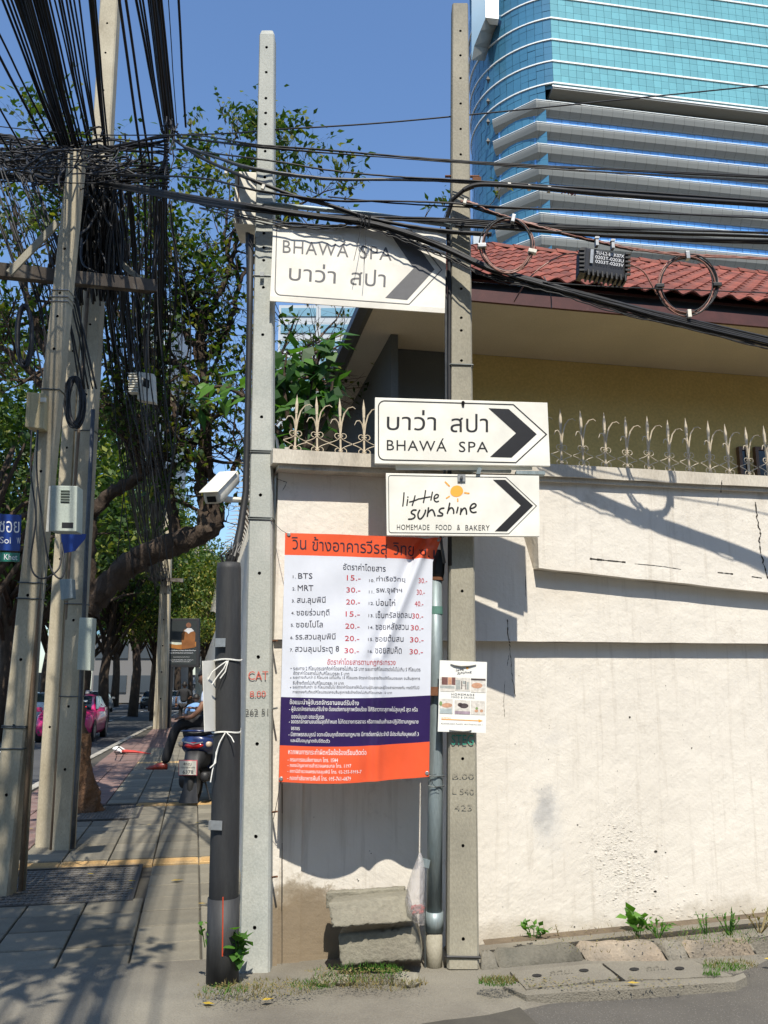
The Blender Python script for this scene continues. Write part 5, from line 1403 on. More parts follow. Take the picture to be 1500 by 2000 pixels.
line_on(b, [(222, 1245), (950, 1276)], 14, pfo); b.add([pfo(945, 1250), pfo(1030, 1276), pfo(948, 1306)], [(0, 1, 2)]); text_on(b, '50 METRES', (222, 1228), (400, 1234), 20, pfo, None)
b.build('orange_print', M['orange_ink'], parent=po)
for pts in ([(400, 165), (470, 190), (600, 210), (760, 205), (900, 182)], [(375, 1455), (500, 1468), (640, 1480), (740, 1475), (810, 1455)]):
    b = MB(); b.tube([pf(x, y, .005) for x, y in pts], [.003, .006, .0075, .006, .003], 6); b.build('cable_tie', M['cable_grey'] if pts[0][0] == 0 else plain('tie_grey', (.35, .34, .31), .5), parent=po)
# ================================================================== CONCRETE BLOCKS, BAG, DRAIN, WEEDS
def rough_block(name, label, corners, depth, dz=.012, cat='concrete block', mat='block', seed=1, chip=True):
    """four measured corners of the front face on the plane Y, a depth vector; edges are knocked about"""
    random.seed(seed); b = MB(); dv = depth
    nx, ny, nz = 26, 12, 6
    tl, tr, br, bl = corners
    def pos(u, v, w_):
        top = tl.lerp(tr, u); bot = bl.lerp(br, u); return bot.lerp(top, v) + dv * w_
    vs = {}; L = []
    def vid(i, j, k):
        if (i, j, k) not in vs:
            u, v, w_ = i / nx, j / ny, k / nz
            e = sum((x in (0, 1)) for x in (u, v, w_))
            amp = .0012 if e < 2 else .002
            p = pos(u, v, w_) + Vector((random.uniform(-1, 1), random.uniform(-1, 1), random.uniform(-1, 1))) * amp
            if e >= 2:
                c = pos(.5, .5, .5); p += (c - p).normalized() * random.choice((.001, .002, .002, .003, .004, .014 if chip else .004))
            vs[(i, j, k)] = len(L); L.append(p)
        return vs[(i, j, k)]
    F = []
    for i in range(nx):
        for j in range(ny):
            for k in (0, nz): F.append((vid(i, j, k), vid(i + 1, j, k), vid(i + 1, j + 1, k), vid(i, j + 1, k)))
    for i in range(nx):
        for k in range(nz):
            for j in (0, ny): F.append((vid(i, j, k), vid(i + 1, j, k), vid(i + 1, j, k + 1), vid(i, j, k + 1)))
    for j in range(ny):
        for k in range(nz):
            for i in (0, nx): F.append((vid(i, j, k), vid(i, j + 1, k), vid(i, j + 1, k + 1), vid(i, j, k + 1)))
    b.add(L, F); return tag(b.build(name, M[mat], smooth=R(35)), label, cat)
YK = 5.0
def K(x, y, Yv): return P(540 + x / 3.5714, 1550 + y / 3.5714, Yv)
rough_block('concrete_block', 'lower of two concrete blocks at the foot of the wall, lying level on the ground', [K(430, 985, 5.02), K(952, 930, 5.06), K(1012, 1165, 5.04), K(442, 1205, 5.0)], Vector((.03, .27, 0)), seed=2)
rough_block('concrete_block', 'upper concrete slab leaning tilted on the lower block against the wall', [K(360, 765, 4.99), K(900, 715, 5.06), K(950, 898, 5.0), K(385, 935, 4.93)], Vector((.02, .17, .0)), seed=3)
rough_block('concrete_block', 'rear part of the broken slab standing upright behind the tilted one', [K(345, 690, 5.13), K(890, 655, 5.19), K(890, 800, 5.19), K(345, 800, 5.13)], Vector((.01, .05, 0)), seed=4)
# hanging plastic bag
M['bag'] = None
def bag_mat():
    m, t, b, o = nodes('clear_bag')
    b.inputs['Base Color'].default_value = (.62, .58, .56, 1); b.inputs['Roughness'].default_value = .22; b.inputs['Alpha'].default_value = .38; b.inputs['Coat Weight'].default_value = .5
    bump(t, b, noise(t, coord(t, (1, 1, .5)), 30, 4), 1, .02); return m
M['bag'] = bag_mat()
bag = thing('plastic_bag', 'clear plastic bag with red scraps in it, hanging from the galvanised pipe', 'bag', loc=P(812, 1785, 5.05))
b = MB(); YBG = 5.04
prof = [(1665, 818, 822, .01), (1680, 813, 827, .03), (1700, 805, 830, .05), (1730, 797, 830, .07), (1760, 791, 829, .085), (1778, 792, 829, .09), (1795, 803, 829, .07), (1806, 818, 829, .03)]
vs = []; nn = 18
for (y, xa, xb, d) in prof:
    c = (P(xa, y, YBG) + P(xb, y, YBG)) / 2; hw_ = (P(xb, y, YBG) - P(xa, y, YBG)).length / 2
    for k in range(nn):
        a = 2 * pi * k / nn; j = 1 + .06 * sin(5 * a + y * .05)
        vs.append(c + Vector((hw_ * cos(a) * j, d * .75 * sin(a) * j, 0)))
b.add(vs, [(i * nn + k, i * nn + (k + 1) % nn, (i + 1) * nn + (k + 1) % nn, (i + 1) * nn + k) for i in range(len(prof) - 1) for k in range(nn)] + [tuple((len(prof) - 1) * nn + k for k in range(nn))])
b.build('bag_film', M['bag'], parent=bag, smooth=True)
b = MB(); random.seed(6)
for i in range(14):
    c = P(random.uniform(808, 826), random.uniform(1768, 1782), YBG + random.uniform(-.02, .03)); r_ = random.uniform(.006, .014)
    b.obox(c, (1, random.random(), 0), (0, 1, random.random()), (random.random(), 0, 1), r_ * 1.5, r_, r_ * .5)
b.build('red_scraps', plain('red_scraps', (.35, .03, .02), .5), parent=bag)
# drain kerb and covers along the wall foot
def zk(x, y): return (900 + x / 2.5, 1550 + y / 2.5)
def gk(x, y, z=.06): return G(*zk(x, y), z)
dr = thing('drain_kerb', 'run of worn curved concrete kerb pieces along the foot of the wall', 'kerb', loc=gk(500, 780, .03))
kp = [[(95, 770), (140, 762), (195, 862), (98, 866)], [(148, 758), (548, 722), (618, 822), (198, 858)], [(556, 722), (930, 712), (1018, 812), (626, 824)], [(940, 712), (1060, 720), (1120, 800), (1026, 814)], [(1066, 718), (1385, 706), (1440, 770), (1128, 800)], [(1392, 704), (1640, 690), (1700, 745), (1448, 768)]]
mats_k = ['kerb_mossy', 'kerb_mossy', 'kerb_tan', 'kerb_grey', 'kerb_tan', 'kerb_grey']
M['kerb_grey'] = weather('kerb_grey', (.17, .155, .125), (.26, .235, .19), rough=.9, sc=4, fine=70, dirt=(.11, .1, .08), dirt_at=(.5, .7), bs=.8, bd=.01)
M['kerb_mossy'] = weather('kerb_mossy', (.10, .095, .075), (.22, .20, .16), rough=.9, sc=4, fine=70, dirt=(.07, .065, .05), dirt_at=(.45, .65), bs=.8, bd=.01)
M['kerb_tan'] = weather('kerb_tan', (.24, .19, .14), (.34, .28, .21), rough=.9, sc=4, fine=70, dirt=(.13, .12, .10), dirt_at=(.5, .7), bs=.8, bd=.01)
for q, m_ in zip(kp, mats_k):
    b = MB(); back = [gk(*q[0], .105), gk(*q[1], .105)]; fr_ = [gk(*q[3], .03), gk(*q[2], .03)]
    b.grid(14, 10, lambda u, v: (lambda a_, c_: a_.lerp(c_, v) + Vector((0, 0, .028 * sin(pi * min(1, v * 1.05)) * (1 if v < .98 else .3) + .004 * sin(u * 17 + v * 9) - (.03 if u in (0, 1) else 0) - (.05 if v > .98 else 0))))(back[0].lerp(back[1], u), fr_[0].lerp(fr_[1], u)))
    b.build('kerb_piece', M[m_], parent=dr, smooth=True)
b = MB(); b.grid(8, 2, lambda u, v: G(945 + 560 * u, 1840 - 55 * u - 0, .11) + Vector((0, -.05 + .11 * v, -.003))); b.build('back_fill', M['soil'], parent=dr)
covs = [([(240, 868), (680, 826), (770, 900), (320, 955)], 'left drain cover slab with two dark holes, nearest the brown pole'), ([(692, 826), (1130, 812), (1330, 890), (805, 912)], 'right drain cover slab with two dark holes, farther along the wall')]
holes_ = [[(372, 887), (601, 862)], [(847, 856), (1068, 852)]]
for (q, lab), hh in zip(covs, holes_):
    t = thing('drain_cover', lab, 'drain cover', loc=gk(*q[3], .03))
    b = MB(); f = [gk(*p, .045) for p in q]; b.grid(12, 8, lambda u, v: f[0].lerp(f[1], u).lerp(f[3].lerp(f[2], u), v) + Vector((0, 0, .002 * sin(u * 11) * sin(v * 7))))
    side = []
    for i in range(4):
        a_, c_ = f[i], f[(i + 1) % 4]; b.quad(a_, c_, c_ - Vector((0, 0, .04)), a_ - Vector((0, 0, .04)))
    b.build('slab', M['verge'], parent=t)
    b = MB()
    for (x, y) in hh: b.add([gk(x + 24 * cos(2 * pi * i / 16), y + 7.5 * sin(2 * pi * i / 16), .0485) for i in range(16)], [tuple(range(16))])
    b.build('lifting_hole', M['hole'], parent=t)
    b = MB(); cx, cy = (hh[0][0] + hh[1][0]) / 2, (hh[0][1] + hh[1][1]) / 2 + 4
    text_on(b, 'กทม.', (cx - 50, cy + 8), (cx + 60, cy - 2), 20, lambda x, y: gk(x, y, .0484), TH); b.build('cast_letters', M['kerb_mossy'], parent=t)
b = MB(); pth = [(205, 940), (320, 985), (560, 968), (850, 955), (1100, 935), (1340, 920), (1395, 895)]
pi_ = [(250, 905), (335, 957), (560, 935), (820, 915), (1100, 905), (1330, 893), (1380, 875)]
b.grid(6 * 6, 1, lambda u, v: (lambda k, f_: (gk(*pth[k], .035).lerp(gk(*pth[k + 1], .035), f_)).lerp(gk(*pi_[k], .04).lerp(gk(*pi_[k + 1], .04), f_), v))(min(5, int(u * 6)), u * 6 - min(5, int(u * 6))))
for k in range(6):
    b.quad(gk(*pth[k], .035), gk(*pth[k + 1], .035), gk(*pth[k + 1], .035) - Vector((0, .004, .06)), gk(*pth[k], .035) - Vector((0, .004, .06)))
tag(b.build('drain_apron', M['verge']), kind='structure')
b = MB(); b.add([gk(1240 + 70 * cos(2 * pi * i / 20) * (1 + .15 * sin(3 * i)), 742 + 26 * sin(2 * pi * i / 20) * (1 + .2 * sin(2 * i)), .142) for i in range(20)], [tuple(range(20))])
# weeds
M['weed'] = foliage('weed', (.05, .12, .02), (.08, .20, .03), (.14, .28, .05), .4); M['dry'] = foliage('dry', (.16, .12, .05), (.28, .22, .09), (.10, .14, .04), .2)
def finish_leaves(b, name, mats, tints, parent=None):
    me = bpy.data.meshes.new(name); me.from_pydata(b.v, [], b.f)
    for m in (mats if isinstance(mats, list) else [mats]): me.materials.append(m)
    if isinstance(mats, list): me.polygons.foreach_set('material_index', b.mi)
    at = me.attributes.new('tint', 'FLOAT', 'POINT'); at.data.foreach_set('value', tints)
    xs = [v.co for v in me.vertices]; c = Vector((sum(v.x for v in xs) / len(xs), sum(v.y for v in xs) / len(xs), min(v.z for v in xs)))
    o = bpy.data.objects.new(name, me); COL.objects.link(o)
    if parent is not None:
        me.transform(world_of(parent).inverted()); o.parent = parent; WM[o.name] = world_of(parent).copy()
    else: me.transform(Matrix.Translation(-c)); o.location = c; WM[o.name] = Matrix.Translation(c)
    return o
def leaf(b, tints, p, d, n, L_, W_, tint, fold_=.25, curl=.15):
    """a pointed leaf of four bent facets"""
    d = d.normalized(); s = d.cross(n)
    if s.length < 1e-4: s = d.cross(Vector((.3, .5, .8)))
    s.normalize(); n = s.cross(d).normalized()
    m1 = p + d * (L_ * .38) + n * (fold_ * W_ * .5)
    e = p + d * L_ - n * (curl * L_)
    b.add([p, m1 + s * W_ * .5 - n * fold_ * W_ * .5, p + d * (L_ * .45), m1 - s * W_ * .5 - n * fold_ * W_ * .5, e], [(0, 1, 2), (0, 2, 3), (1, 4, 2), (2, 4, 3)])
    tints += [tint] * 5
def rv(): return Vector((random.uniform(-1, 1), random.uniform(-1, 1), random.uniform(-1, 1)))
def weed(c, h, n, label, L_=.06, W_=.04, dry=False, spread=.6, seed=1):
    random.seed(seed); b = MB(); T = []
    for s_ in range(max(1, n // 5)):
        a = random.random() * 6.28; lean = Vector((cos(a), sin(a), 0)) * spread * h * random.uniform(.2, 1)
        p0 = c + Vector((cos(a), sin(a), 0)) * .01; p1 = c + lean + Vector((0, 0, h * random.uniform(.6, 1)))
        k0 = len(b.v); b.tube([p0, p0.lerp(p1, .5) + Vector((0, 0, h * .08)), p1], [.003, .0025, .0015], 4); T += [.3] * (len(b.v) - k0)
        for k in range(5):
            f = .3 + .7 * (k + 1) / 5; q = p0.lerp(p1, f); d = (rv() + Vector((0, 0, .5)) + lean.normalized() * .4 if lean.length > 0 else rv())
            leaf(b, T, q, d, Vector((0, 0, 1)) + rv() * .4, L_ * random.uniform(.7, 1.2), W_ * random.uniform(.7, 1.2), random.random())
    o = finish_leaves(b, 'weed', M['dry'] if dry else M['weed'], T); tag(o, label, 'weed'); return o
weed(gk(355, 720, .09), .10, 30, 'bright green leafy weed at the wall foot nearest the brown pole', .05, .035, seed=2, spread=.9)
weed(gk(865, 700, .09), .14, 28, 'broad leaved green weed at the middle of the wall foot', .085, .06, seed=3)
weed(gk(965, 706, .09), .11, 45, 'low green weed just right of the broad leaved one', .04, .02, seed=4, spread=1.1)
weed(gk(485, 708, .09), .09, 5, 'thin dry seedling against the wall', .02, .01, dry=True, seed=5)
weed(gk(1310, 690, .10), .13, 60, 'feathery green weed near the right end of the wall foot', .035, .012, seed=6, spread=.9)
weed(gk(1200, 690, .10), .12, 25, 'small upright weed left of the feathery one', .03, .012, seed=7, spread=.6)
weed(gk(1460, 680, .10), .13, 60, 'dry brown weed tuft at the right end of the wall foot', .04, .012, dry=True, seed=8, spread=1.0)
weed(P(463, 1895, 4.9), .22, 25, 'tall broad leaved weed between the charcoal pipe and the pale pole', .085, .06, seed=9, spread=.25)
weed(P(404, 1850, 4.93), .16, 10, 'small green sprig left of the charcoal pipe', .05, .03, seed=10, spread=.5)
# grass tufts and litter: stuff
def tufts(name, spots, mat, seed, h=.08):
    random.seed(seed); b = MB(); T = []
    for (c, r_, n) in spots:
        for i in range(n):
            a = random.random() * 6.28; q = c + Vector((cos(a), sin(a) * .6, 0)) * r_ * random.random() ** .5
            tip = q + Vector((random.uniform(-.6, .6), random.uniform(-.6, .3), random.uniform(.3, 1))) * h * random.uniform(.4, 1)
            s = Vector((random.uniform(-1, 1), random.uniform(-1, 1), 0)).normalized() * .0025
            b.add([q - s, q + s, tip], [(0, 1, 2)]); T += [random.random()] * 3
    return tag(finish_leaves(b, name, mat, T), kind='stuff')
tufts('green_grass', [(P(700, 1900, 4.85), .25, 260), (P(745, 1895, 4.95), .12, 160), (P(970, 1920, 4.75), .10, 260), (P(440, 1935, 4.6), .12, 120), (gk(1300, 690, .1), .3, 250), (gk(1290, 850, .05), .12, 260), (P(610, 1925, 4.8), .12, 200), (gk(1225, 885, .05), .05, 90)], M['weed'], 12, .045)
tufts('dry_grass', [(P(750, 1920, 4.8), .22, 500), (P(680, 1915, 4.8), .2, 400), (P(975, 1915, 4.75), .10, 300), (P(520, 1930, 4.7), .25, 450), (gk(1320, 835, .05), .16, 300), (P(455, 1940, 4.6), .2, 300), (gk(700, 710, .1), .5, 160), (gk(1100, 700, .1), .4, 260)], M['dry'], 13, .035)
b = MB(); T = []; random.seed(14)
litter = [(P(700, 1900, 4.85), .28, 170), (P(500, 1930, 4.65), .3, 160), (gk(700, 935, .04), .55, 130), (gk(900, 712, .11), .9, 150), (gk(560, 945, .04), .3, 60)]
for (c, r_, n) in litter:
    for i in range(n):
        a = random.random() * 6.28; rr = random.random() ** .5 * r_; q = c + Vector((cos(a) * rr, sin(a) * rr * .18, .012))
        leaf(b, T, q, Vector((random.uniform(-1, 1), random.uniform(-1, 1), .15)), Vector((0, 0, 1)), random.uniform(.008, .022), random.uniform(.005, .012), random.random())
tag(finish_leaves(b, 'leaf_litter', M['dry'], T), kind='stuff')
# stones by the blocks
for i, (x, y, r_, lab) in enumerate(((637, 1893, .055, 'rounded broken stone left of the concrete blocks'), (672, 1905, .05, 'pale broken stone in front of the concrete blocks'), (795, 1900, .07, 'flat stone at the foot of the galvanised pipe'))):
    random.seed(40 + i); bm = bmesh.new(); bmesh.ops.create_icosphere(bm, subdivisions=2, radius=r_)
    for v in bm.verts: v.co = Vector((v.co.x * 1.3, v.co.y, v.co.z * .6)) * random.uniform(.88, 1.1)
    me = bpy.data.meshes.new('stone'); bm.to_mesh(me); bm.free(); me.materials.append(M['block']); o = bpy.data.objects.new('stone', me); COL.objects.link(o); o.location = P(x, y, 4.9) ; o.location.z = .05
    tag(o, lab, 'stone')
# fallen yellow leaves on the pavement: separate things
M['yellow_leaf'] = foliage('yellow_leaf', (.45, .30, .04), (.55, .40, .06), (.30, .20, .05), .15)
spots = [(170, 1706, 'yellow fallen leaf on the left half of the near access cover'), (250, 1720, 'yellow fallen leaf on the right half of the near access cover'), (333, 1720, 'large olive fallen leaf right of the near access cover'), (386, 1764, 'brown fallen leaf left of the charcoal pipe'),
         (252, 1735, 'tiny yellow leaf at the corner of the near access cover'), (286, 1610, 'small tan leaf in the middle of the pavement'), (381, 1606, 'yellow leaf left of the clip bracket on the pavement'), (311, 1471, 'pale fleck of a leaf far along the pavement'), (205, 1506, 'yellow leaf beside the tree trunk'), (279, 1506, 'yellow leaf on the shaded pavement'),
         (325, 1543, 'brown leaf left of the scooter'), (55, 1618, 'yellow leaf between the leaning poles'), (40, 1706, 'dull green leaf right of the leftmost pole'), (395, 1958, 'yellow leaf on the soi below the charcoal pipe'), (510, 1953, 'yellow leaf on the soi below the pale pole'), (1225, 1919, 'yellow leaf on the drain apron'), (1492, 1872, 'yellow leaf on the far right kerb')]
for i, (x, y, lab) in enumerate(spots):
    random.seed(60 + i); b = MB(); T = []; q = G(x, y, .046 if x < 500 else .055); big = 1.5 if 'large' in lab else (.5 if 'tiny' in lab or 'fleck' in lab else .9)
    leaf(b, T, q, Vector((1, random.uniform(-.6, .6), .05)), Vector((0, 0, 1)), .075 * big, .04 * big, .9 if ('olive' in lab or 'brown' in lab or 'green' in lab) else random.random() * .5, .4, .05)
    tag(finish_leaves(b, 'fallen_leaf', M['yellow_leaf'], T), lab, 'leaf')
# ================================================================== LEFT POLES AND THEIR BOXES
YA, YL = 6.85, 8.75
ysA = [(126, 481), (117, 568), (110, 614), (104, 678), (79, 919), (53, 1162), (39, 1288), (24, 1418), (11, 1553)]
aB, aT = P(-9, 1755, YA), P(147, 290, YA + .05)
hA = [(P(x, y, YA) - aB).length for x, y in ysA]
pA, ptA, LA = pole('concrete_pole', 'leaning stained concrete pole at the left edge with a beige box and steel bands', aB, aT, .185, .135, .17, .13, M['concrete_old'], hA, hr=.012)
bB, bT = P(82, 1668, YL + .1), P(158, 430, YL + .1)
pB, ptB, LB = pole('concrete_pole', 'grooved concrete pole standing in the pair beside the leaning pole, left one', bB, bT, .165, .135, .16, .13, M['concrete_old'], [1.2, 2.9, 4.1, 5.2, 6.1], hr=.012)
cB, cT = P(118, 1662, YL - .05), P(222, -180, YL)
pC, ptC, LC = pole('concrete_pole', 'tallest concrete pole of the left group, rising out of the top of the picture', cB, cT, .185, .215, .17, .15, M['concrete_old'], [.75, 1.35, 2.2, 3.3, 4.6, 5.4, 6.3, 7.1, 7.7, 8.3, 8.8, 9.2], hr=.013)
M['strip_brown'] = weather('strip_brown', (.16, .11, .07), (.24, .17, .11), sc=6, bs=.2)
def run(name, label, pts, r, mat, cat='pipe', n=7, group=None, flat=None):
    b = MB(); b.tube(pts, r, n, flat=flat); o = b.build(name, M[mat], smooth=R(40)); return tag(o, label, cat, group)
run('conduit', 'brown conduit strip running up the right side of the leftmost leaning pole', [P(40, 1740, YA + .05), P(66, 1300, YA + .05), P(86, 1000, YA + .05), P(104, 800, YA + .05)], .018, 'strip_brown')
run('conduit', 'second thinner tan conduit beside the brown strip on the leftmost pole', [P(47, 1738, YA + .1), P(73, 1300, YA + .1), P(92, 1010, YA + .1)], .014, 'concrete_old')
run('conduit', 'grey pipe standing right of the grooved pole pair', [P(141, 1658, YL - .1), P(152, 1480, YL - .1), P(160, 1300, YL - .1), P(170, 1050, YL - .1), P(182, 800, YL - .1)], .022, 'cable_grey')
run('conduit', 'dark strip between the two grooved poles', [P(101, 1660, YL - .02), P(122, 1350, YL - .02), P(140, 1050, YL - .02), P(160, 760, YL - .02), P(172, 560, YL - .02)], .022, 'strip_brown')
for (y, m_, n_) in ((562, 'steel', 1), (575, 'steel', 1), (584, 'steel', 1), (757, 'wire_tie', 1), (1137, 'wire_tie', 1), (1168, 'wire_tie', 1), (1421, 'wire_tie', 2), (1462, 'wire_tie', 1)):
    x_ = -9 + 156 * (1755 - y) / 1465; band(pA, ptA, (P(x_, y, YA) - aB).length, m=m_, n=n_, r=.006)
for y in (1360, 1180, 842): band(pC, ptC, (P(118 + 104 * (1662 - y) / 1842, y, YL) - cB).length, m='wire_tie', r=.006)
def gear_box(name, label, pts, d, mat, vents=0, cat='meter box'):
    t = thing(name, label, cat, loc=(pts[2] + pts[3]) / 2 + Vector((0, d / 2, 0)))
    quad_box('casing', t, pts, d, mat, .006)
    tl, tr, br, bl = pts
    f = lambda u, v, o=0: (bl.lerp(br, u)).lerp(tl.lerp(tr, u), v) + Vector((0, -o, 0))
    for k in range(vents):
        v = .88 - k * .06
        b = MB(); b.hexa([f(.38, v - .012, .0), f(.72, v - .012, .0), f(.72, v - .012, -.002), f(.38, v - .012, -.002), f(.38, v + .012, .012), f(.72, v + .012, .012), f(.72, v + .012, -.002), f(.38, v + .012, -.002)])
        b.build('vent_louvre', M[mat], parent=t)
        b = MB(); b.quad(f(.38, v - .03, .0015), f(.72, v - .03, .0015), f(.72, v - .012, .0015), f(.38, v - .012, .0015)); b.build('vent_slot', M['hole'], parent=t)
    return t, f
bx, f_ = gear_box('meter_box', 'tall beige metal box on the side of the leftmost leaning pole', [P(60, 766, YA - .12), P(87, 768, YA - .05), P(86, 838, YA - .05), P(57, 834, YA - .12)], .16, 'box_beige')
b = MB(); b.hexa([f_(-.28, 0, .0), f_(-.0, 0, .002), f_(0, 0, -.14), f_(-.28, 0, -.14), f_(-.28, 1, 0), f_(0, 1, .002), f_(0, 1, -.14), f_(-.28, 1, -.14)]); b.build('side_door', M['box_beige'], parent=bx, bevel=.003)
b = MB(); b.obox(f_(1.02, .78, .03), (1, 0, 0), (0, 1, 0), (0, 0, 1), .022, .008, .018); b.build('latch_plate', M['box_white'], parent=bx)
bx, f_ = gear_box('meter_box', 'pale green louvred metal cabinet hung between the leaning poles', [P(100, 948, YA - .2), P(151, 949, YA - .12), P(149, 1038, YA - .12), P(97, 1037, YA - .2)], .14, 'box_green', vents=5)
b = MB(); b.quad(f_(.45, .07, .002), f_(.88, .07, .002), f_(.88, .19, .002), f_(.45, .19, .002)); b.build('name_plate', M['sign_black'], parent=bx)
b = MB(); b.hexa([f_(-.12, -.02, .012), f_(-.02, -.02, .012), f_(-.02, -.02, 0), f_(-.12, -.02, 0), f_(-.06, .98, .012), f_(-.01, .98, .012), f_(-.01, .98, 0), f_(-.06, .98, 0)]); b.build('door_edge', M['box_white'], parent=bx)
bx, f_ = gear_box('meter_box', 'narrow grey metal cabinet with rust specks, low on the right of the grooved poles', [P(155, 1206, YL - .3), P(181, 1207, YL - .26), P(176, 1310, YL - .26), P(150, 1308, YL - .3)], .12, 'box_green')
bx, f_ = gear_box('meter_box', 'small grey meter box halfway up the grooved poles', [P(116, 1132, YL - .3), P(140, 1130, YL - .28), P(142, 1168, YL - .28), P(119, 1172, YL - .3)], .10, 'galv')
bx, f_ = gear_box('splice_box', 'broken grey finned plastic box dangling among the hanging cables', [P(266, 725, 9.0), P(300, 730, 9.0), P(303, 786, 9.0), P(268, 780, 9.0)], .1, 'box_white', cat='splice box')
for k in range(8):
    b = MB(); b.obox(P(262, 732 + k * 5, 8.98), (1, 0, 0), (0, 1, 0), (0, 0, 1), .05, .05, .006); b.build('fin', M['box_white'], parent=bx)
b = MB(); b.quad(f_(.35, .5, .002), f_(.7, .45, .002), f_(.75, .75, .002), f_(.4, .8, .002)); b.build('broken_opening', M['hole'], parent=bx)
# street signs
M['sign_blue'] = weather('sign_blue', (.008, .035, .20), (.012, .05, .27), rough=.4, sc=4, bs=0); M['sign_green'] = plain('sign_green', (.01, .16, .11), .4); M['letter_white'] = plain('letter_white', (.75, .76, .78), .5)
YS = YA - .3
t = thing('street_sign', 'blue street name plate with white Thai and Latin letters above a green strip, left edge', 'street sign', loc=P(10, 1100, YS))
quad_box('blue_plate', t, [P(-75, 999, YS), P(41, 1006, YS), P(38, 1076, YS), P(-75, 1072, YS)], .012, 'sign_blue', .002)
quad_box('green_plate', t, [P(-60, 1077, YS), P(38, 1080, YS), P(37, 1097, YS), P(-60, 1096, YS)], .012, 'sign_green', .001)
b = MB(); sfS = lambda x, y: P(x, y, YS - .003)
text_on(b, 'ซอย', (-2, 1039), (38, 1041), 22, sfS, None, bold=.02); text_on(b, 'Soi', (0, 1061), (21, 1062), 13, sfS, None, bold=.01); text_on(b, 'W', (33, 1062), (40, 1062), 12, sfS, None); text_on(b, 'Khet', (8, 1093), (34, 1094), 11, sfS, None, bold=.01)
b.build('lettering', M['letter_white'], parent=t)
t = thing('street_sign', 'plain blue back corner of a second street name plate behind the louvred cabinet', 'street sign', loc=P(145, 1085, YL - .4))
b = MB(); A = [P(119, 1040, YL - .4), P(168, 1043, YL - .4), P(166, 1052, YL - .4), P(146, 1076, YL - .4), P(121, 1081, YL - .4)]
b.prism([(0, 0)], lambda x, y: A[0], lambda x, y: A[0]) if False else b.add(A + [p + Vector((0, .012, 0)) for p in A], [(0, 1, 2, 3, 4), (9, 8, 7, 6, 5)] + [(i, (i + 1) % 5, 5 + (i + 1) % 5, 5 + i) for i in range(5)])
b.build('plate', M['sign_blue'], parent=t)
# crossarms with diagonal braces
M['arm'] = weather('arm', (.05, .04, .032), (.09, .072, .055), rough=.8, sc=5, bs=.3, dirt=(.2, .18, .15), dirt_at=(.5, .7))
def beam(name, label, a, c, h, d, mat='arm', cat='crossarm'):
    b = MB(); ax = (c - a).normalized(); up = Vector((0, 0, 1)); up = (up - ax * up.dot(ax)).normalized(); dp = ax.cross(up)
    b.obox((a + c) / 2, ax, dp, up, (c - a).length / 2, d / 2, h / 2); return tag(b.build(name, M[mat], bevel=.004), label, cat)
beam('crossarm', 'dark timber-coloured crossarm bolted across the leaning poles on the left', P(-60, 523, YA + .22), P(300, 560, YL - .3), .13, .1)
beam('brace', 'pale diagonal brace rising from the crossarm towards the leftmost pole', P(18, 534, YA + .1), P(113, 434, YA + .18), .06, .03, 'concrete_tan', 'brace')
beam('brace', 'pale diagonal brace falling to the right end of the crossarm', P(214, 495, YL - .3), P(292, 562, YL - .32), .06, .03, 'concrete_tan', 'brace')
# ================================================================== OVERHEAD CABLES
random.seed(31)
def smooth_path(pts, k=6):
    pts = [Vector(p) for p in pts]; q = []
    if len(pts) == 2:
        return [pts[0].lerp(pts[1], i / 8) for i in range(9)]
    for i in range(len(pts) - 1):
        p0, p1, p2, p3 = pts[max(i - 1, 0)], pts[i], pts[i + 1], pts[min(i + 2, len(pts) - 1)]
        for j in range(k):
            t = j / k
            q.append(.5 * ((2 * p1) + (p2 - p0) * t + (2 * p0 - 5 * p1 + 4 * p2 - p3) * t * t + (3 * p1 - p0 - 3 * p2 + p3) * t ** 3))
    return q + [pts[-1]]
def cable(pts, r, label, group, mat='cable', n=5, jit=0.0, k=6):
    q = smooth_path(pts, k)
    if jit:
        for i in range(1, len(q) - 1): q[i] = q[i] + Vector((0, random.uniform(-1, 1), random.uniform(-1, 1))) * jit
    b = MB(); b.tube(q, r, n); o = b.build('cable', M[mat], smooth=True); return tag(o, label, 'cable', group)
def extend(a, c, Yend):
    d = c - a; k = (Yend - a.y) / d.y; return a + d * k
# (a) cables sweeping over the pavement towards and above the viewer
FAN = [(0, 119, 288, .013), (0, 112, 280, .010), (-40, 100, 266, .012), (-90, 70, 300, .012), (14, 140, 300, .012), (22, 146, 300, .011)]
fan = []
for (x0, x1, y1, r_) in [(-150, 40, 330, .011), (-110, 68, 330, .010), (-60, 100, 300, .013), (-35, 112, 290, .010), (5, 122, 300, .012), (14, 128, 305, .012), (22, 134, 310, .010), (30, 138, 300, .013), (34, 140, 300, .010)]: fan.append((x0, x1, y1, r_))
for i in range(15): fan.append((38 + i * 3.7 + random.uniform(-2, 2), 128 + i * 2.4 + random.uniform(-2, 2), 300 + random.uniform(-14, 14), random.uniform(.010, .017)))
for i in range(8): fan.append((98 + i * 8 + random.uniform(-2, 2), 168 + i * 3.5, 290 + random.uniform(-30, 20), random.uniform(.007, .011)))
for (x0, x1, y1, r_) in [(176, 206, 300, .014), (181, 209, 310, .014), (186, 213, 300, .010), (233, 281, 345, .013), (246, 298, 352, .012), (266, 317, 259, .014), (273, 321, 270, .011), (279, 322, 280, .010), (349, 363, 248, .012), (329, 346, 250, .005)]: fan.append((x0, x1, y1, r_))
for i in range(11): fan.append((290 + i * 2.5 + random.uniform(-1, 1), 322 + i * 2.0 + random.uniform(-1.5, 1.5), 262 + random.uniform(-14, 22), random.uniform(.009, .014)))
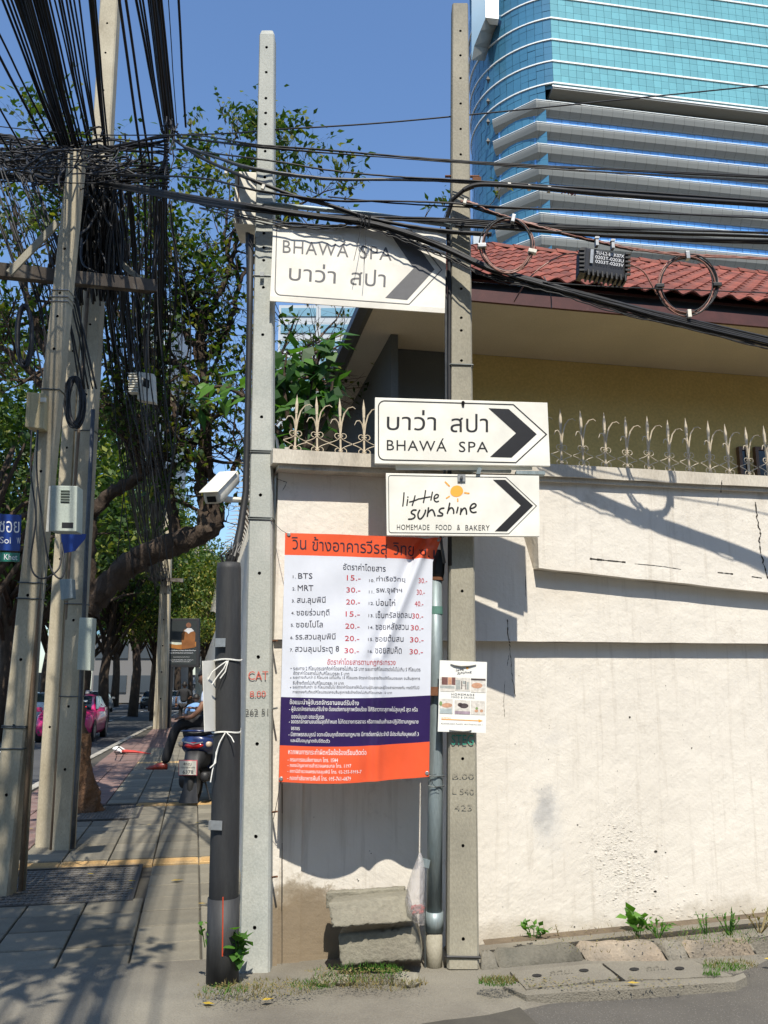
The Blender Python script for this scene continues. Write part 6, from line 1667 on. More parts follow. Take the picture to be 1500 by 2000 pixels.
for (x0, x1, y1, r_) in fan:
    Y1 = 8.1 + random.uniform(-.25, .25); a = P(x1, y1, Y1)
    el = ray(x1, 0); Y0 = (a.z - EYE) / (el.z / el.y); c = P(x0, 0, Y0 * random.uniform(.97, 1.03))
    e = extend(a, c, -7.0); mid = a.lerp(c, .5) - Vector((0, 0, random.uniform(0, .05)))
    grp = 'black cables sweeping overhead from the left poles towards the viewer'
    cable([a, mid, c, c.lerp(e, .3) - Vector((0, 0, .05)), e], r_, 'black overhead cable fanning up out of the picture above the left poles', grp)
# (b) the same lines running on down the street to the far pole
for i in range(54):
    if i < 24: x1, y1 = random.uniform(150, 235), random.uniform(300, 420)
    else: x1, y1 = random.uniform(215, 338), random.uniform(250, 400)
    a = P(x1, y1, 8.0 + random.uniform(-.3, .4)); e = P(random.uniform(300, 326), random.uniform(1108, 1146), 33.6 + random.uniform(-.3, .3))
    s_ = random.uniform(.3, 1.6)
    q = [a] + [a.lerp(e, f) - Vector((random.uniform(-.04, .04), 0, s_ * 4 * f * (1 - f))) for f in (.15, .35, .6, .82)] + [e]
    cable(q, random.uniform(.007, .013), 'black cable descending from the tangle along the street to the far pole', 'black cables running down the street to the far pole', n=4, jit=.012)
for i in range(44):        # slack drops hanging at the junction
    x1 = random.uniform(180, 345); y1 = random.uniform(320, 470); Yd = random.uniform(8.2, 10)
    a = P(x1, y1, Yd); e = P(random.uniform(285, 345) if random.random() < .7 else random.uniform(215, 300), random.uniform(820, 1160), Yd + random.uniform(0, 3))
    m1 = a.lerp(e, .4) + Vector((random.uniform(-.3, .3), 0, random.uniform(-.25, .1)))
    cable([a, m1, e], random.uniform(.004, .009), 'slack cable end hanging from the tangle above the pavement', 'slack cables hanging above the pavement', n=4, jit=.01)
# (c) cables crossing in front of the signs and along the soi
def Yc(x):
    ks = [(-80, 8.1), (170, 8.0), (345, 6.4), (500, 5.0), (700, 5.03), (870, 5.065), (990, 4.98), (1100, 4.92), (1300, 5.05), (1520, 5.22), (1700, 5.35), (2300, 5.9)]
    if 170 < x < 500:
        f = (x - 170) / 330; f = f * f * (3 - 2 * f); return 8.0 - 3.0 * f
    for (a, ya), (c, yc) in zip(ks, ks[1:]):
        if x <= c: return ya + (yc - ya) * (x - a) / (c - a)
    return ks[-1][1]
def cross(tpl, n_, spread, r_, label, group, mat='cable', dy=0.0, dep=0.0, jit=.001, ends=None):
    for k in range(n_):
        o1, o2 = random.uniform(-1, 1) * spread, random.uniform(-1, 1) * spread; dd = dep + random.uniform(-.03, .008)
        ph = random.random() * 6
        m = len(tpl)
        fl = smooth_path([Vector((x, y + dy + o1 + (o2 - o1) * i / (m - 1) + spread * .15 * sin(ph + i * 1.7), 0)) for i, (x, y) in enumerate(tpl)], 5)
        if tpl[-1][0] > 1500:
            d_ = fl[-1] - fl[-4]; fl = fl + [fl[-1] + d_ * k_ for k_ in (1, 3, 6)]
        pts = [P(v.x, v.y, Yc(v.x) + dd) for v in fl]
        cable(pts, (r_ if not isinstance(r_, tuple) else random.uniform(*r_)), label, group, mat=mat, jit=jit, k=2)
GX = 'black cables strung across in front of the poles and signs'
GM = 'bundle of black cables sagging past the highest arrow sign to the right'
cross([(-40, 318), (150, 300), (345, 262), (501, 281), (640, 292), (900, 314), (1200, 330), (1560, 347)], 3, 4, .0042, 'thin upper black cable crossing both concrete poles high up', 'thin upper cables crossing both concrete poles')
cross([(345, 268), (501, 287), (640, 299), (900, 318), (1200, 338), (1560, 358)], 2, 3, .004, 'thin upper black cable crossing both concrete poles high up', 'thin upper cables crossing both concrete poles')
cross([(345, 290), (470, 306), (557, 318), (640, 332), (770, 345), (900, 352), (1200, 372), (1560, 398)], 1, 1, .006, 'black cable crossing both poles just above the rusty clamp', GX)
cross([(360, 286), (430, 310), (500, 331), (640, 350), (780, 352), (900, 357), (1200, 378), (1560, 402)], 2, 3, (.006, .010), 'thick cable bowed over the pale pole above the white box', 'pair of thick cables above the white box', mat='cable_grey')
cross([(340, 272), (390, 306), (450, 334), (520, 362), (580, 384), (640, 400), (714, 424), (790, 440), (873, 452), (960, 458)], 3, 3, (.009, .013), 'thick black cable diving down past the white box to the brown pole', 'thick black cables diving past the white box')
cross([(-60, 322), (100, 330), (250, 345), (390, 350), (500, 374), (640, 394), (760, 396), (877, 399), (1000, 408), (1250, 418), (1560, 432)], 2, 4, .006, 'slim black cable running level just over the highest arrow sign', 'slim level cables over the highest arrow sign')
cross([(-60, 345), (100, 350), (230, 365), (390, 392), (501, 409), (600, 422), (714, 437), (800, 461), (873, 488), (960, 526), (1070, 560), (1180, 590), (1330, 628), (1560, 682)], 12, 8, (.007, .012), 'black cable in the heavy sagging bundle passing below the highest sign corner', GM)
cross([(390, 402), (520, 433), (640, 442), (714, 440), (800, 470), (873, 500), (960, 540), (1080, 566), (1200, 604), (1350, 640), (1560, 690)], 4, 6, (.004, .007), 'thin cable straggling along the heavy sagging bundle', GM, jit=.006)
cross([(640, 425), (760, 428), (880, 432), (1000, 440), (1180, 450), (1560, 462)], 5, 6, (.005, .009), 'black cable leaving the brown pole level with the first coil', 'level cables crossing the first coil', dep=.02)
cross([(890, 440), (1000, 446), (1180, 460), (1400, 470), (1560, 472)], 3, 4, (.004, .008), 'black cable leaving the brown pole level with the first coil', 'level cables crossing the first coil')
cross([(905, 372), (925, 363), (960, 361), (1060, 368), (1140, 376), (1300, 388), (1560, 404)], 2, 2, (.010, .014), 'thick feeder cable looping off the top of the brown pole clamp', 'thick feeder cables looping off the brown pole', jit=0)
cross([(640, 384), (760, 396), (905, 404), (1050, 408), (1250, 416), (1400, 420), (1560, 425)], 1, 1, .005, 'single thin cable crossing just below the thick feeder cables', 'single cable below the feeders')
cross([(900, 394), (925, 398), (960, 414), (1005, 428), (1060, 444), (1130, 462), (1180, 474), (1236, 486), (1330, 497), (1420, 501), (1560, 508)], 4, 2.5, (.004, .008), 'brown and black messenger cable from which the coils and the splice box hang', 'messenger cables carrying the coils', mat='cable_brown', jit=.003)
cross([(900, 396), (960, 416), (1060, 446), (1130, 464), (1236, 488)], 2, 2, .008, 'black cable wrapped along the messenger cable above the splice box', 'messenger cables carrying the coils')
cross([(1060, 552), (1180, 560), (1340, 566), (1560, 574)], 1, 1, .004, 'thin dark cable passing through the second coil', 'single cable through the second coil')
q = [P(-60, 240, 8), P(150, 262, 7.5), P(400, 262, 6), P(540, 253, 5.15), P(720, 242, 5.2), P(900, 226, 5.3), P(1200, 196, 5.6), P(1560, 160, 6.0)]
cable(q, .0055, 'single thin wire rising to the right across the blue sky and the glass tower', 'single wire across the sky')
# left tangle: cables coming in from the left edge
for i in range(22):
    y0 = random.uniform(255, 345); y1 = 300 + random.uniform(-30, 60)
    cable([P(-120, y0 + 10, 8.4), P(20, y0 + 8, 8.2), P(110, (y0 + y1) / 2 + random.uniform(0, 16), 8.1), P(200, y1, 8.0), P(330, y1 + random.uniform(-30, 20), 7.6)], random.uniform(.006, .014), 'black cable entering the tangle from the left edge', 'black cables entering the tangle from the left', jit=.015)
for i in range(14):       # steep ones in front of the sky at far left, crossing the arms
    x0 = random.uniform(-60, 60)
    cable([P(x0, 330 + random.uniform(-20, 20), 7.6), P(x0 + 50, 460, 7.6), P(x0 + 95, 600, 7.7), P(x0 + 120 + random.uniform(-20, 20), 760, 7.9)], random.uniform(.005, .011), 'dark drop cable slanting down behind the leftmost pole', 'drop cables slanting down at the far left', jit=.012)
# the tangle: nobody could count these
b = MB(); random.seed(77)
def scrawl(cx, cy, sx, sy, n_, Yv, r0, r1, steps=7):
    for i in range(n_):
        x, y = random.gauss(cx, sx), random.gauss(cy, sy); d = random.uniform(-.5, .5); pts = []
        vx, vy = (random.uniform(-26, 26), random.uniform(-6, 6)) if sx >= sy else (random.uniform(-5, 5), random.uniform(-22, 22))
        for k in range(steps):
            pts.append(P(x, y, Yv + d)); x += vx; y += vy
            vx += random.uniform(-6, 6) - (x - cx) * .04; vy += random.uniform(-6, 6) - (y - cy) * .06; d += random.uniform(-.1, .1)
        b.tube(smooth_path(pts, 4), random.uniform(r0, r1), 4)
scrawl(170, 335, 55, 22, 80, 8.0, .004, .011); scrawl(60, 310, 60, 18, 50, 8.2, .005, .012); scrawl(150, 318, 34, 20, 46, 6.6, .004, .010); scrawl(185, 430, 20, 50, 24, 8.0, .005, .012)
scrawl(335, 270, 10, 22, 14, 7.0, .004, .009, 5); scrawl(55, 310, 25, 14, 30, 7.6, .008, .016, 4)
tag(b.build('cable_tangle', M['cable'], smooth=True), kind='stuff')
b = MB()
for i in range(130):
    x = random.uniform(135, 228); a = P(x, random.uniform(345, 400), 8.05 + random.uniform(-.2, .2)); e = P(x + random.uniform(-20, 20) - 4, random.uniform(520, 600), 8.3)
    b.tube(smooth_path([a, a.lerp(e, .5) + Vector((random.uniform(-.08, .08), 0, 0)), e], 4), random.uniform(.006, .014), 4)
tag(b.build('hanging_cable_mass', M['cable'], smooth=True), kind='stuff')
# loops of spare cable on the left poles
def loops(label, cx, cy, rx, ry, Yv, n_, r_, mat='cable', cat='cable coil', clips=(), two=None, jit=3.0):
    t = thing('cable_coil', label, cat, loc=P(cx, cy + ry, Yv))
    for k in range(n_):
        dx, dy, sx, sy = random.uniform(-jit, jit), random.uniform(-jit, jit), random.uniform(.9, 1.06), random.uniform(.93, 1.04)
        ph = random.random() * 6
        b = MB(); pts = [P(cx + dx + rx * sx * cos(a) * (1 + .02 * sin(2 * a + ph)), cy + dy + ry * sy * sin(a) * (1 + .02 * sin(3 * a + ph)), Yv + .012 * sin(a + ph) + random.uniform(-.004, .004)) for a in [2 * pi * i / 40 for i in range(41)]]
        b.tube(pts, r_, 6, caps=False); b.build('loop', M[two] if (two and k % 2) else M[mat], parent=t, smooth=True)
    for (a, m_) in clips:
        c = P(cx + rx * cos(a), cy + ry * sin(a), Yv - .01); b = MB()
        tdir = Vector((-rx * sin(a), 0, -ry * cos(a))).normalized(); nrm_ = Vector((tdir.z, 0, -tdir.x))
        b.obox(c, tdir, (0, 1, 0), nrm_, .012, .02, .026 if n_ > 4 else .02); b.build('clip', M[m_], parent=t, bevel=.003)
    return t
loops('first coil of brown and black cable, hanging right of the brown pole', 991, 479, 50, 52, 4.93, 8, .0045, 'cable_brown', clips=((-1.35, 'steel'), (.25, 'box_white'), (3.1, 'steel')), two='cable')
loops('second coil of cable hanging at the right in front of the roof fascia', 1344, 557, 56, 57, 5.07, 8, .0045, 'cable_brown', clips=((-1.6, 'steel'), (1.55, 'box_white'), (0, 'black'), (3.1, 'black')), two='cable')
loops('long loop of thick cable hanging at the far left of the leaning pole', 50, 655, 14, 60, 6.5, 3, .016, 'cable', jit=4)
loops('upright coil of black cable strapped between the leaning and grooved poles', 146, 785, 15, 46, 8.2, 9, .012, 'cable', clips=((1.3, 'black'),), jit=5)
# splice box with its printed code
t = thing('splice_box', 'black finned cable splice box with white printed codes under the messenger cable', 'splice box', loc=P(1182, 548, 5.1))
ax_ = lambda x, y, o=0.0: plane_hit(x, y, Vector((1.2, 4.90, 0)) + Vector((0, -o, 0)), Vector((.15, -1, 0)).normalized())
quad_box('case', t, [ax_(1143, 482), ax_(1229, 499), ax_(1225, 545), ax_(1138, 530)], .1, 'sign_black', .008)
quad_box('end_cap', t, [ax_(1134, 482, .012), ax_(1146, 482, .012), ax_(1142, 533, .012), ax_(1132, 531, .012)], .12, 'black', .004)
for k in range(6):
    for x in (1134, 1224):
        b = MB(); b.obox(ax_(x + 2, 488 + k * 8 + (8 if x > 1200 else 0), .012), (1, 0, 0), (0, 1, 0), (0, 0, 1), .016, .01, .006); b.build('rib', M['black'], parent=t)
for k in range(9):
    b = MB(); x = 1146 + k * 9; b.obox(ax_(x, 537 + (x - 1140) * .16, -.03), (0, 0, 1), (0, 1, 0), (1, 0, 0), .02, .05, .005); b.build('rib', M['black'], parent=t)
b = MB(); b.add([ax_(1154, 486, .011), ax_(1160, 487, .011), ax_(1158, 514, .011), ax_(1152, 513, .011)], [(0, 1, 2, 3)]); b.build('label_strip', M['steel'], parent=t)
b = MB(); sfb = lambda x, y: ax_(x, y, .012)
text_on(b, 'TU-L2-BKK07X', (1164, 496), (1219, 504), 6.2, sfb, None, bold=.03); text_on(b, '0203T-0203U', (1163, 504.5), (1218, 513), 6.2, sfb, None, bold=.03); text_on(b, '0203T-0203V', (1163, 513), (1218, 521.5), 6.2, sfb, None, bold=.03)
b.build('lettering', M['letter_white'], parent=t)
for i, (x, y) in enumerate(((1165, 469), (1196, 474))):
    b = MB(); c = P(x, y + 4, 4.91); b.obox(c, (1, 0, 0), (0, 1, 0), (0, 0, 1), .009, .02, .03); b.obox(c + Vector((0, -.01, .02)), (1, 0, 0), (0, 1, 0), (.3, 0, 1), .014, .014, .006); b.build('hanger_clamp', M['steel'], parent=t)
for (x, y, c_) in ((994, 363, 'box_white'), (1034, 366, 'box_white'), (1072, 370, 'steel')):
    b = MB(); b.tube([P(x - 3, y, Yc(x) - .01), P(x + 3, y + .6, Yc(x) - .01)], .022, 10); tag(b.build('cable_clip', M[c_]), {994: 'first silver clip on the thick feeder cable right of the brown pole', 1034: 'middle silver clip on the thick feeder cable', 1072: 'last silver clip on the feeder cable before the red tape'}[x], 'clip')
b = MB()
for k in range(14): 
    x = 1098 + k * 2.1; b.tube([P(x - 1, 378 + random.uniform(-5, 5), Yc(x) - .015), P(x + 3, 374 + random.uniform(-5, 5), Yc(x) - .02)], .004, 4)
tag(b.build('red_tape', plain('red_tape', (.35, .03, .04), .5)), 'frayed red tape wound on the feeder cable', 'tape')
for (x, y, Yv, lab) in ((442, 336, 5.45, 'white tag clipped to the cable left of the white box'), (514, 366, 4.93, 'silver clip on the diving cable in front of the pale pole'), (908, 394, 4.94, 'silver clip where the messenger cable meets the brown pole')):
    b = MB(); b.obox(P(x, y, Yv), (.3, 0, 1), (0, 1, 0), (1, 0, -.3), .016, .012, .010); tag(b.build('cable_clip', M['box_white'], bevel=.003), lab, 'clip')
q = [P(706, 440, 4.99), P(700, 470, 4.98), P(691, 509, 4.97)]; cable(q, .0018, 'left end of thin wire sticking down over the highest sign', 'wire ends over the highest sign', n=4)
q = [P(714, 440, 4.99), P(714, 480, 4.98), P(711, 518, 4.97)]; cable(q, .0018, 'right end of thin wire sticking down over the highest sign', 'wire ends over the highest sign two', n=4)
b = MB()
for k in range(9):
    x, y = 712 + random.uniform(-10, 10), 432 + random.uniform(-6, 4); b.tube(smooth_path([P(x, y + 8, 4.98), P(x + random.uniform(-8, 8), y - 14, 4.97), P(x + random.uniform(-16, 16), y - 4, 4.97)], 4), .002, 4)
tag(b.build('wire_knot', M['cable']), 'knot of thin tie wire on the bundle above the highest sign', 'wire')
q = [P(1004, 590, 5.02), P(1030, 548, 5.0), P(1060, 520, 5.0), P(1100, 498, 5.02), P(1134, 496, 4.95)]; cable(q, .005, 'pinkish cable curving from the splice box down to the bundle', 'single pink cable', 'cable_brown')
q = [P(1228, 515, 4.98), P(1256, 530, 5.0), P(1272, 555, 5.02), P(1284, 576, 5.03)]; cable(q, .005, 'dark red cable curving out of the right end of the splice box', 'single dark red cable', 'cable_brown')
q = [P(1062, 540, 4.98), P(1072, 560, 4.97), P(1076, 580, 4.96), P(1077, 602, 4.96)]; cable(q, .004, 'short grey cable tail hanging below the bundle in front of the fascia', 'single grey tail', 'cable_grey')
for k, (dx, lab) in enumerate(((0, 'thin black wire looping down from the leftmost pole to the louvred cabinet'), (12, 'second thin wire looping past the blue plate'))):
    q = [P(62 + dx, 840, 6.6), P(60 + dx, 920, 6.55), P(70 + dx, 1010, 6.5), P(60 + dx * 3, 1100, 6.45), P(80 + dx * 3, 1130, 6.4), P(115 + dx, 1110, 6.5), P(120, 1060, 6.6)]
    cable(q, .007, lab, 'wires round the leftmost pole %s' % 'ab'[k])
# ================================================================== TREES
M['bark'] = weather('bark', (.035, .024, .017), (.075, .052, .035), rough=.95, sc=7, fine=40, dirt=(.13, .10, .07), dirt_at=(.58, .75), bs=1, bd=.02, stretch=(1, 1, .5))
M['bark_red'] = weather('bark_red', (.12, .062, .032), (.22, .12, .06), rough=.95, sc=6, fine=30, dirt=(.05, .035, .025), dirt_at=(.5, .68), bs=1, bd=.03)
M['leaf_dark'] = foliage('leaf_dark', (.020, .044, .010), (.046, .09, .018), (.19, .18, .035), .38)
M['leaf_mid'] = foliage('leaf_mid', (.026, .055, .012), (.052, .098, .018), (.19, .21, .035), .32)
M['leaf_light'] = foliage('leaf_light', (.045, .085, .014), (.11, .15, .025), (.30, .24, .045), .3)
M['leaf_big'] = foliage('leaf_big', (.018, .055, .012), (.035, .10, .018), (.09, .20, .03), .35)
M['twig_pale'] = weather('twig_pale', (.10, .07, .05), (.17, .12, .085), sc=10)
def grow(b, lv, T, p, d, L, r, dep, leafn, LS, up=.15, wob=.35, lf=1.0):
    n = 4; pts = [p]; rs = [r]; q = p
    for i in range(n):
        d = (d + rv() * wob + Vector((0, 0, up))).normalized(); q = q + d * (L / n); pts.append(q); rs.append(r * (1 - .55 * (i + 1) / n))
    b.tube(pts, rs, 6 if r > .03 else (5 if r > .012 else 3), caps=False)
    if dep == 0:
        if random.random() < lf:
            for k in range(leafn):
                f = random.uniform(.25, 1.05); a = pts[min(n, int(f * n))].lerp(q, .3)
                c = a + rv() * LS * .9
                leaf(lv, T, c, rv() + Vector((0, 0, -.35)) + d * .5, Vector((0, 0, 1)) + rv() * .7, LS * random.uniform(.7, 1.25), LS * random.uniform(.42, .6), random.random() ** 1.4)
        return
    kids = 4 if dep > 1 else random.choice((3, 4, 5))
    for k in range(kids):
        i = random.randint(1, n); nd = (d + rv() * .95 + Vector((0, 0, .1))).normalized()
        grow(b, lv, T, pts[i], nd, L * random.uniform(.5, .8), rs[i] * .62, dep - 1, leafn, LS, up, wob, lf)
YT = 11.4
random.seed(101)
tr = thing('roadside_tree', 'dark crooked tree whose bough leans right over the pavement behind the cables', 'tree', loc=P(165, 1592, YT))
b = MB(); lv = MB(); T = []
def limb(pts, smooth_k=7, jit=.02):
    q = smooth_path([P(x, y, YT + (dy if len(rest) else 0)) for (x, y, _, *rest) in pts for dy in ((rest[0],) if rest else (0,))], smooth_k)
    rs = []
    m = len(pts)
    for i in range(len(q)):
        f = i / smooth_k; k = min(m - 2, int(f)); rs.append(pts[k][2] + (pts[k + 1][2] - pts[k][2]) * (f - k))
    q = [p + rv() * jit for p in q]
    nn = 12; vs = []
    for i, p in enumerate(q):
        t = (q[min(i + 1, len(q) - 1)] - q[max(i - 1, 0)]).normalized(); a = t.cross(Vector((0, 1, .01))).normalized(); c = a.cross(t)
        for k in range(nn):
            th = 2 * pi * k / nn; rr = rs[i] * (1 + .13 * sin(3 * th + i * .9) + .10 * sin(5 * th - i * 1.3) + random.uniform(-.09, .09)); vs.append(p + a * rr * cos(th) + c * rr * sin(th))
    b.add(vs, [(i * nn + k, i * nn + (k + 1) % nn, (i + 1) * nn + (k + 1) % nn, (i + 1) * nn + k) for i in range(len(q) - 1) for k in range(nn)]); return q, rs
main_q, main_r = limb([(157, 1450, .09), (152, 1300, .09), (158, 1225, .12), (188, 1168, .15), (245, 1110, .16), (300, 1078, .16), (352, 1058, .16), (395, 1040, .13), (410, 1015, .09)])
limbs = []
limbs.append(limb([(405, 1040, .12), (398, 985, .085), (392, 930, .078), (398, 870, .072), (402, 800, .07), (397, 730, .065), (392, 680, .07), (400, 630, .05), (430, 570, .04), (455, 500, .03), (470, 440, .02)]))
limbs.append(limb([(385, 1045, .12), (420, 1030, .10), (425, 985, .085), (412, 930, .06), (404, 880, .05)]))
limbs.append(limb([(392, 690, .06), (362, 650, .05), (318, 612, .045), (270, 560, .035), (230, 500, .03), (190, 430, .02)]))
limbs.append(limb([(396, 760, .05), (350, 715, .045), (300, 690, .04), (255, 640, .03), (215, 600, .025)]))
limbs.append(limb([(394, 700, .05), (430, 668, .04), (455, 610, .035), (465, 540, .03), (440, 470, .022), (452, 380, .015)]))
limbs.append(limb([(345, 1055, .09), (338, 1000, .07), (320, 930, .06), (295, 880, .055), (262, 840, .05), (225, 800, .04), (185, 760, .03)]))
limbs.append(limb([(320, 935, .05), (355, 905, .04), (390, 850, .035), (440, 800, .03), (475, 770, .02)]))
limbs.append(limb([(172, 1010, .10), (215, 965, .085), (262, 938, .07), (300, 905, .055), (330, 860, .045), (340, 800, .04), (320, 740, .03)]))
limbs.append(limb([(175, 1200, .13), (168, 1100, .11), (172, 1010, .10), (150, 900, .08), (120, 800, .07), (95, 700, .06), (60, 600, .05), (40, 500, .04), (25, 400, .03)]))
limbs.append(limb([(120, 800, .06), (70, 740, .05), (20, 690, .04), (-40, 650, .03)]))
limbs.append(limb([(60, 600, .04), (100, 520, .035), (130, 440, .03), (120, 360, .025), (90, 290, .015)]))
limbs.append(limb([(400, 640, .04), (360, 570, .035), (335, 500, .03), (310, 420, .022), (290, 340, .015)]))
limbs.append(limb([(395, 820, .05), (340, 800, .04), (290, 760, .035), (240, 745, .03)]))
limbs.append(limb([(462, 560, .03), (500, 500, .025), (545, 440, .02), (590, 400, .014), (640, 372, .008)]))
limbs.append(limb([(440, 500, .025), (470, 420, .02), (500, 350, .012), (510, 310, .008)]))
limbs.append(limb([(425, 985, .05), (450, 930, .035), (470, 880, .03), (500, 860, .02)]))
for q, rs in limbs:
    n_ = len(q)
    for i in range(7, n_, 3):
        if rs[i] > .066: continue
        for k in range(2 if random.random() < .35 else 1):
            d = rv(); d.y *= .7; d = (d + Vector((0, 0, .35))).normalized()
            x_ = q[i].x / q[i].y * 1640 + 750
            grow(b, lv, T, q[i], d, random.uniform(.55, 1.0), max(.010, rs[i] * .5), 2, 5, .125, lf=.8 if q[i].z > 5.6 else .55)
# upper right sprays that show between and right of the poles
for (x, y, n_) in ((470, 262, 3), (440, 240, 2), (545, 290, 2), (570, 385, 2), (625, 380, 1), (820, 425, 1), (845, 430, 1), (410, 300, 3), (380, 250, 1), (960, 390, 1)):
    for k in range(n_):
        p = P(x + random.uniform(-15, 15), y + random.uniform(0, 25), YT); grow(b, lv, T, p, Vector((random.uniform(-.6, .6), 0, .6)), .4, .008, 1, 4, .11)
b.build('trunk', M['bark'], parent=tr, smooth=True); o = finish_leaves(lv, 'crown', M['leaf_dark'], T, parent=tr)
b = MB(); random.seed(8)       # knotted reddish lower trunk
rows_ = 34; nn = 18; vs = []
for i in range(rows_ + 1):
    f = i / rows_; y = 1592 - 160 * f; c = P(168 - 10 * f + 3 * sin(f * 7), y, YT); r_ = .16 * (1 - .35 * f) + .05 * math.exp(-f * 9)
    for k in range(nn):
        a = 2 * pi * k / nn; rr = r_ * (1 + .14 * sin(3 * a + 6 * f) + .13 * sin(5 * a - 17 * f) + random.uniform(-.08, .08)); vs.append(c + Vector((rr * cos(a), rr * sin(a), 0)))
b.add(vs, [(i * nn + k, i * nn + (k + 1) % nn, (i + 1) * nn + (k + 1) % nn, (i + 1) * nn + k) for i in range(rows_) for k in range(nn)])
b.build('knotted_base', M['bark_red'], parent=tr, smooth=True)
# shrub with big leaves behind the wall, and bare twigs
random.seed(55)
sh = thing('broadleaf_shrub', 'large leaved green shrub growing behind the wall between pale pole and house', 'shrub', loc=Vector((P(590, 900, 7.6).x, 7.6, 0)))
b = MB(); lv = MB(); T = []
for (pts) in ([(600, 1500), (595, 950), (600, 800), (615, 720), (640, 660)], [(596, 940), (570, 850), (555, 760), (560, 690)], [(598, 880), (640, 800), (650, 740)], [(560, 860), (520, 820), (470, 770), (425, 755), (400, 770)], [(575, 900), (550, 870), (540, 850)]):
    q = smooth_path([P(x, y, 7.6) for x, y in pts], 5); b.tube(q, [.03 * (1 - i / len(q)) + .006 for i in range(len(q))], 6)
    for i in range(len(q) // 2, len(q)):
        x_ = q[i].x / q[i].y * 1640 + 750
        for k in range(5 if x_ > 500 else 2):
            leaf(lv, T, q[i] + rv() * .12, rv() + Vector((0, 0, -.5)), Vector((0, -.6, 1)) + rv() * .5, random.uniform(.14, .27), random.uniform(.09, .15), random.random(), .2, .12)
for k in range(150):
    c = P(random.gauss(585, 32), random.uniform(700, 900), 7.7 + random.uniform(-.2, .9)); leaf(lv, T, c, rv() + Vector((0, 0, -.5)), Vector((0, -.6, 1)) + rv() * .5, random.uniform(.12, .24), random.uniform(.08, .13), random.random() * .5, .2, .12)
for (x, y) in ((395, 762), (420, 790), (440, 770), (462, 790), (450, 740), (480, 760)):
    leaf(lv, T, P(x + 20, y - 15, 7.3), Vector((-1, 0, -.6)) + rv() * .4, Vector((0, -.8, 1)), .20, .10, .9, .15, .1)
b.build('stem', M['bark'], parent=sh, smooth=True); finish_leaves(lv, 'leaves', M['leaf_big'], T, parent=sh)
bt = thing('bare_tree', 'tree of bare twisted twigs seen under the highest sign beside the roof edge', 'tree', loc=Vector((P(520, 900, 12.5).x, 12.5, 0)))
b = MB(); lv = MB(); T = []; random.seed(19)
b.tube([P(470, 1500, 12.5), P(480, 1100, 12.5), P(500, 850, 12.5), P(530, 740, 12.5)], [.14, .11, .08, .06], 8)
for (x, y, dx, dz) in ((505, 830, 1, .5), (520, 770, 1, .35), (528, 745, 1, .8), (530, 740, .4, 1), (515, 790, 1, 0), (525, 750, .9, .15), (500, 850, .8, .3), (528, 745, 1, .45), (540, 800, 1, .2), (560, 760, .8, .6), (545, 700, 1, -.2), (590, 740, .7, .4), (560, 690, .9, .1), (600, 790, .5, .6)):
    grow(b, lv, T, P(x, y, 12.5), Vector((dx, 0, dz)), 1.15, .03, 2, 2, .10, up=.02, wob=.3, lf=.6)
b.build('trunk', M['twig_pale'], parent=bt, smooth=True); finish_leaves(lv, 'leaves', M['leaf_dark'], T, parent=bt)
# background trees: template with trunk and crown
def bg_tree(seed, leafm, H=10.0, R_=3.6, n=8500, ls=.235, clumps=26, trunk_r=.24):
    random.seed(seed); b = MB(); lv = MB(); T = []
    b.tube([(0, 0, 0), (.1, 0, H * .2), (-.1, .1, H * .42), (0, 0, H * .6)], [trunk_r, trunk_r * .8, trunk_r * .65, trunk_r * .3], 8)
    cl = []
    for k in range(clumps):
        a = random.random() * 6.283; e = random.uniform(-.55, 1); rr = R_ * random.uniform(.45, 1) * sqrt(max(.15, 1 - e * e * .8)); c = Vector((cos(a) * rr, sin(a) * rr, H * .66 + e * H * .30)); cl.append((c, random.uniform(.22, .42) * R_))
        p0 = Vector((0, 0, H * random.uniform(.25, .55))); b.tube([p0, p0.lerp(c, .5) + Vector((0, 0, .3)), c], [trunk_r * .35, trunk_r * .2, .02], 5)
    for i in range(n):
        c, r_ = random.choice(cl); v = rv(); v = v.normalized() * r_ * random.random() ** .45; v.z *= .7
        leaf(lv, T, c + v, rv() + Vector((0, 0, -.2)), Vector((0, 0, 1)) + rv() * .8, ls * random.uniform(.6, 1.3), ls * random.uniform(.35, .6), random.random() ** 1.6)
    t = thing('street_tree', '-', 'tree')
    b.build('trunk', M['bark'], t, smooth=True, local=True)
    me = bpy.data.meshes.new('crown'); me.from_pydata(lv.v, [], lv.f); me.materials.append(M[leafm]); at = me.attributes.new('tint', 'FLOAT', 'POINT'); at.data.foreach_set('value', T)
    child('crown', me, t); return t
protoD = bg_tree(201, 'leaf_mid'); protoE = bg_tree(202, 'leaf_mid', R_=4.2, clumps=34, n=9500); protoL = bg_tree(203, 'leaf_light', H=8, R_=3.0, n=5200, ls=.21, trunk_r=.16)
used = set()
def plant(proto, px, Y, h, wd, label, rz=0.0, lean=0.0):
    x = ray(px, 1345).x / ray(px, 1345).y * Y; base = Vector((x, Y, -.1))
    H0 = 8 if proto is protoL else 10
    m = Matrix.Translation(base) @ Matrix.Rotation(rz, 4, 'Z') @ Matrix.Rotation(lean, 4, 'Y') @ Matrix.Diagonal((wd, wd, h / H0, 1))
    if proto.name not in used: used.add(proto.name); o = proto; o.matrix_world = m
    else: o = copy_tree(proto, mat=m)
    o['label'] = label; o['category'] = 'tree'; o['group'] = 'trees lining the road'; return o
plant(protoD, -70, 22, 11, 1.25, 'dense green tree at the far left edge, closest of the trees across the road', .3)
plant(protoE, 5, 28, 11.5, 1.2, 'green tree across the road behind the blue street name plate', 1.2)
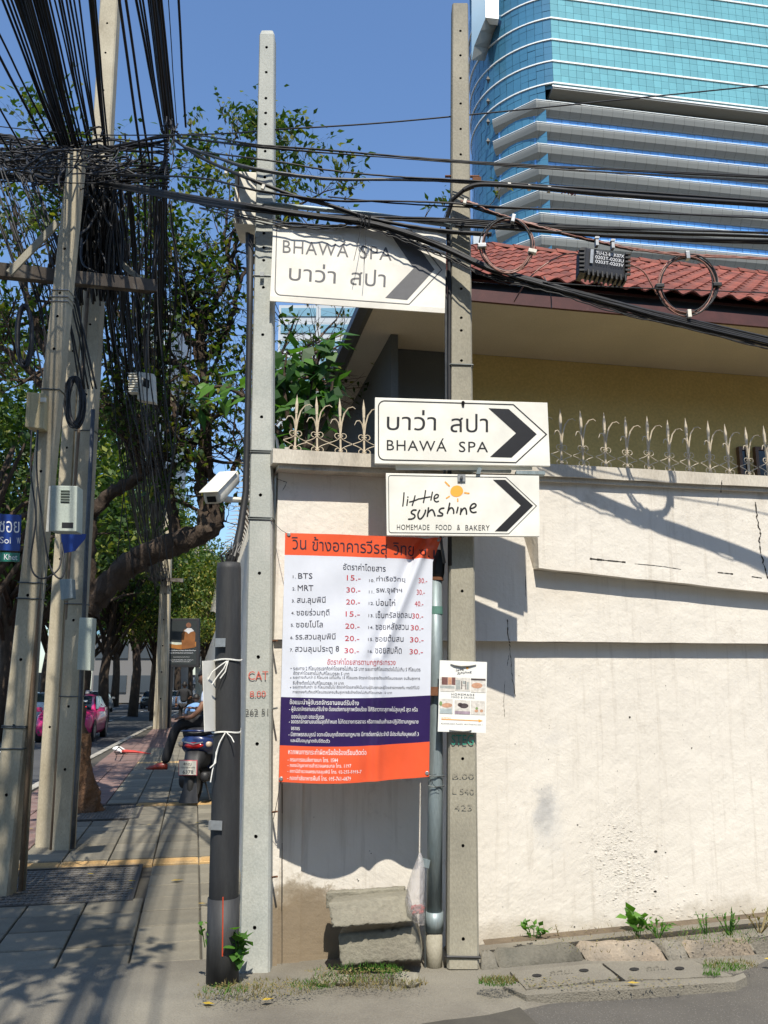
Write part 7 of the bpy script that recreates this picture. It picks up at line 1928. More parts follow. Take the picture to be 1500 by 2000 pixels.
plant(protoD, 60, 33, 12, 1.2, 'green tree across the road between the leftmost leaning pole and the grooved poles', 2.2)
plant(protoE, 130, 40, 13, 1.3, 'green tree across the road behind the grooved poles', 3.3)
plant(protoD, 205, 44, 11.5, 1.25, 'green tree just right of the grooved poles, over the pink taxi', 4.1)
plant(protoE, 262, 52, 13.5, 1.3, 'dark green tree behind the leaning bough', .9)
plant(protoD, 300, 66, 14, 1.5, 'tree whose dark canopy closes over the road left of the far concrete pole', 5.1)
plant(protoE, 348, 82, 16, 1.6, 'far tree behind the black poster stand', 2.7)
plant(protoD, 225, 80, 15, 1.7, 'far dark tree filling the gap under the canopy, left part', 1.7)
plant(protoE, 165, 70, 14, 1.6, 'far dark tree behind the taxi', .2)
plant(protoD, 90, 60, 14, 1.5, 'far tree seen between the leftmost pole and the grooved poles', 4.4)
plant(protoE, 20, 50, 13, 1.4, 'far tree at the left edge behind nearer foliage', 3.9)
plant(protoD, 395, 100, 16, 1.6, 'farthest tree closing the street beyond the pedestrians', .6)
plant(protoL, 405, 44, 8.2, 1.0, 'yellowish green tree behind the black poster stand', .5)
plant(protoL, 372, 56, 10, 1.2, 'pale green tree between the far concrete pole and the poster', 1.9)
plant(protoL, 300, 46, 8.6, .9, 'sunlit yellow green tree left of the far concrete pole', 3.3)
plant(protoL, 447, 42, 8.2, .8, 'light green tree directly left of the charcoal pipe top', 2.2)
plant(protoD, -5400, .8, 9.4, .62, 'unseen tree added beside the viewer so its crown shades the near pavement', 1.1)  # out of view, added to dapple the near pavement with shade
plant(protoE, -4000, 1.9, 9.2, .5, 'second unseen shade tree added beside the viewer, nearer the kerb', 2.1)  # another unseen tree, added for the same pavement shade
# hedge on the median
random.seed(300); lv = MB(); T = []
for i in range(5200):
    al = random.uniform(20, 95); c = road_pt(-8.6 + random.uniform(-.6, .6), al, random.uniform(-.1, .75))
    leaf(lv, T, c, rv(), Vector((0, 0, 1)) + rv(), .22, .12, random.random() * .6)
tag(finish_leaves(lv, 'median_hedge', M['leaf_mid'], T), kind='stuff')
b = MB(); b.quad(road_pt(-9.4, 5, -.11), road_pt(-7.8, 5, -.11), road_pt(-7.8, 200, -.11), road_pt(-9.4, 200, -.11)); tag(b.build('median_strip', M['soil']), kind='structure')
# unseen shophouse row added behind the viewer to block sky fill
M['sky_block_wall'] = plain('sky_block_wall', (.22, .20, .17), .8)
t = thing('sky_block_shophouses', 'unseen grey shophouse row added behind the viewer to block sky light', 'building', loc=(8, -12, 0))
b = MB(); b.box(-4, 34, -20, -9, 0, 11.5); b.build('wall', M['sky_block_wall'], parent=t)
for k in range(9):
    for fl_ in range(3):
        b = MB(); b.box(-3 + k * 4.1, -.2 + k * 4.1, -9, -8.93, .9 + fl_ * 3.7, 2.9 + fl_ * 3.7); b.build('window', M['pale_glass'], parent=t)
# ================================================================== VEHICLES
def lerp_(a, b, f): return a + (b - a) * f
M['tyre'] = plain('tyre', (.02, .02, .02), .85); M['rim'] = plain('rim', (.35, .35, .36), .35, metal=.7); M['car_glass'] = plain('car_glass', (.02, .03, .045), .08, spec=.8); M['lamp_clear'] = plain('lamp_clear', (.6, .62, .62), .15)
M['black_plastic'] = plain('black_plastic', (.02, .02, .022), .55)
def paint(name, c): return plain(name, c, .28, coat=.8, var=.03)
def car(label, loc, rz, col, taxi=False, group=None, L=4.5, Wd_=1.74, H=1.48, rear_lamps=True):
    """faces local -Y"""
    t = thing('taxi' if taxi else 'parked_car', label, 'taxi' if taxi else 'car', loc=loc, rz=rz, group=group)
    pm_ = paint('car_paint', col)
    # stations along y: (y, half width at belt, z sill, z belt, z roof, half width roof)
    st = [(-2.25, .62, .30, .62, .62, .60), (-2.15, .76, .22, .72, .74, .70), (-1.75, .84, .20, .82, .86, .74), (-1.05, .87, .20, .92, .98, .72), (-.55, .87, .20, .95, 1.20, .66), (-.1, .87, .20, .96, 1.42, .62),
          (.5, .87, .20, .97, 1.48, .61), (1.1, .87, .20, .98, 1.44, .60), (1.6, .86, .22, 1.0, 1.20, .64), (1.95, .83, .26, 1.0, 1.04, .70), (2.2, .72, .32, .92, .94, .66)]
    b = MB(); vs = []; ring = 12
    for (y, w, zs, zb, zr, wr) in st:
        vs += [(-w * .9, y, zs), (-w * 1.0, y, zs + .12), (-w * 1.02, y, (zs + zb) / 2 + .05), (-w * .97, y, zb), (-(wr + .02), y, max(zr - .06, zb + .005)), (-wr * .75, y, zr), (wr * .75, y, zr), (wr + .02, y, max(zr - .06, zb + .005)), (w * .97, y, zb), (w * 1.02, y, (zs + zb) / 2 + .05), (w, y, zs + .12), (w * .9, y, zs)]
    n = len(st)
    fs = [(i * ring + k, i * ring + (k + 1) % ring, (i + 1) * ring + (k + 1) % ring, (i + 1) * ring + k) for i in range(n - 1) for k in range(ring)] + [tuple(range(ring)), tuple((n - 1) * ring + k for k in range(ring - 1, -1, -1))]
    b.add(vs, fs); b.build('body', pm_, t, smooth=R(35), local=True)
    def panel(nm, pts, m, off=.012):
        b = MB(); P_ = [Vector(p) for p in pts]; nrm = (P_[1] - P_[0]).cross(P_[2] - P_[0]).normalized() * off
        b.add([p + nrm for p in P_] + [p - nrm for p in P_], [tuple(range(len(P_))), tuple(range(2 * len(P_) - 1, len(P_) - 1, -1))] + [(i, (i + 1) % len(P_), len(P_) + (i + 1) % len(P_), len(P_) + i) for i in range(len(P_))])
        return b.build(nm, m, t, local=True)
    panel('windscreen', [(-.68, -1.04, .99), (.68, -1.04, .99), (.57, -.16, 1.41), (-.57, -.16, 1.41)], M['car_glass'])
    panel('rear_window', [(-.60, 1.94, 1.04), (.60, 1.94, 1.04), (.54, 1.18, 1.42), (-.54, 1.18, 1.42)], M['car_glass'])
    for s in (-1, 1):
        panel('side_window', [(s * .80, -.85, 1.0), (s * .80, .35, 1.0), (s * .665, .35, 1.41), (s * .665, -.10, 1.39)], M['car_glass'])
        panel('side_window', [(s * .80, .42, 1.0), (s * .80, 1.45, 1.03), (s * .665, 1.1, 1.38), (s * .665, .42, 1.41)], M['car_glass'])
        b = MB(); b.M = Matrix.Translation((s * .98, -.78, .98)); b.box(-.10, .10, -.05, .06, -.06, .08); b.M = None; b.build('mirror', pm_, t, bevel=.02, local=True)
        panel('headlight', [(s * .40, -2.235, .60), (s * .70, -2.15, .62), (s * .80, -1.85, .76), (s * .52, -2.12, .74)], M['lamp_clear'], .02)
        panel('tail_light', [(s * .50, 2.19, .74), (s * .76, 2.05, .74), (s * .76, 2.0, .96), (s * .52, 2.17, .92)], plain('tail_red', (.45, .01, .01), .2), .03)
        panel('fog_lamp', [(s * .50, -2.24, .30), (s * .70, -2.18, .30), (s * .70, -2.18, .42), (s * .50, -2.24, .42)], M['black_plastic'], .02)
        for y in (-1.42, 1.40):
            b = MB(); b.tube([(s * .70, y, .31), (s * .88, y, .31)], .315, 20); w_ = b.build('wheel', M['tyre'], t, local=True)
            b = MB(); b.tube([(s * .80, y, .31), (s * .892, y, .31)], .19, 14); r_ = b.build('rim', M['rim'], t, local=True); r_.parent = w_
        panel('wheel_arch', [(s * .885, -1.42 + .38 * cos(a), .31 + .38 * sin(a)) for a in [pi * i / 10 for i in range(11)]], M['black_plastic'], .006)
        panel('wheel_arch', [(s * .882, 1.40 + .38 * cos(a), .31 + .38 * sin(a)) for a in [pi * i / 10 for i in range(11)]], M['black_plastic'], .006)
    panel('grille', [(-.36, -2.262, .52), (.36, -2.262, .52), (.40, -2.25, .64), (-.40, -2.25, .64)], M['black_plastic'], .012)
    panel('air_intake', [(-.5, -2.262, .30), (.5, -2.262, .30), (.44, -2.262, .44), (-.44, -2.262, .44)], M['black_plastic'], .012)
    panel('number_plate', [(-.17, -2.28, .40), (.17, -2.28, .40), (.17, -2.28, .50), (-.17, -2.28, .50)], M['box_white'], .006)
    if taxi:
        b = MB(); b.box(-.38, .38, .25, .42, 1.475, 1.60); b.build('roof_sign', plain('taxi_sign', (.55, .55, .5), .4), t, bevel=.02, local=True)
        m, tr_, bb, oo = nodes('lit_sign'); bb.inputs['Base Color'].default_value = (.5, .02, .02, 1); bb.inputs['Emission Color'].default_value = (1, .05, .05, 1); bb.inputs['Emission Strength'].default_value = 1.5
        b = MB()
        text_on(b, 'ว่าง', (.18, 0), (.52, 0), .10, lambda x, y: Vector((x, -1.02 - y * .9, 1.06 - y * .45)), None); b.build('vacant_sign', m, t, local=True)
        for (x0, z0, x1, z1) in ((.30, 1.22, .48, 1.28),):
            panel('windscreen_sticker', [(x0, -.66, z0), (x1, -.66, z0), (x1, -.54, z1), (x0, -.54, z1)], M['box_white'], .004)
    return t
YTX = 27.4; xt = -10.4
rzk = atan2(KD.y, KD.x) - pi / 2
car('bright pink taxi driving towards the viewer, half hidden by the grooved poles', (xt, YTX + 2.2, -.12), rzk, (.62, .02, .16), taxi=True)
def gx(px, Y): return ray(px, 1345).x / ray(px, 1345).y * Y
car('white car driving away, glimpsed between the leftmost pole and the grooved poles', (gx(78, 42), 42, -.12), rzk + pi, (.7, .7, .7))
car('dark car at the far left edge across the road', (gx(-8, 36), 36, -.12), rzk + pi, (.05, .05, .07))
car('black car far down the road behind the far concrete pole', (gx(300, 75), 75, -.12), rzk, (.02, .02, .02))
car('silver car parked far down the street left of the pedestrians', (gx(336, 70), 72, -.12), rzk + pi, (.55, .56, .57))
car('grey car under the dark canopy beyond the taxi roof', (gx(192, 62), 62, -.12), rzk + pi, (.25, .26, .27))
# traffic cone on the median, broken barrier lying on the pavement
t = thing('traffic_cone', 'orange traffic cone standing on the median beyond the taxi', 'traffic cone', loc=(gx(196, 48), 48, .6))
b = MB(); b.lathe([(.20, 0), (.17, .02), (.03, .75), (.02, .76)], base=(gx(196, 48), 48, .64), n=14); b.build('cone', plain('cone_orange', (.8, .12, .01), .5), parent=t)
b = MB(); b.obox((gx(196, 48), 48, .32), (1, 0, 0), (0, 1, 0), (0, 0, 1), .25, .25, .32); b.build('base', M['concrete_old'], parent=t)
q0 = G(226, 1466, .05); q1 = G(295, 1471, .05)
t = thing('fallen_barrier', 'red and white plastic barrier flattened on the pavement in front of the far pole', 'barrier', loc=q0)
b = MB(); b.tube([G(240, 1467, .10), G(262, 1468, .09), G(294, 1472, .05)], [.08, .06, .015], 8, flat=.5); b.build('red_cone', plain('cone_red', (.5, .03, .02), .5), parent=t)
b = MB(); b.tube([G(228, 1474, .06), G(224, 1468, .22), G(232, 1459, .34), G(241, 1466, .12)], .012, 5); b.tube([G(226, 1474, .05), G(240, 1470, .06)], .012, 5); b.build('wire_frame', M['wire_tie'], parent=t)
b = MB(); b.tube([G(229, 1462, .12), G(241, 1467, .10)], [.12, .08], 8, flat=.5); b.build('white_sleeve', M['rope'], parent=t)
# ================================================================== FAR POLES AND THE POSTER STAND
YF = 33.5
pF, ptF, LF = pole('concrete_pole', 'slender far concrete pole where the street cables end, beside the black poster stand', P(311, 1428, YF), P(331, 940, YF), .46, .30, .3, .2, M['concrete_old'], [1.2, 2.2, 3.2, 4.2, 5.2], hr=.03, groove=True)
for (xa, ya, xb, yb) in ((287, 1113, 327, 1113), (290, 1130, 358, 1134)):
    beam('crossarm', {1113: 'upper short crossarm on the far concrete pole', 1130: 'lower crossarm on the far concrete pole with lines hanging from it'}[ya], P(xa, ya, YF - .3), P(xb, yb, YF - .3), .14, .14)
pG, ptG, LG = pole('concrete_pole', 'thin distant pole with insulator arms in the strip of sky left of the charcoal pipe', P(388, 1400, 62), P(383, 1060, 62), .42, .34, .3, .2, M['concrete_tan'], [])
b = MB()
for (xa, ya, xb, yb) in ((365, 1060, 383, 1066), (383, 1066, 402, 1060), (365, 1060, 363, 1078), (402, 1060, 405, 1076), (356, 1074, 371, 1074), (398, 1074, 414, 1076)):
    b.tube([P(xa, ya, 62), P(xb, yb, 62)], .06, 5)
b.build('insulator_arms', M['concrete_tan'], parent=pG)
for k, (xa, ya, xb, yb) in enumerate(((363, 1078, 335, 1110), (405, 1076, 470, 1040), (405, 1080, 470, 1100), (414, 1076, 440, 1120))):
    cable([P(xa, ya, 62), P((xa + xb) / 2, (ya + yb) / 2 + 4, 50), P(xb, yb, 40)], .02, 'thin line running from the distant insulator pole', 'lines from the distant insulator pole', n=4)
YPS = 34.6
t = thing('poster_stand', 'black framed portrait poster on a thick dark post beside the far concrete pole', 'poster', loc=G(345, 1414, .03))
fr = [P(322, 1208, YPS), P(389, 1208, YPS), P(388, 1303, YPS), P(321, 1303, YPS)]
quad_box('frame', t, fr, .25, 'black_plastic', .02)
ins = lambda u, v, o=.01: (fr[3].lerp(fr[2], u)).lerp(fr[0].lerp(fr[1], u), v) + Vector((0, -o, 0))
b = MB(); b.quad(ins(.07, .05), ins(.93, .05), ins(.93, .95), ins(.07, .95)); b.build('print', plain('print_dark', (.03, .035, .035), .35), parent=t)
def blob(nm, c, pts, o=.02):
    b = MB(); b.add([ins(u, v, o) for u, v in pts], [tuple(range(len(pts)))]); b.build(nm, plain(nm, c, .4, var=.25, sc=3), parent=t)
def ell(cu, cv, ru, rv_, n=16): return [(cu + ru * cos(2 * pi * i / n), cv + rv_ * sin(2 * pi * i / n)) for i in range(n)]
blob('amber_glow', (.32, .13, .03), [(.1, .40), (.5, .36), (.92, .42), (.92, .52), (.5, .5), (.1, .5)], .014)
blob('pale_streak', (.5, .52, .42), [(.12, .48), (.35, .455), (.6, .47), (.6, .50), (.3, .51), (.12, .52)], .018)
blob('robe', (.22, .085, .025), [(.5, .36), (.88, .40), (.90, .70), (.80, .78), (.58, .78), (.50, .68)], .022)
blob('shirt', (.5, .5, .5), [(.56, .74), (.66, .80), (.78, .80), (.86, .74), (.76, .72), (.70, .68), (.64, .72)], .026)
blob('face', (.20, .09, .05), ell(.70, .86, .075, .055), .030)
b = MB()
for (v, u0, u1, h) in ((.325, .08, .90, 3.2), (.275, .12, .82, 3.2), (.20, .25, .72, 1.6), (.135, .13, .82, 2.4), (.10, .2, .74, 2.0)):
    a_ = (322 + 67 * u0, 1303 - 95 * v); c_ = (322 + 67 * u1, 1303 - 95 * v); text_on(b, 'ด้วยสำนึกในพระมหากรุณาธิคุณอันหาที่สุด' if u1 - u0 > .7 else 'น้อมรำลึกในพระมหากรุณา', a_, c_, h, lambda x, y: P(x, y, YPS - .03), None, res=1)
b.build('lettering', M['letter_white'], parent=t)
b = MB(); a_ = P(347, 1303, YPS + .1); c_ = G(345, 1414, .0); c_.y = a_.y; b.obox((a_ + Vector((c_.x, a_.y, 0))) / 2, (1, 0, 0), (0, 1, 0), (0, 0, 1), .29, .12, a_.z / 2); b.build('post', M['sign_black'], parent=t)
# ================================================================== PEOPLE
M['skin'] = plain('skin', (.20, .10, .06), .55, var=.05); M['hair'] = plain('hair', (.012, .010, .009), .6); M['cloth_black'] = plain('cloth_black', (.018, .018, .020), .9); M['cloth_blue'] = plain('cloth_blue', (.16, .30, .55), .85); M['shoe_red'] = plain('shoe_red', (.20, .03, .02), .35)
M['cloth_grey'] = plain('cloth_grey', (.10, .10, .095), .9)
def skin_mesh(name, nodes_, edges, mat, parent, sub=2, root=0):
    me = bpy.data.meshes.new(name); me.from_pydata([n[:3] for n in nodes_], edges, []); o = bpy.data.objects.new(name, me); COL.objects.link(o)
    m1 = o.modifiers.new('s', 'SKIN'); m1.use_smooth_shade = True; m2 = o.modifiers.new('u', 'SUBSURF'); m2.levels = m2.render_levels = sub
    for i, v in enumerate(me.skin_vertices[0].data):
        r_ = nodes_[i][3]; v.radius = (r_, r_ if not hasattr(r_, '__len__') else r_[1]) if not hasattr(r_, '__len__') else r_; v.use_root = (i == root)
    dg = bpy.context.evaluated_depsgraph_get(); m = bpy.data.meshes.new_from_object(o.evaluated_get(dg)); bpy.data.objects.remove(o)
    m.name = name; m.materials.clear(); m.materials.append(mat); m.shade_smooth()
    for e in list(m.attributes):
        pass
    c = child(name, m, parent); return c
def head(parent, c, r_, face=0.0, tilt=0.0):
    """skull with jaw, nose, ears, eyes and a cap of hair; face = heading about z, tilt = nod"""
    Mh = Matrix.Translation(Vector(c)) @ Matrix.Rotation(face, 4, 'Z') @ Matrix.Rotation(tilt, 4, 'X')
    bm = bmesh.new(); bmesh.ops.create_uvsphere(bm, u_segments=20, v_segments=14, radius=1)
    for v in bm.verts:
        x, y, z = v.co; k = 1 - .25 * max(0, -z); v.co = Vector((x * .78 * k, y * .95 * (1 - .1 * max(0, -z)) - .08 * max(0, -z), z * 1.12)) * r_
        if y < -.85 and abs(x) < .25 and -.3 < z < .15: v.co.y -= .16 * r_
    me = bpy.data.meshes.new('head'); bm.to_mesh(me); bm.free(); me.materials.append(M['skin']); me.shade_smooth(); h = child('head', me, parent, M=Mh)
    bm = bmesh.new(); bmesh.ops.create_uvsphere(bm, u_segments=20, v_segments=14, radius=1)
    for v in bm.verts:
        x, y, z = v.co
        if (z < .25 and y < -.15) or z < -.4: v.co = Vector((x * .6, y * .6 + .15, z * .5 + .3)) * r_
        else: v.co = Vector((x * .86, y * 1.04 + .02, max(z, -.45) * 1.22)) * r_ * random.uniform(.98, 1.03)
    me = bpy.data.meshes.new('hair'); bm.to_mesh(me); bm.free(); me.materials.append(M['hair']); me.shade_smooth(); child('hair', me, h)
    b = MB()
    for s in (-1, 1): b.M = Matrix.Translation((s * .76 * r_, 0, -.05 * r_)); b.lathe([(.02, -.2 * r_), (.12 * r_, -.1 * r_), (.13 * r_, .1 * r_), (.03, .22 * r_)], n=8)
    b.M = None; b.build('ears', M['skin'], h, smooth=True, local=True)
    b = MB()
    for s in (-1, 1): b.obox((s * .28 * r_, -.92 * r_, .05 * r_), (1, 0, 0), (0, 1, 0), (0, 0, 1), .12 * r_, .03 * r_, .05 * r_)
    b.obox((0, -.88 * r_, -.52 * r_), (1, 0, 0), (0, 1, 0), (0, 0, 1), .2 * r_, .04 * r_, .03 * r_)
    b.build('eyes_and_mouth', M['hair'], h, local=True); return h
def hand(parent, w_, d, mat=None, curl=.5, side=1, name='hand', s=1.0):
    w_ = Vector(w_); d = Vector(d).normalized(); sd = d.cross(Vector((0, 0, 1))); sd = sd.normalized() if sd.length > .1 else Vector((1, 0, 0)); up = sd.cross(d)
    b = MB(); b.obox(w_ + d * .045 * s, d, sd, up, .045 * s, .038 * s, .014 * s)
    for k in range(4):
        o = (k - 1.5) * .019 * s; L_ = (.062, .072, .068, .052)[k] * s; p = w_ + d * .088 * s + sd * o
        b.tube([p, p + d * L_ * .5 - up * .01 * curl, p + d * L_ * .85 - up * .04 * curl], [.0088 * s, .008 * s, .006 * s], 6)
    p = w_ + d * .03 * s + sd * .036 * s * side; b.tube([p, p + (d * .6 + sd * side * .6) * .035 * s, p + (d + sd * side * .4) * .055 * s - up * .012], [.011 * s, .0095 * s, .007 * s], 6)
    b.build(name, M['skin'], parent, smooth=R(40), local=True)
def foot_(parent, a, d, mat, L_=.26, name='shoe'):
    a = Vector(a); d = Vector(d).normalized(); sd = Vector((-d.y, d.x, 0)).normalized(); b = MB(); vs = []
    prof_ = [(-.06, .030, .075), (0, .040, .10), (.07, .043, .085), (.14, .047, .055), (.20, .036, .040), (L_ - .01, .010, .022)]
    for (x, w_, h) in prof_:
        c = a + d * x; vs += [c - sd * w_ + Vector((0, 0, 0)), c - sd * w_ * .8 + Vector((0, 0, h * .8)), c + Vector((0, 0, h)), c + sd * w_ * .8 + Vector((0, 0, h * .8)), c + sd * w_]
    n = len(prof_); b.add(vs, [(i * 5 + k, i * 5 + (k + 1) % 5, i * 5 + 5 + (k + 1) % 5, i * 5 + 5 + k) for i in range(n - 1) for k in range(5)] + [(0, 1, 2, 3, 4), tuple((n - 1) * 5 + k for k in (4, 3, 2, 1, 0))])
    b.build(name, mat, parent, smooth=R(50), local=True)
# --- walking man in black, seen from behind
xW, YW = gx(360, 34.0), 34.0
t = thing('person', 'person in black shirt and trousers walking away beside the black poster post', 'person', loc=(xW, YW, .03), rz=.05)
hp_, sh = .93, 1.42
nb = [(0, 0, .97, (.15, .11)), (0, .01, 1.15, (.145, .10)), (0, .0, 1.33, (.19, .11)), (0, .02, 1.45, (.12, .09)), (0, .03, 1.52, (.055, .055)),
      (-.21, .02, 1.40, (.06, .06)), (-.28, .03, 1.20, (.05, .05)), (.21, .02, 1.40, (.06, .06)), (.27, .0, 1.22, (.05, .05))]
skin_mesh('shirt', nb, [(0, 1), (1, 2), (2, 3), (3, 4), (3, 5), (5, 6), (3, 7), (7, 8)], M['cloth_black'], t)
skin_mesh('trousers', [(0, 0, .95, (.16, .12)), (-.10, .0, .86, (.09, .10)), (-.12, .05, .50, (.068, .07)), (-.12, .0, .09, (.052, .055)), (.10, 0, .86, (.09, .10)), (.12, -.06, .50, (.068, .07)), (.13, -.20, .12, (.052, .055))], [(0, 1), (1, 2), (2, 3), (0, 4), (4, 5), (5, 6)], M['cloth_black'], t)
skin_mesh('forearm', [(-.28, .03, 1.20, .042), (-.31, .06, 1.05, .036), (-.31, .12, .94, .026)], [(0, 1), (1, 2)], M['skin'], t); hand(t, (-.31, .12, .94), (0, .2, -1))
skin_mesh('forearm', [(.27, 0, 1.22, .042), (.20, .10, 1.12, .036), (.10, .16, 1.12, .026)], [(0, 1), (1, 2)], M['skin'], t); hand(t, (.10, .16, 1.12), (-1, .3, 0))
head(t, (0, .04, 1.64), .115, pi, -.15); foot_(t, (-.12, -.02, 0), (0, 1, 0), M['black_plastic']); foot_(t, (.13, -.22, .02), (0, 1, 0), M['black_plastic'])
# --- seated person in a light blue shirt on a folding chair
xB, YB2 = gx(384, 25.0), 25.0
ch = thing('folding_chair', 'black folding chair on the pavement under the person in light blue', 'chair', loc=(xB, YB2, .03), rz=.2)
b = MB(); b.box(-.22, .22, -.2, .2, .43, .455); b.build('seat', M['black_plastic'], ch, bevel=.01, local=True)
b = MB(); b.box(-.21, .21, -.24, -.215, .66, .88); b.build('backrest', M['black_plastic'], ch, bevel=.01, local=True)
for sx in (-1, 1):
    for (y0, y1) in ((-.24, .22), (.22, -.24)):
        b = MB(); b.tube([(sx * .23, y0, 0), (sx * .23, y1, .45 if y1 > 0 else .90)], .012, 6); b.build('leg', M['black_plastic'], ch, local=True)
t = thing('person', 'person in light blue shirt sitting on the folding chair, partly hidden by the scooter rider', 'person', loc=(xB, YB2, .03), rz=.2)
skin_mesh('shirt', [(0, -.05, .55, (.15, .12)), (0, -.05, .75, (.15, .11)), (0, .0, .93, (.19, .11)), (0, .04, 1.05, (.11, .08)), (0, .06, 1.10, (.055, .055)), (-.21, .02, 1.0, (.06, .06)), (-.27, .12, .80, (.05, .05)), (.21, .02, 1.0, (.06, .06)), (.27, .12, .80, (.05, .05))], [(0, 1), (1, 2), (2, 3), (3, 4), (3, 5), (5, 6), (3, 7), (7, 8)], M['cloth_blue'], t)
skin_mesh('trousers', [(0, -.05, .53, (.16, .12)), (-.10, .05, .53, (.085, .085)), (-.12, .42, .52, (.07, .07)), (-.12, .44, .10, (.052, .052)), (.10, .05, .53, (.085, .085)), (.12, .42, .52, (.07, .07)), (.12, .46, .10, (.052, .052))], [(0, 1), (1, 2), (2, 3), (0, 4), (4, 5), (5, 6)], M['cloth_grey'], t)
for s in (-1, 1):
    skin_mesh('forearm', [(s * .27, .12, .80, .042), (s * .2, .3, .72, .035), (s * .10, .40, .74, .026)], [(0, 1), (1, 2)], M['skin'], t); hand(t, (s * .10, .40, .74), (-s * .3, 1, 0)); foot_(t, (s * .12, .44, 0), (0, 1, 0), M['black_plastic'])
head(t, (0, .10, 1.24), .112, pi, .2)
# ================================================================== SCOOTER AND ITS RIDER
YM = 12.35
bs_ = G(390, 1566, .03); bs_ = Vector((P(391, 1500, YM).x, YM, .03))
sc_ = thing('scooter', 'dark blue motor scooter seen from behind with red tail lamp and white number plate', 'motorcycle', loc=bs_, rz=R(-4))
M['scooter_blue'] = paint('scooter_blue', (.008, .022, .10)); M['red_lens'] = plain('red_lens', (.35, .008, .01), .15, coat=.6)
def loft(name, st, mat, parent, n=16, smooth=True, pw=2.6):
    """superellipse sections (y, cx, cz, half width, half height)"""
    b = MB(); vs = []
    for (y, cx, cz, w_, h_) in st:
        for k in range(n):
            a = 2 * pi * k / n; c_, s_ = cos(a), sin(a)
            vs.append((cx + w_ * (abs(c_) ** (2 / pw)) * (1 if c_ > 0 else -1), y, cz + h_ * (abs(s_) ** (2 / pw)) * (1 if s_ > 0 else -1)))
    m = len(st); b.add(vs, [(i * n + k, i * n + (k + 1) % n, (i + 1) * n + (k + 1) % n, (i + 1) * n + k) for i in range(m - 1) for k in range(n)] + [tuple(range(n - 1, -1, -1)), tuple((m - 1) * n + k for k in range(n))])
    return b.build(name, M[mat] if isinstance(mat, str) else mat, parent, smooth=R(50), local=True)
loft('tail_body', [(-.36, 0, .80, .12, .07), (-.32, 0, .79, .19, .11), (-.15, 0, .77, .235, .15), (.15, 0, .74, .22, .17), (.45, 0, .66, .17, .18), (.6, 0, .55, .14, .14)], 'scooter_blue', sc_)
loft('seat', [(-.34, 0, .915, .14, .03), (-.2, 0, .935, .17, .055), (.15, 0, .93, .16, .06), (.5, 0, .88, .11, .05), (.58, 0, .86, .06, .03)], 'black_plastic', sc_)
b = MB(); b.tube([(-.20, .0, .93), (-.215, -.25, .945), (-.15, -.36, .95), (0, -.385, .955), (.15, -.36, .95), (.215, -.25, .945), (.20, 0, .93)], .014, 8); b.build('grab_rail', M['scooter_blue'], sc_, smooth=True, local=True)
loft('tail_lamp', [(-.375, 0, .755, .115, .03), (-.365, 0, .76, .13, .042), (-.33, 0, .765, .135, .05)], 'red_lens', sc_, pw=1.8)
b = MB(); b.add([(-.13, -.372, .80), (0, -.392, .775), (.13, -.372, .80), (.125, -.372, .815), (0, -.392, .792), (-.125, -.372, .815)], [(0, 1, 4, 5), (1, 2, 3, 4)]); b.build('chrome_trim', M['rim'], sc_, local=True)
for s in (-1, 1): loft('indicator', [(-.35, s * .185, .775, .022, .028), (-.32, s * .19, .775, .036, .038), (-.25, s * .20, .775, .03, .03)], plain('indicator_lens', (.55, .42, .3), .15), sc_)
loft('rear_fender', [(-.50, 0, .40, .10, .04), (-.42, 0, .52, .11, .10), (-.3, 0, .60, .14, .14), (0, 0, .58, .15, .14)], 'black_plastic', sc_)
loft('engine_block', [(-.25, -.10, .30, .12, .12), (.0, -.10, .32, .14, .14), (.3, -.06, .33, .12, .12)], 'black_plastic', sc_)
loft('exhaust', [(-.42, .17, .36, .045, .05), (-.38, .17, .36, .06, .065), (.0, .17, .33, .06, .06), (.25, .15, .28, .03, .03)], 'black_plastic', sc_)
for y, nm in ((-.22, 'rear'), (1.02, 'front')):
    b = MB(); vs = []; N1, N2 = 26, 8
    for i in range(N1):
        a = 2 * pi * i / N1
        for k in range(N2):
            c_ = 2 * pi * k / N2; rr = .215 + .052 * cos(c_); vs.append((.05 * sin(c_), y + rr * cos(a), .265 + rr * sin(a)))
    b.add(vs, [(i * N2 + k, i * N2 + (k + 1) % N2, ((i + 1) % N1) * N2 + (k + 1) % N2, ((i + 1) % N1) * N2 + k) for i in range(N1) for k in range(N2)])
    w_ = b.build('wheel', M['tyre'], sc_, smooth=True, local=True)
    b = MB(); b.tube([(-.03, y, .265), (.03, y, .265)], .17, 16); r_ = b.build('rim', M['rim'], sc_, local=True); r_.parent = w_
b = MB(); b.obox((0, -.455, .20), (1, 0, 0), (0, .25, 1), (0, 1, -.2), .10, .17, .008); b.v = [(x * (1.3 if z < .1 else (.7 if z > .3 else 1)), y, z) for x, y, z in b.v]; b.build('mud_flap', M['black_plastic'], sc_, local=True)
PLX, PLZ = -.02, .485
b = MB(); b.obox((PLX, -.515, PLZ), (1, 0, 0), (0, 1, .12), (0, -.12, 1), .125, .006, .10); b.build('plate_frame', plain('plate_frame', (.55, .10, .12), .4), sc_, bevel=.004, local=True)
b = MB(); b.obox((PLX, -.523, PLZ), (1, 0, 0), (0, 1, .12), (0, -.12, 1), .115, .003, .09); pl_ = b.build('number_plate', M['box_white'], sc_, local=True)
b = MB(); sfp = lambda x, y: Vector((PLX + x, -.5285 - y * .0 + (-y) * .12 * 1.0 * .0 - .0, PLZ - y)) + Vector((0, .12 * y * -1 * -1 * .0, 0))
def sfp(x, y): return Vector((PLX + x, -.5275 + y * .12 - .001, PLZ - y))
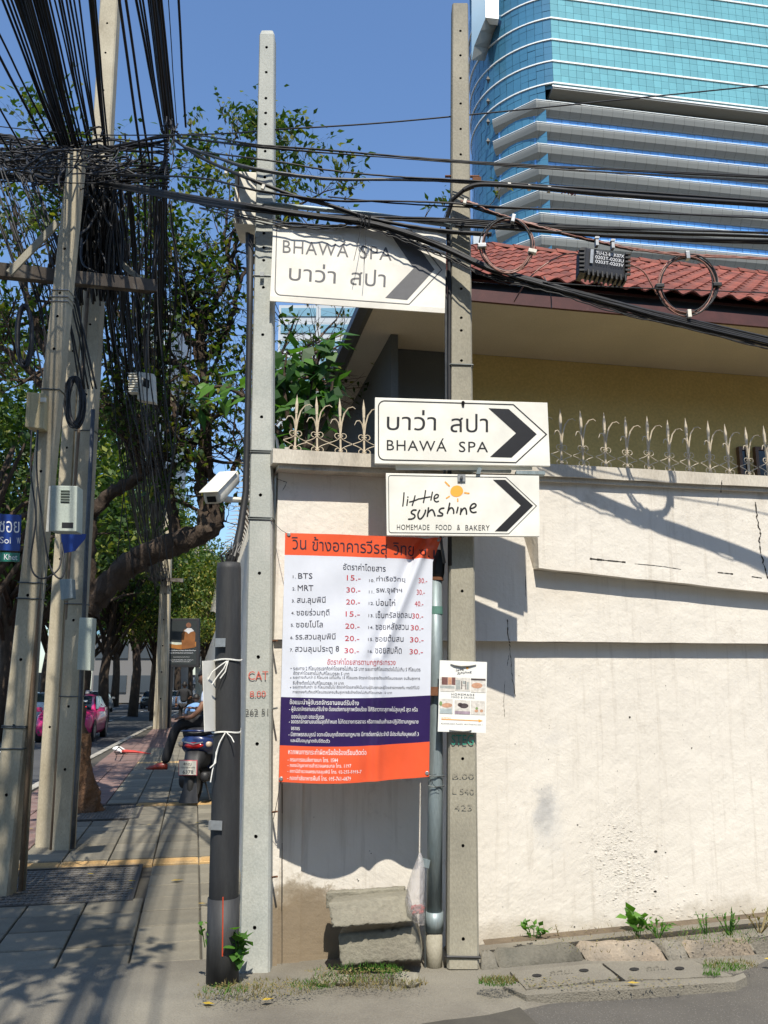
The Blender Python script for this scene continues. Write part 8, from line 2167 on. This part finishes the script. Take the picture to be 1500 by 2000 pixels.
text_on(b, '4กฒ', (-.062, -.03), (.05, -.03), .038, sfp, None, bold=.01); text_on(b, 'กรุงเทพมหานคร', (-.095, .012), (.095, .012), .026, sfp, None); text_on(b, '6378', (-.068, .075), (.075, .075), .045, sfp, None, bold=.015)
b.build('plate_lettering', M['ink_dark'], sc_, local=True)
loft('leg_shield', [(.78, 0, .62, .20, .30), (.86, 0, .66, .22, .34), (.92, 0, .68, .14, .25)], 'scooter_blue', sc_)
b = MB(); b.box(-.15, .15, .45, .82, .30, .345); b.build('footboard', M['black_plastic'], sc_, bevel=.01, local=True)
b = MB(); b.tube([(0, 1.02, .27), (0, .88, .75), (0, .82, 1.02)], .03, 8); b.tube([(-.34, .72, 1.04), (-.2, .80, 1.05), (.2, .80, 1.05), (.34, .72, 1.04)], .016, 8); b.build('handlebar', M['black_plastic'], sc_, smooth=True, local=True)
for s in (-1, 1):
    b = MB(); b.tube([(s * .25, .78, 1.05), (s * .32, .76, 1.20)], .008, 6); b.lathe([(.01, -.01), (.05, -.008), (.055, .008), (.01, .01)], base=(s * .33, .76, 1.23), n=14); b.build('mirror', M['black_plastic'], sc_, local=True)
b = MB(); b.tube([(.05, .05, .30), (.16, -.02, .02)], .012, 6); b.build('side_stand', M['rim'], sc_, local=True)
# rider sits sideways on the seat, legs to the left
rd_ = thing('person', 'scooter rider sitting sideways looking down, black trousers, red-brown shoe', 'person', loc=bs_ + Vector((.07, 0, 0)), rz=R(-4))
o = -.02; Zs = .98
skin_mesh('trousers', [(.06, .08, Zs + .10, (.13, .15)), (-.05, .0, Zs + .08, (.10, .10)), (-.34, -.04, Zs + .07, (.082, .085)), (-.43, -.06, Zs - .02, (.075, .075)), (-.50, -.06, .72, (.066, .07)), (-.56, -.06, .50, (.068, .072)),
                       (-.05, .16, Zs + .08, (.10, .10)), (-.33, .18, Zs + .05, (.08, .085)), (-.36, .22, Zs - .05, (.07, .07)), (-.2, .32, .50, (.06, .06))], [(0, 1), (1, 2), (2, 3), (3, 4), (4, 5), (0, 6), (6, 7), (7, 8), (8, 9)], M['cloth_black'], rd_)
skin_mesh('shirt', [(.06, .08, Zs + .08, (.12, .15)), (.08, .08, Zs + .25, (.12, .16)), (.05, .08, Zs + .43, (.12, .19)), (.0, .08, Zs + .53, (.07, .08)), (.0, -.11, Zs + .47, (.065, .065)), (-.01, -.16, Zs + .33, (.055, .055)), (.0, .27, Zs + .47, (.065, .065)), (-.05, .3, Zs + .33, (.055, .055))],
          [(0, 1), (1, 2), (2, 3), (3, 4), (4, 5), (3, 6), (6, 7)], plain('cloth_pale_blue', (.42, .48, .62), .85), rd_)
skin_mesh('arm', [(-.01, -.16, Zs + .36, .047), (-.06, -.20, Zs + .24, .042), (-.16, -.2, Zs + .15, .036), (-.28, -.14, Zs + .135, .026)], [(0, 1), (1, 2), (2, 3)], M['skin'], rd_); hand(rd_, (-.28, -.14, Zs + .15), (-1, .1, -.15), side=-1)
skin_mesh('arm', [(-.05, .3, Zs + .36, .047), (-.14, .30, Zs + .24, .042), (-.25, .22, Zs + .26, .026)], [(0, 1), (1, 2)], M['skin'], rd_); hand(rd_, (-.25, .22, Zs + .26), (-1, -.3, .1))
b = MB(); b.tube([(-.01, .08, Zs + .52), (-.05, .08, Zs + .61)], .05, 10); b.build('neck', M['skin'], rd_, smooth=True, local=True)
head(rd_, (-.06, .08, Zs + .68), .112, -pi / 2, .35)
foot_(rd_, (-.575, -.06, .42), (-1, -.02, 0), M['shoe_red'], .25); foot_(rd_, (-.16, .34, .40), (-1, 0, 0), M['shoe_red'], .28)
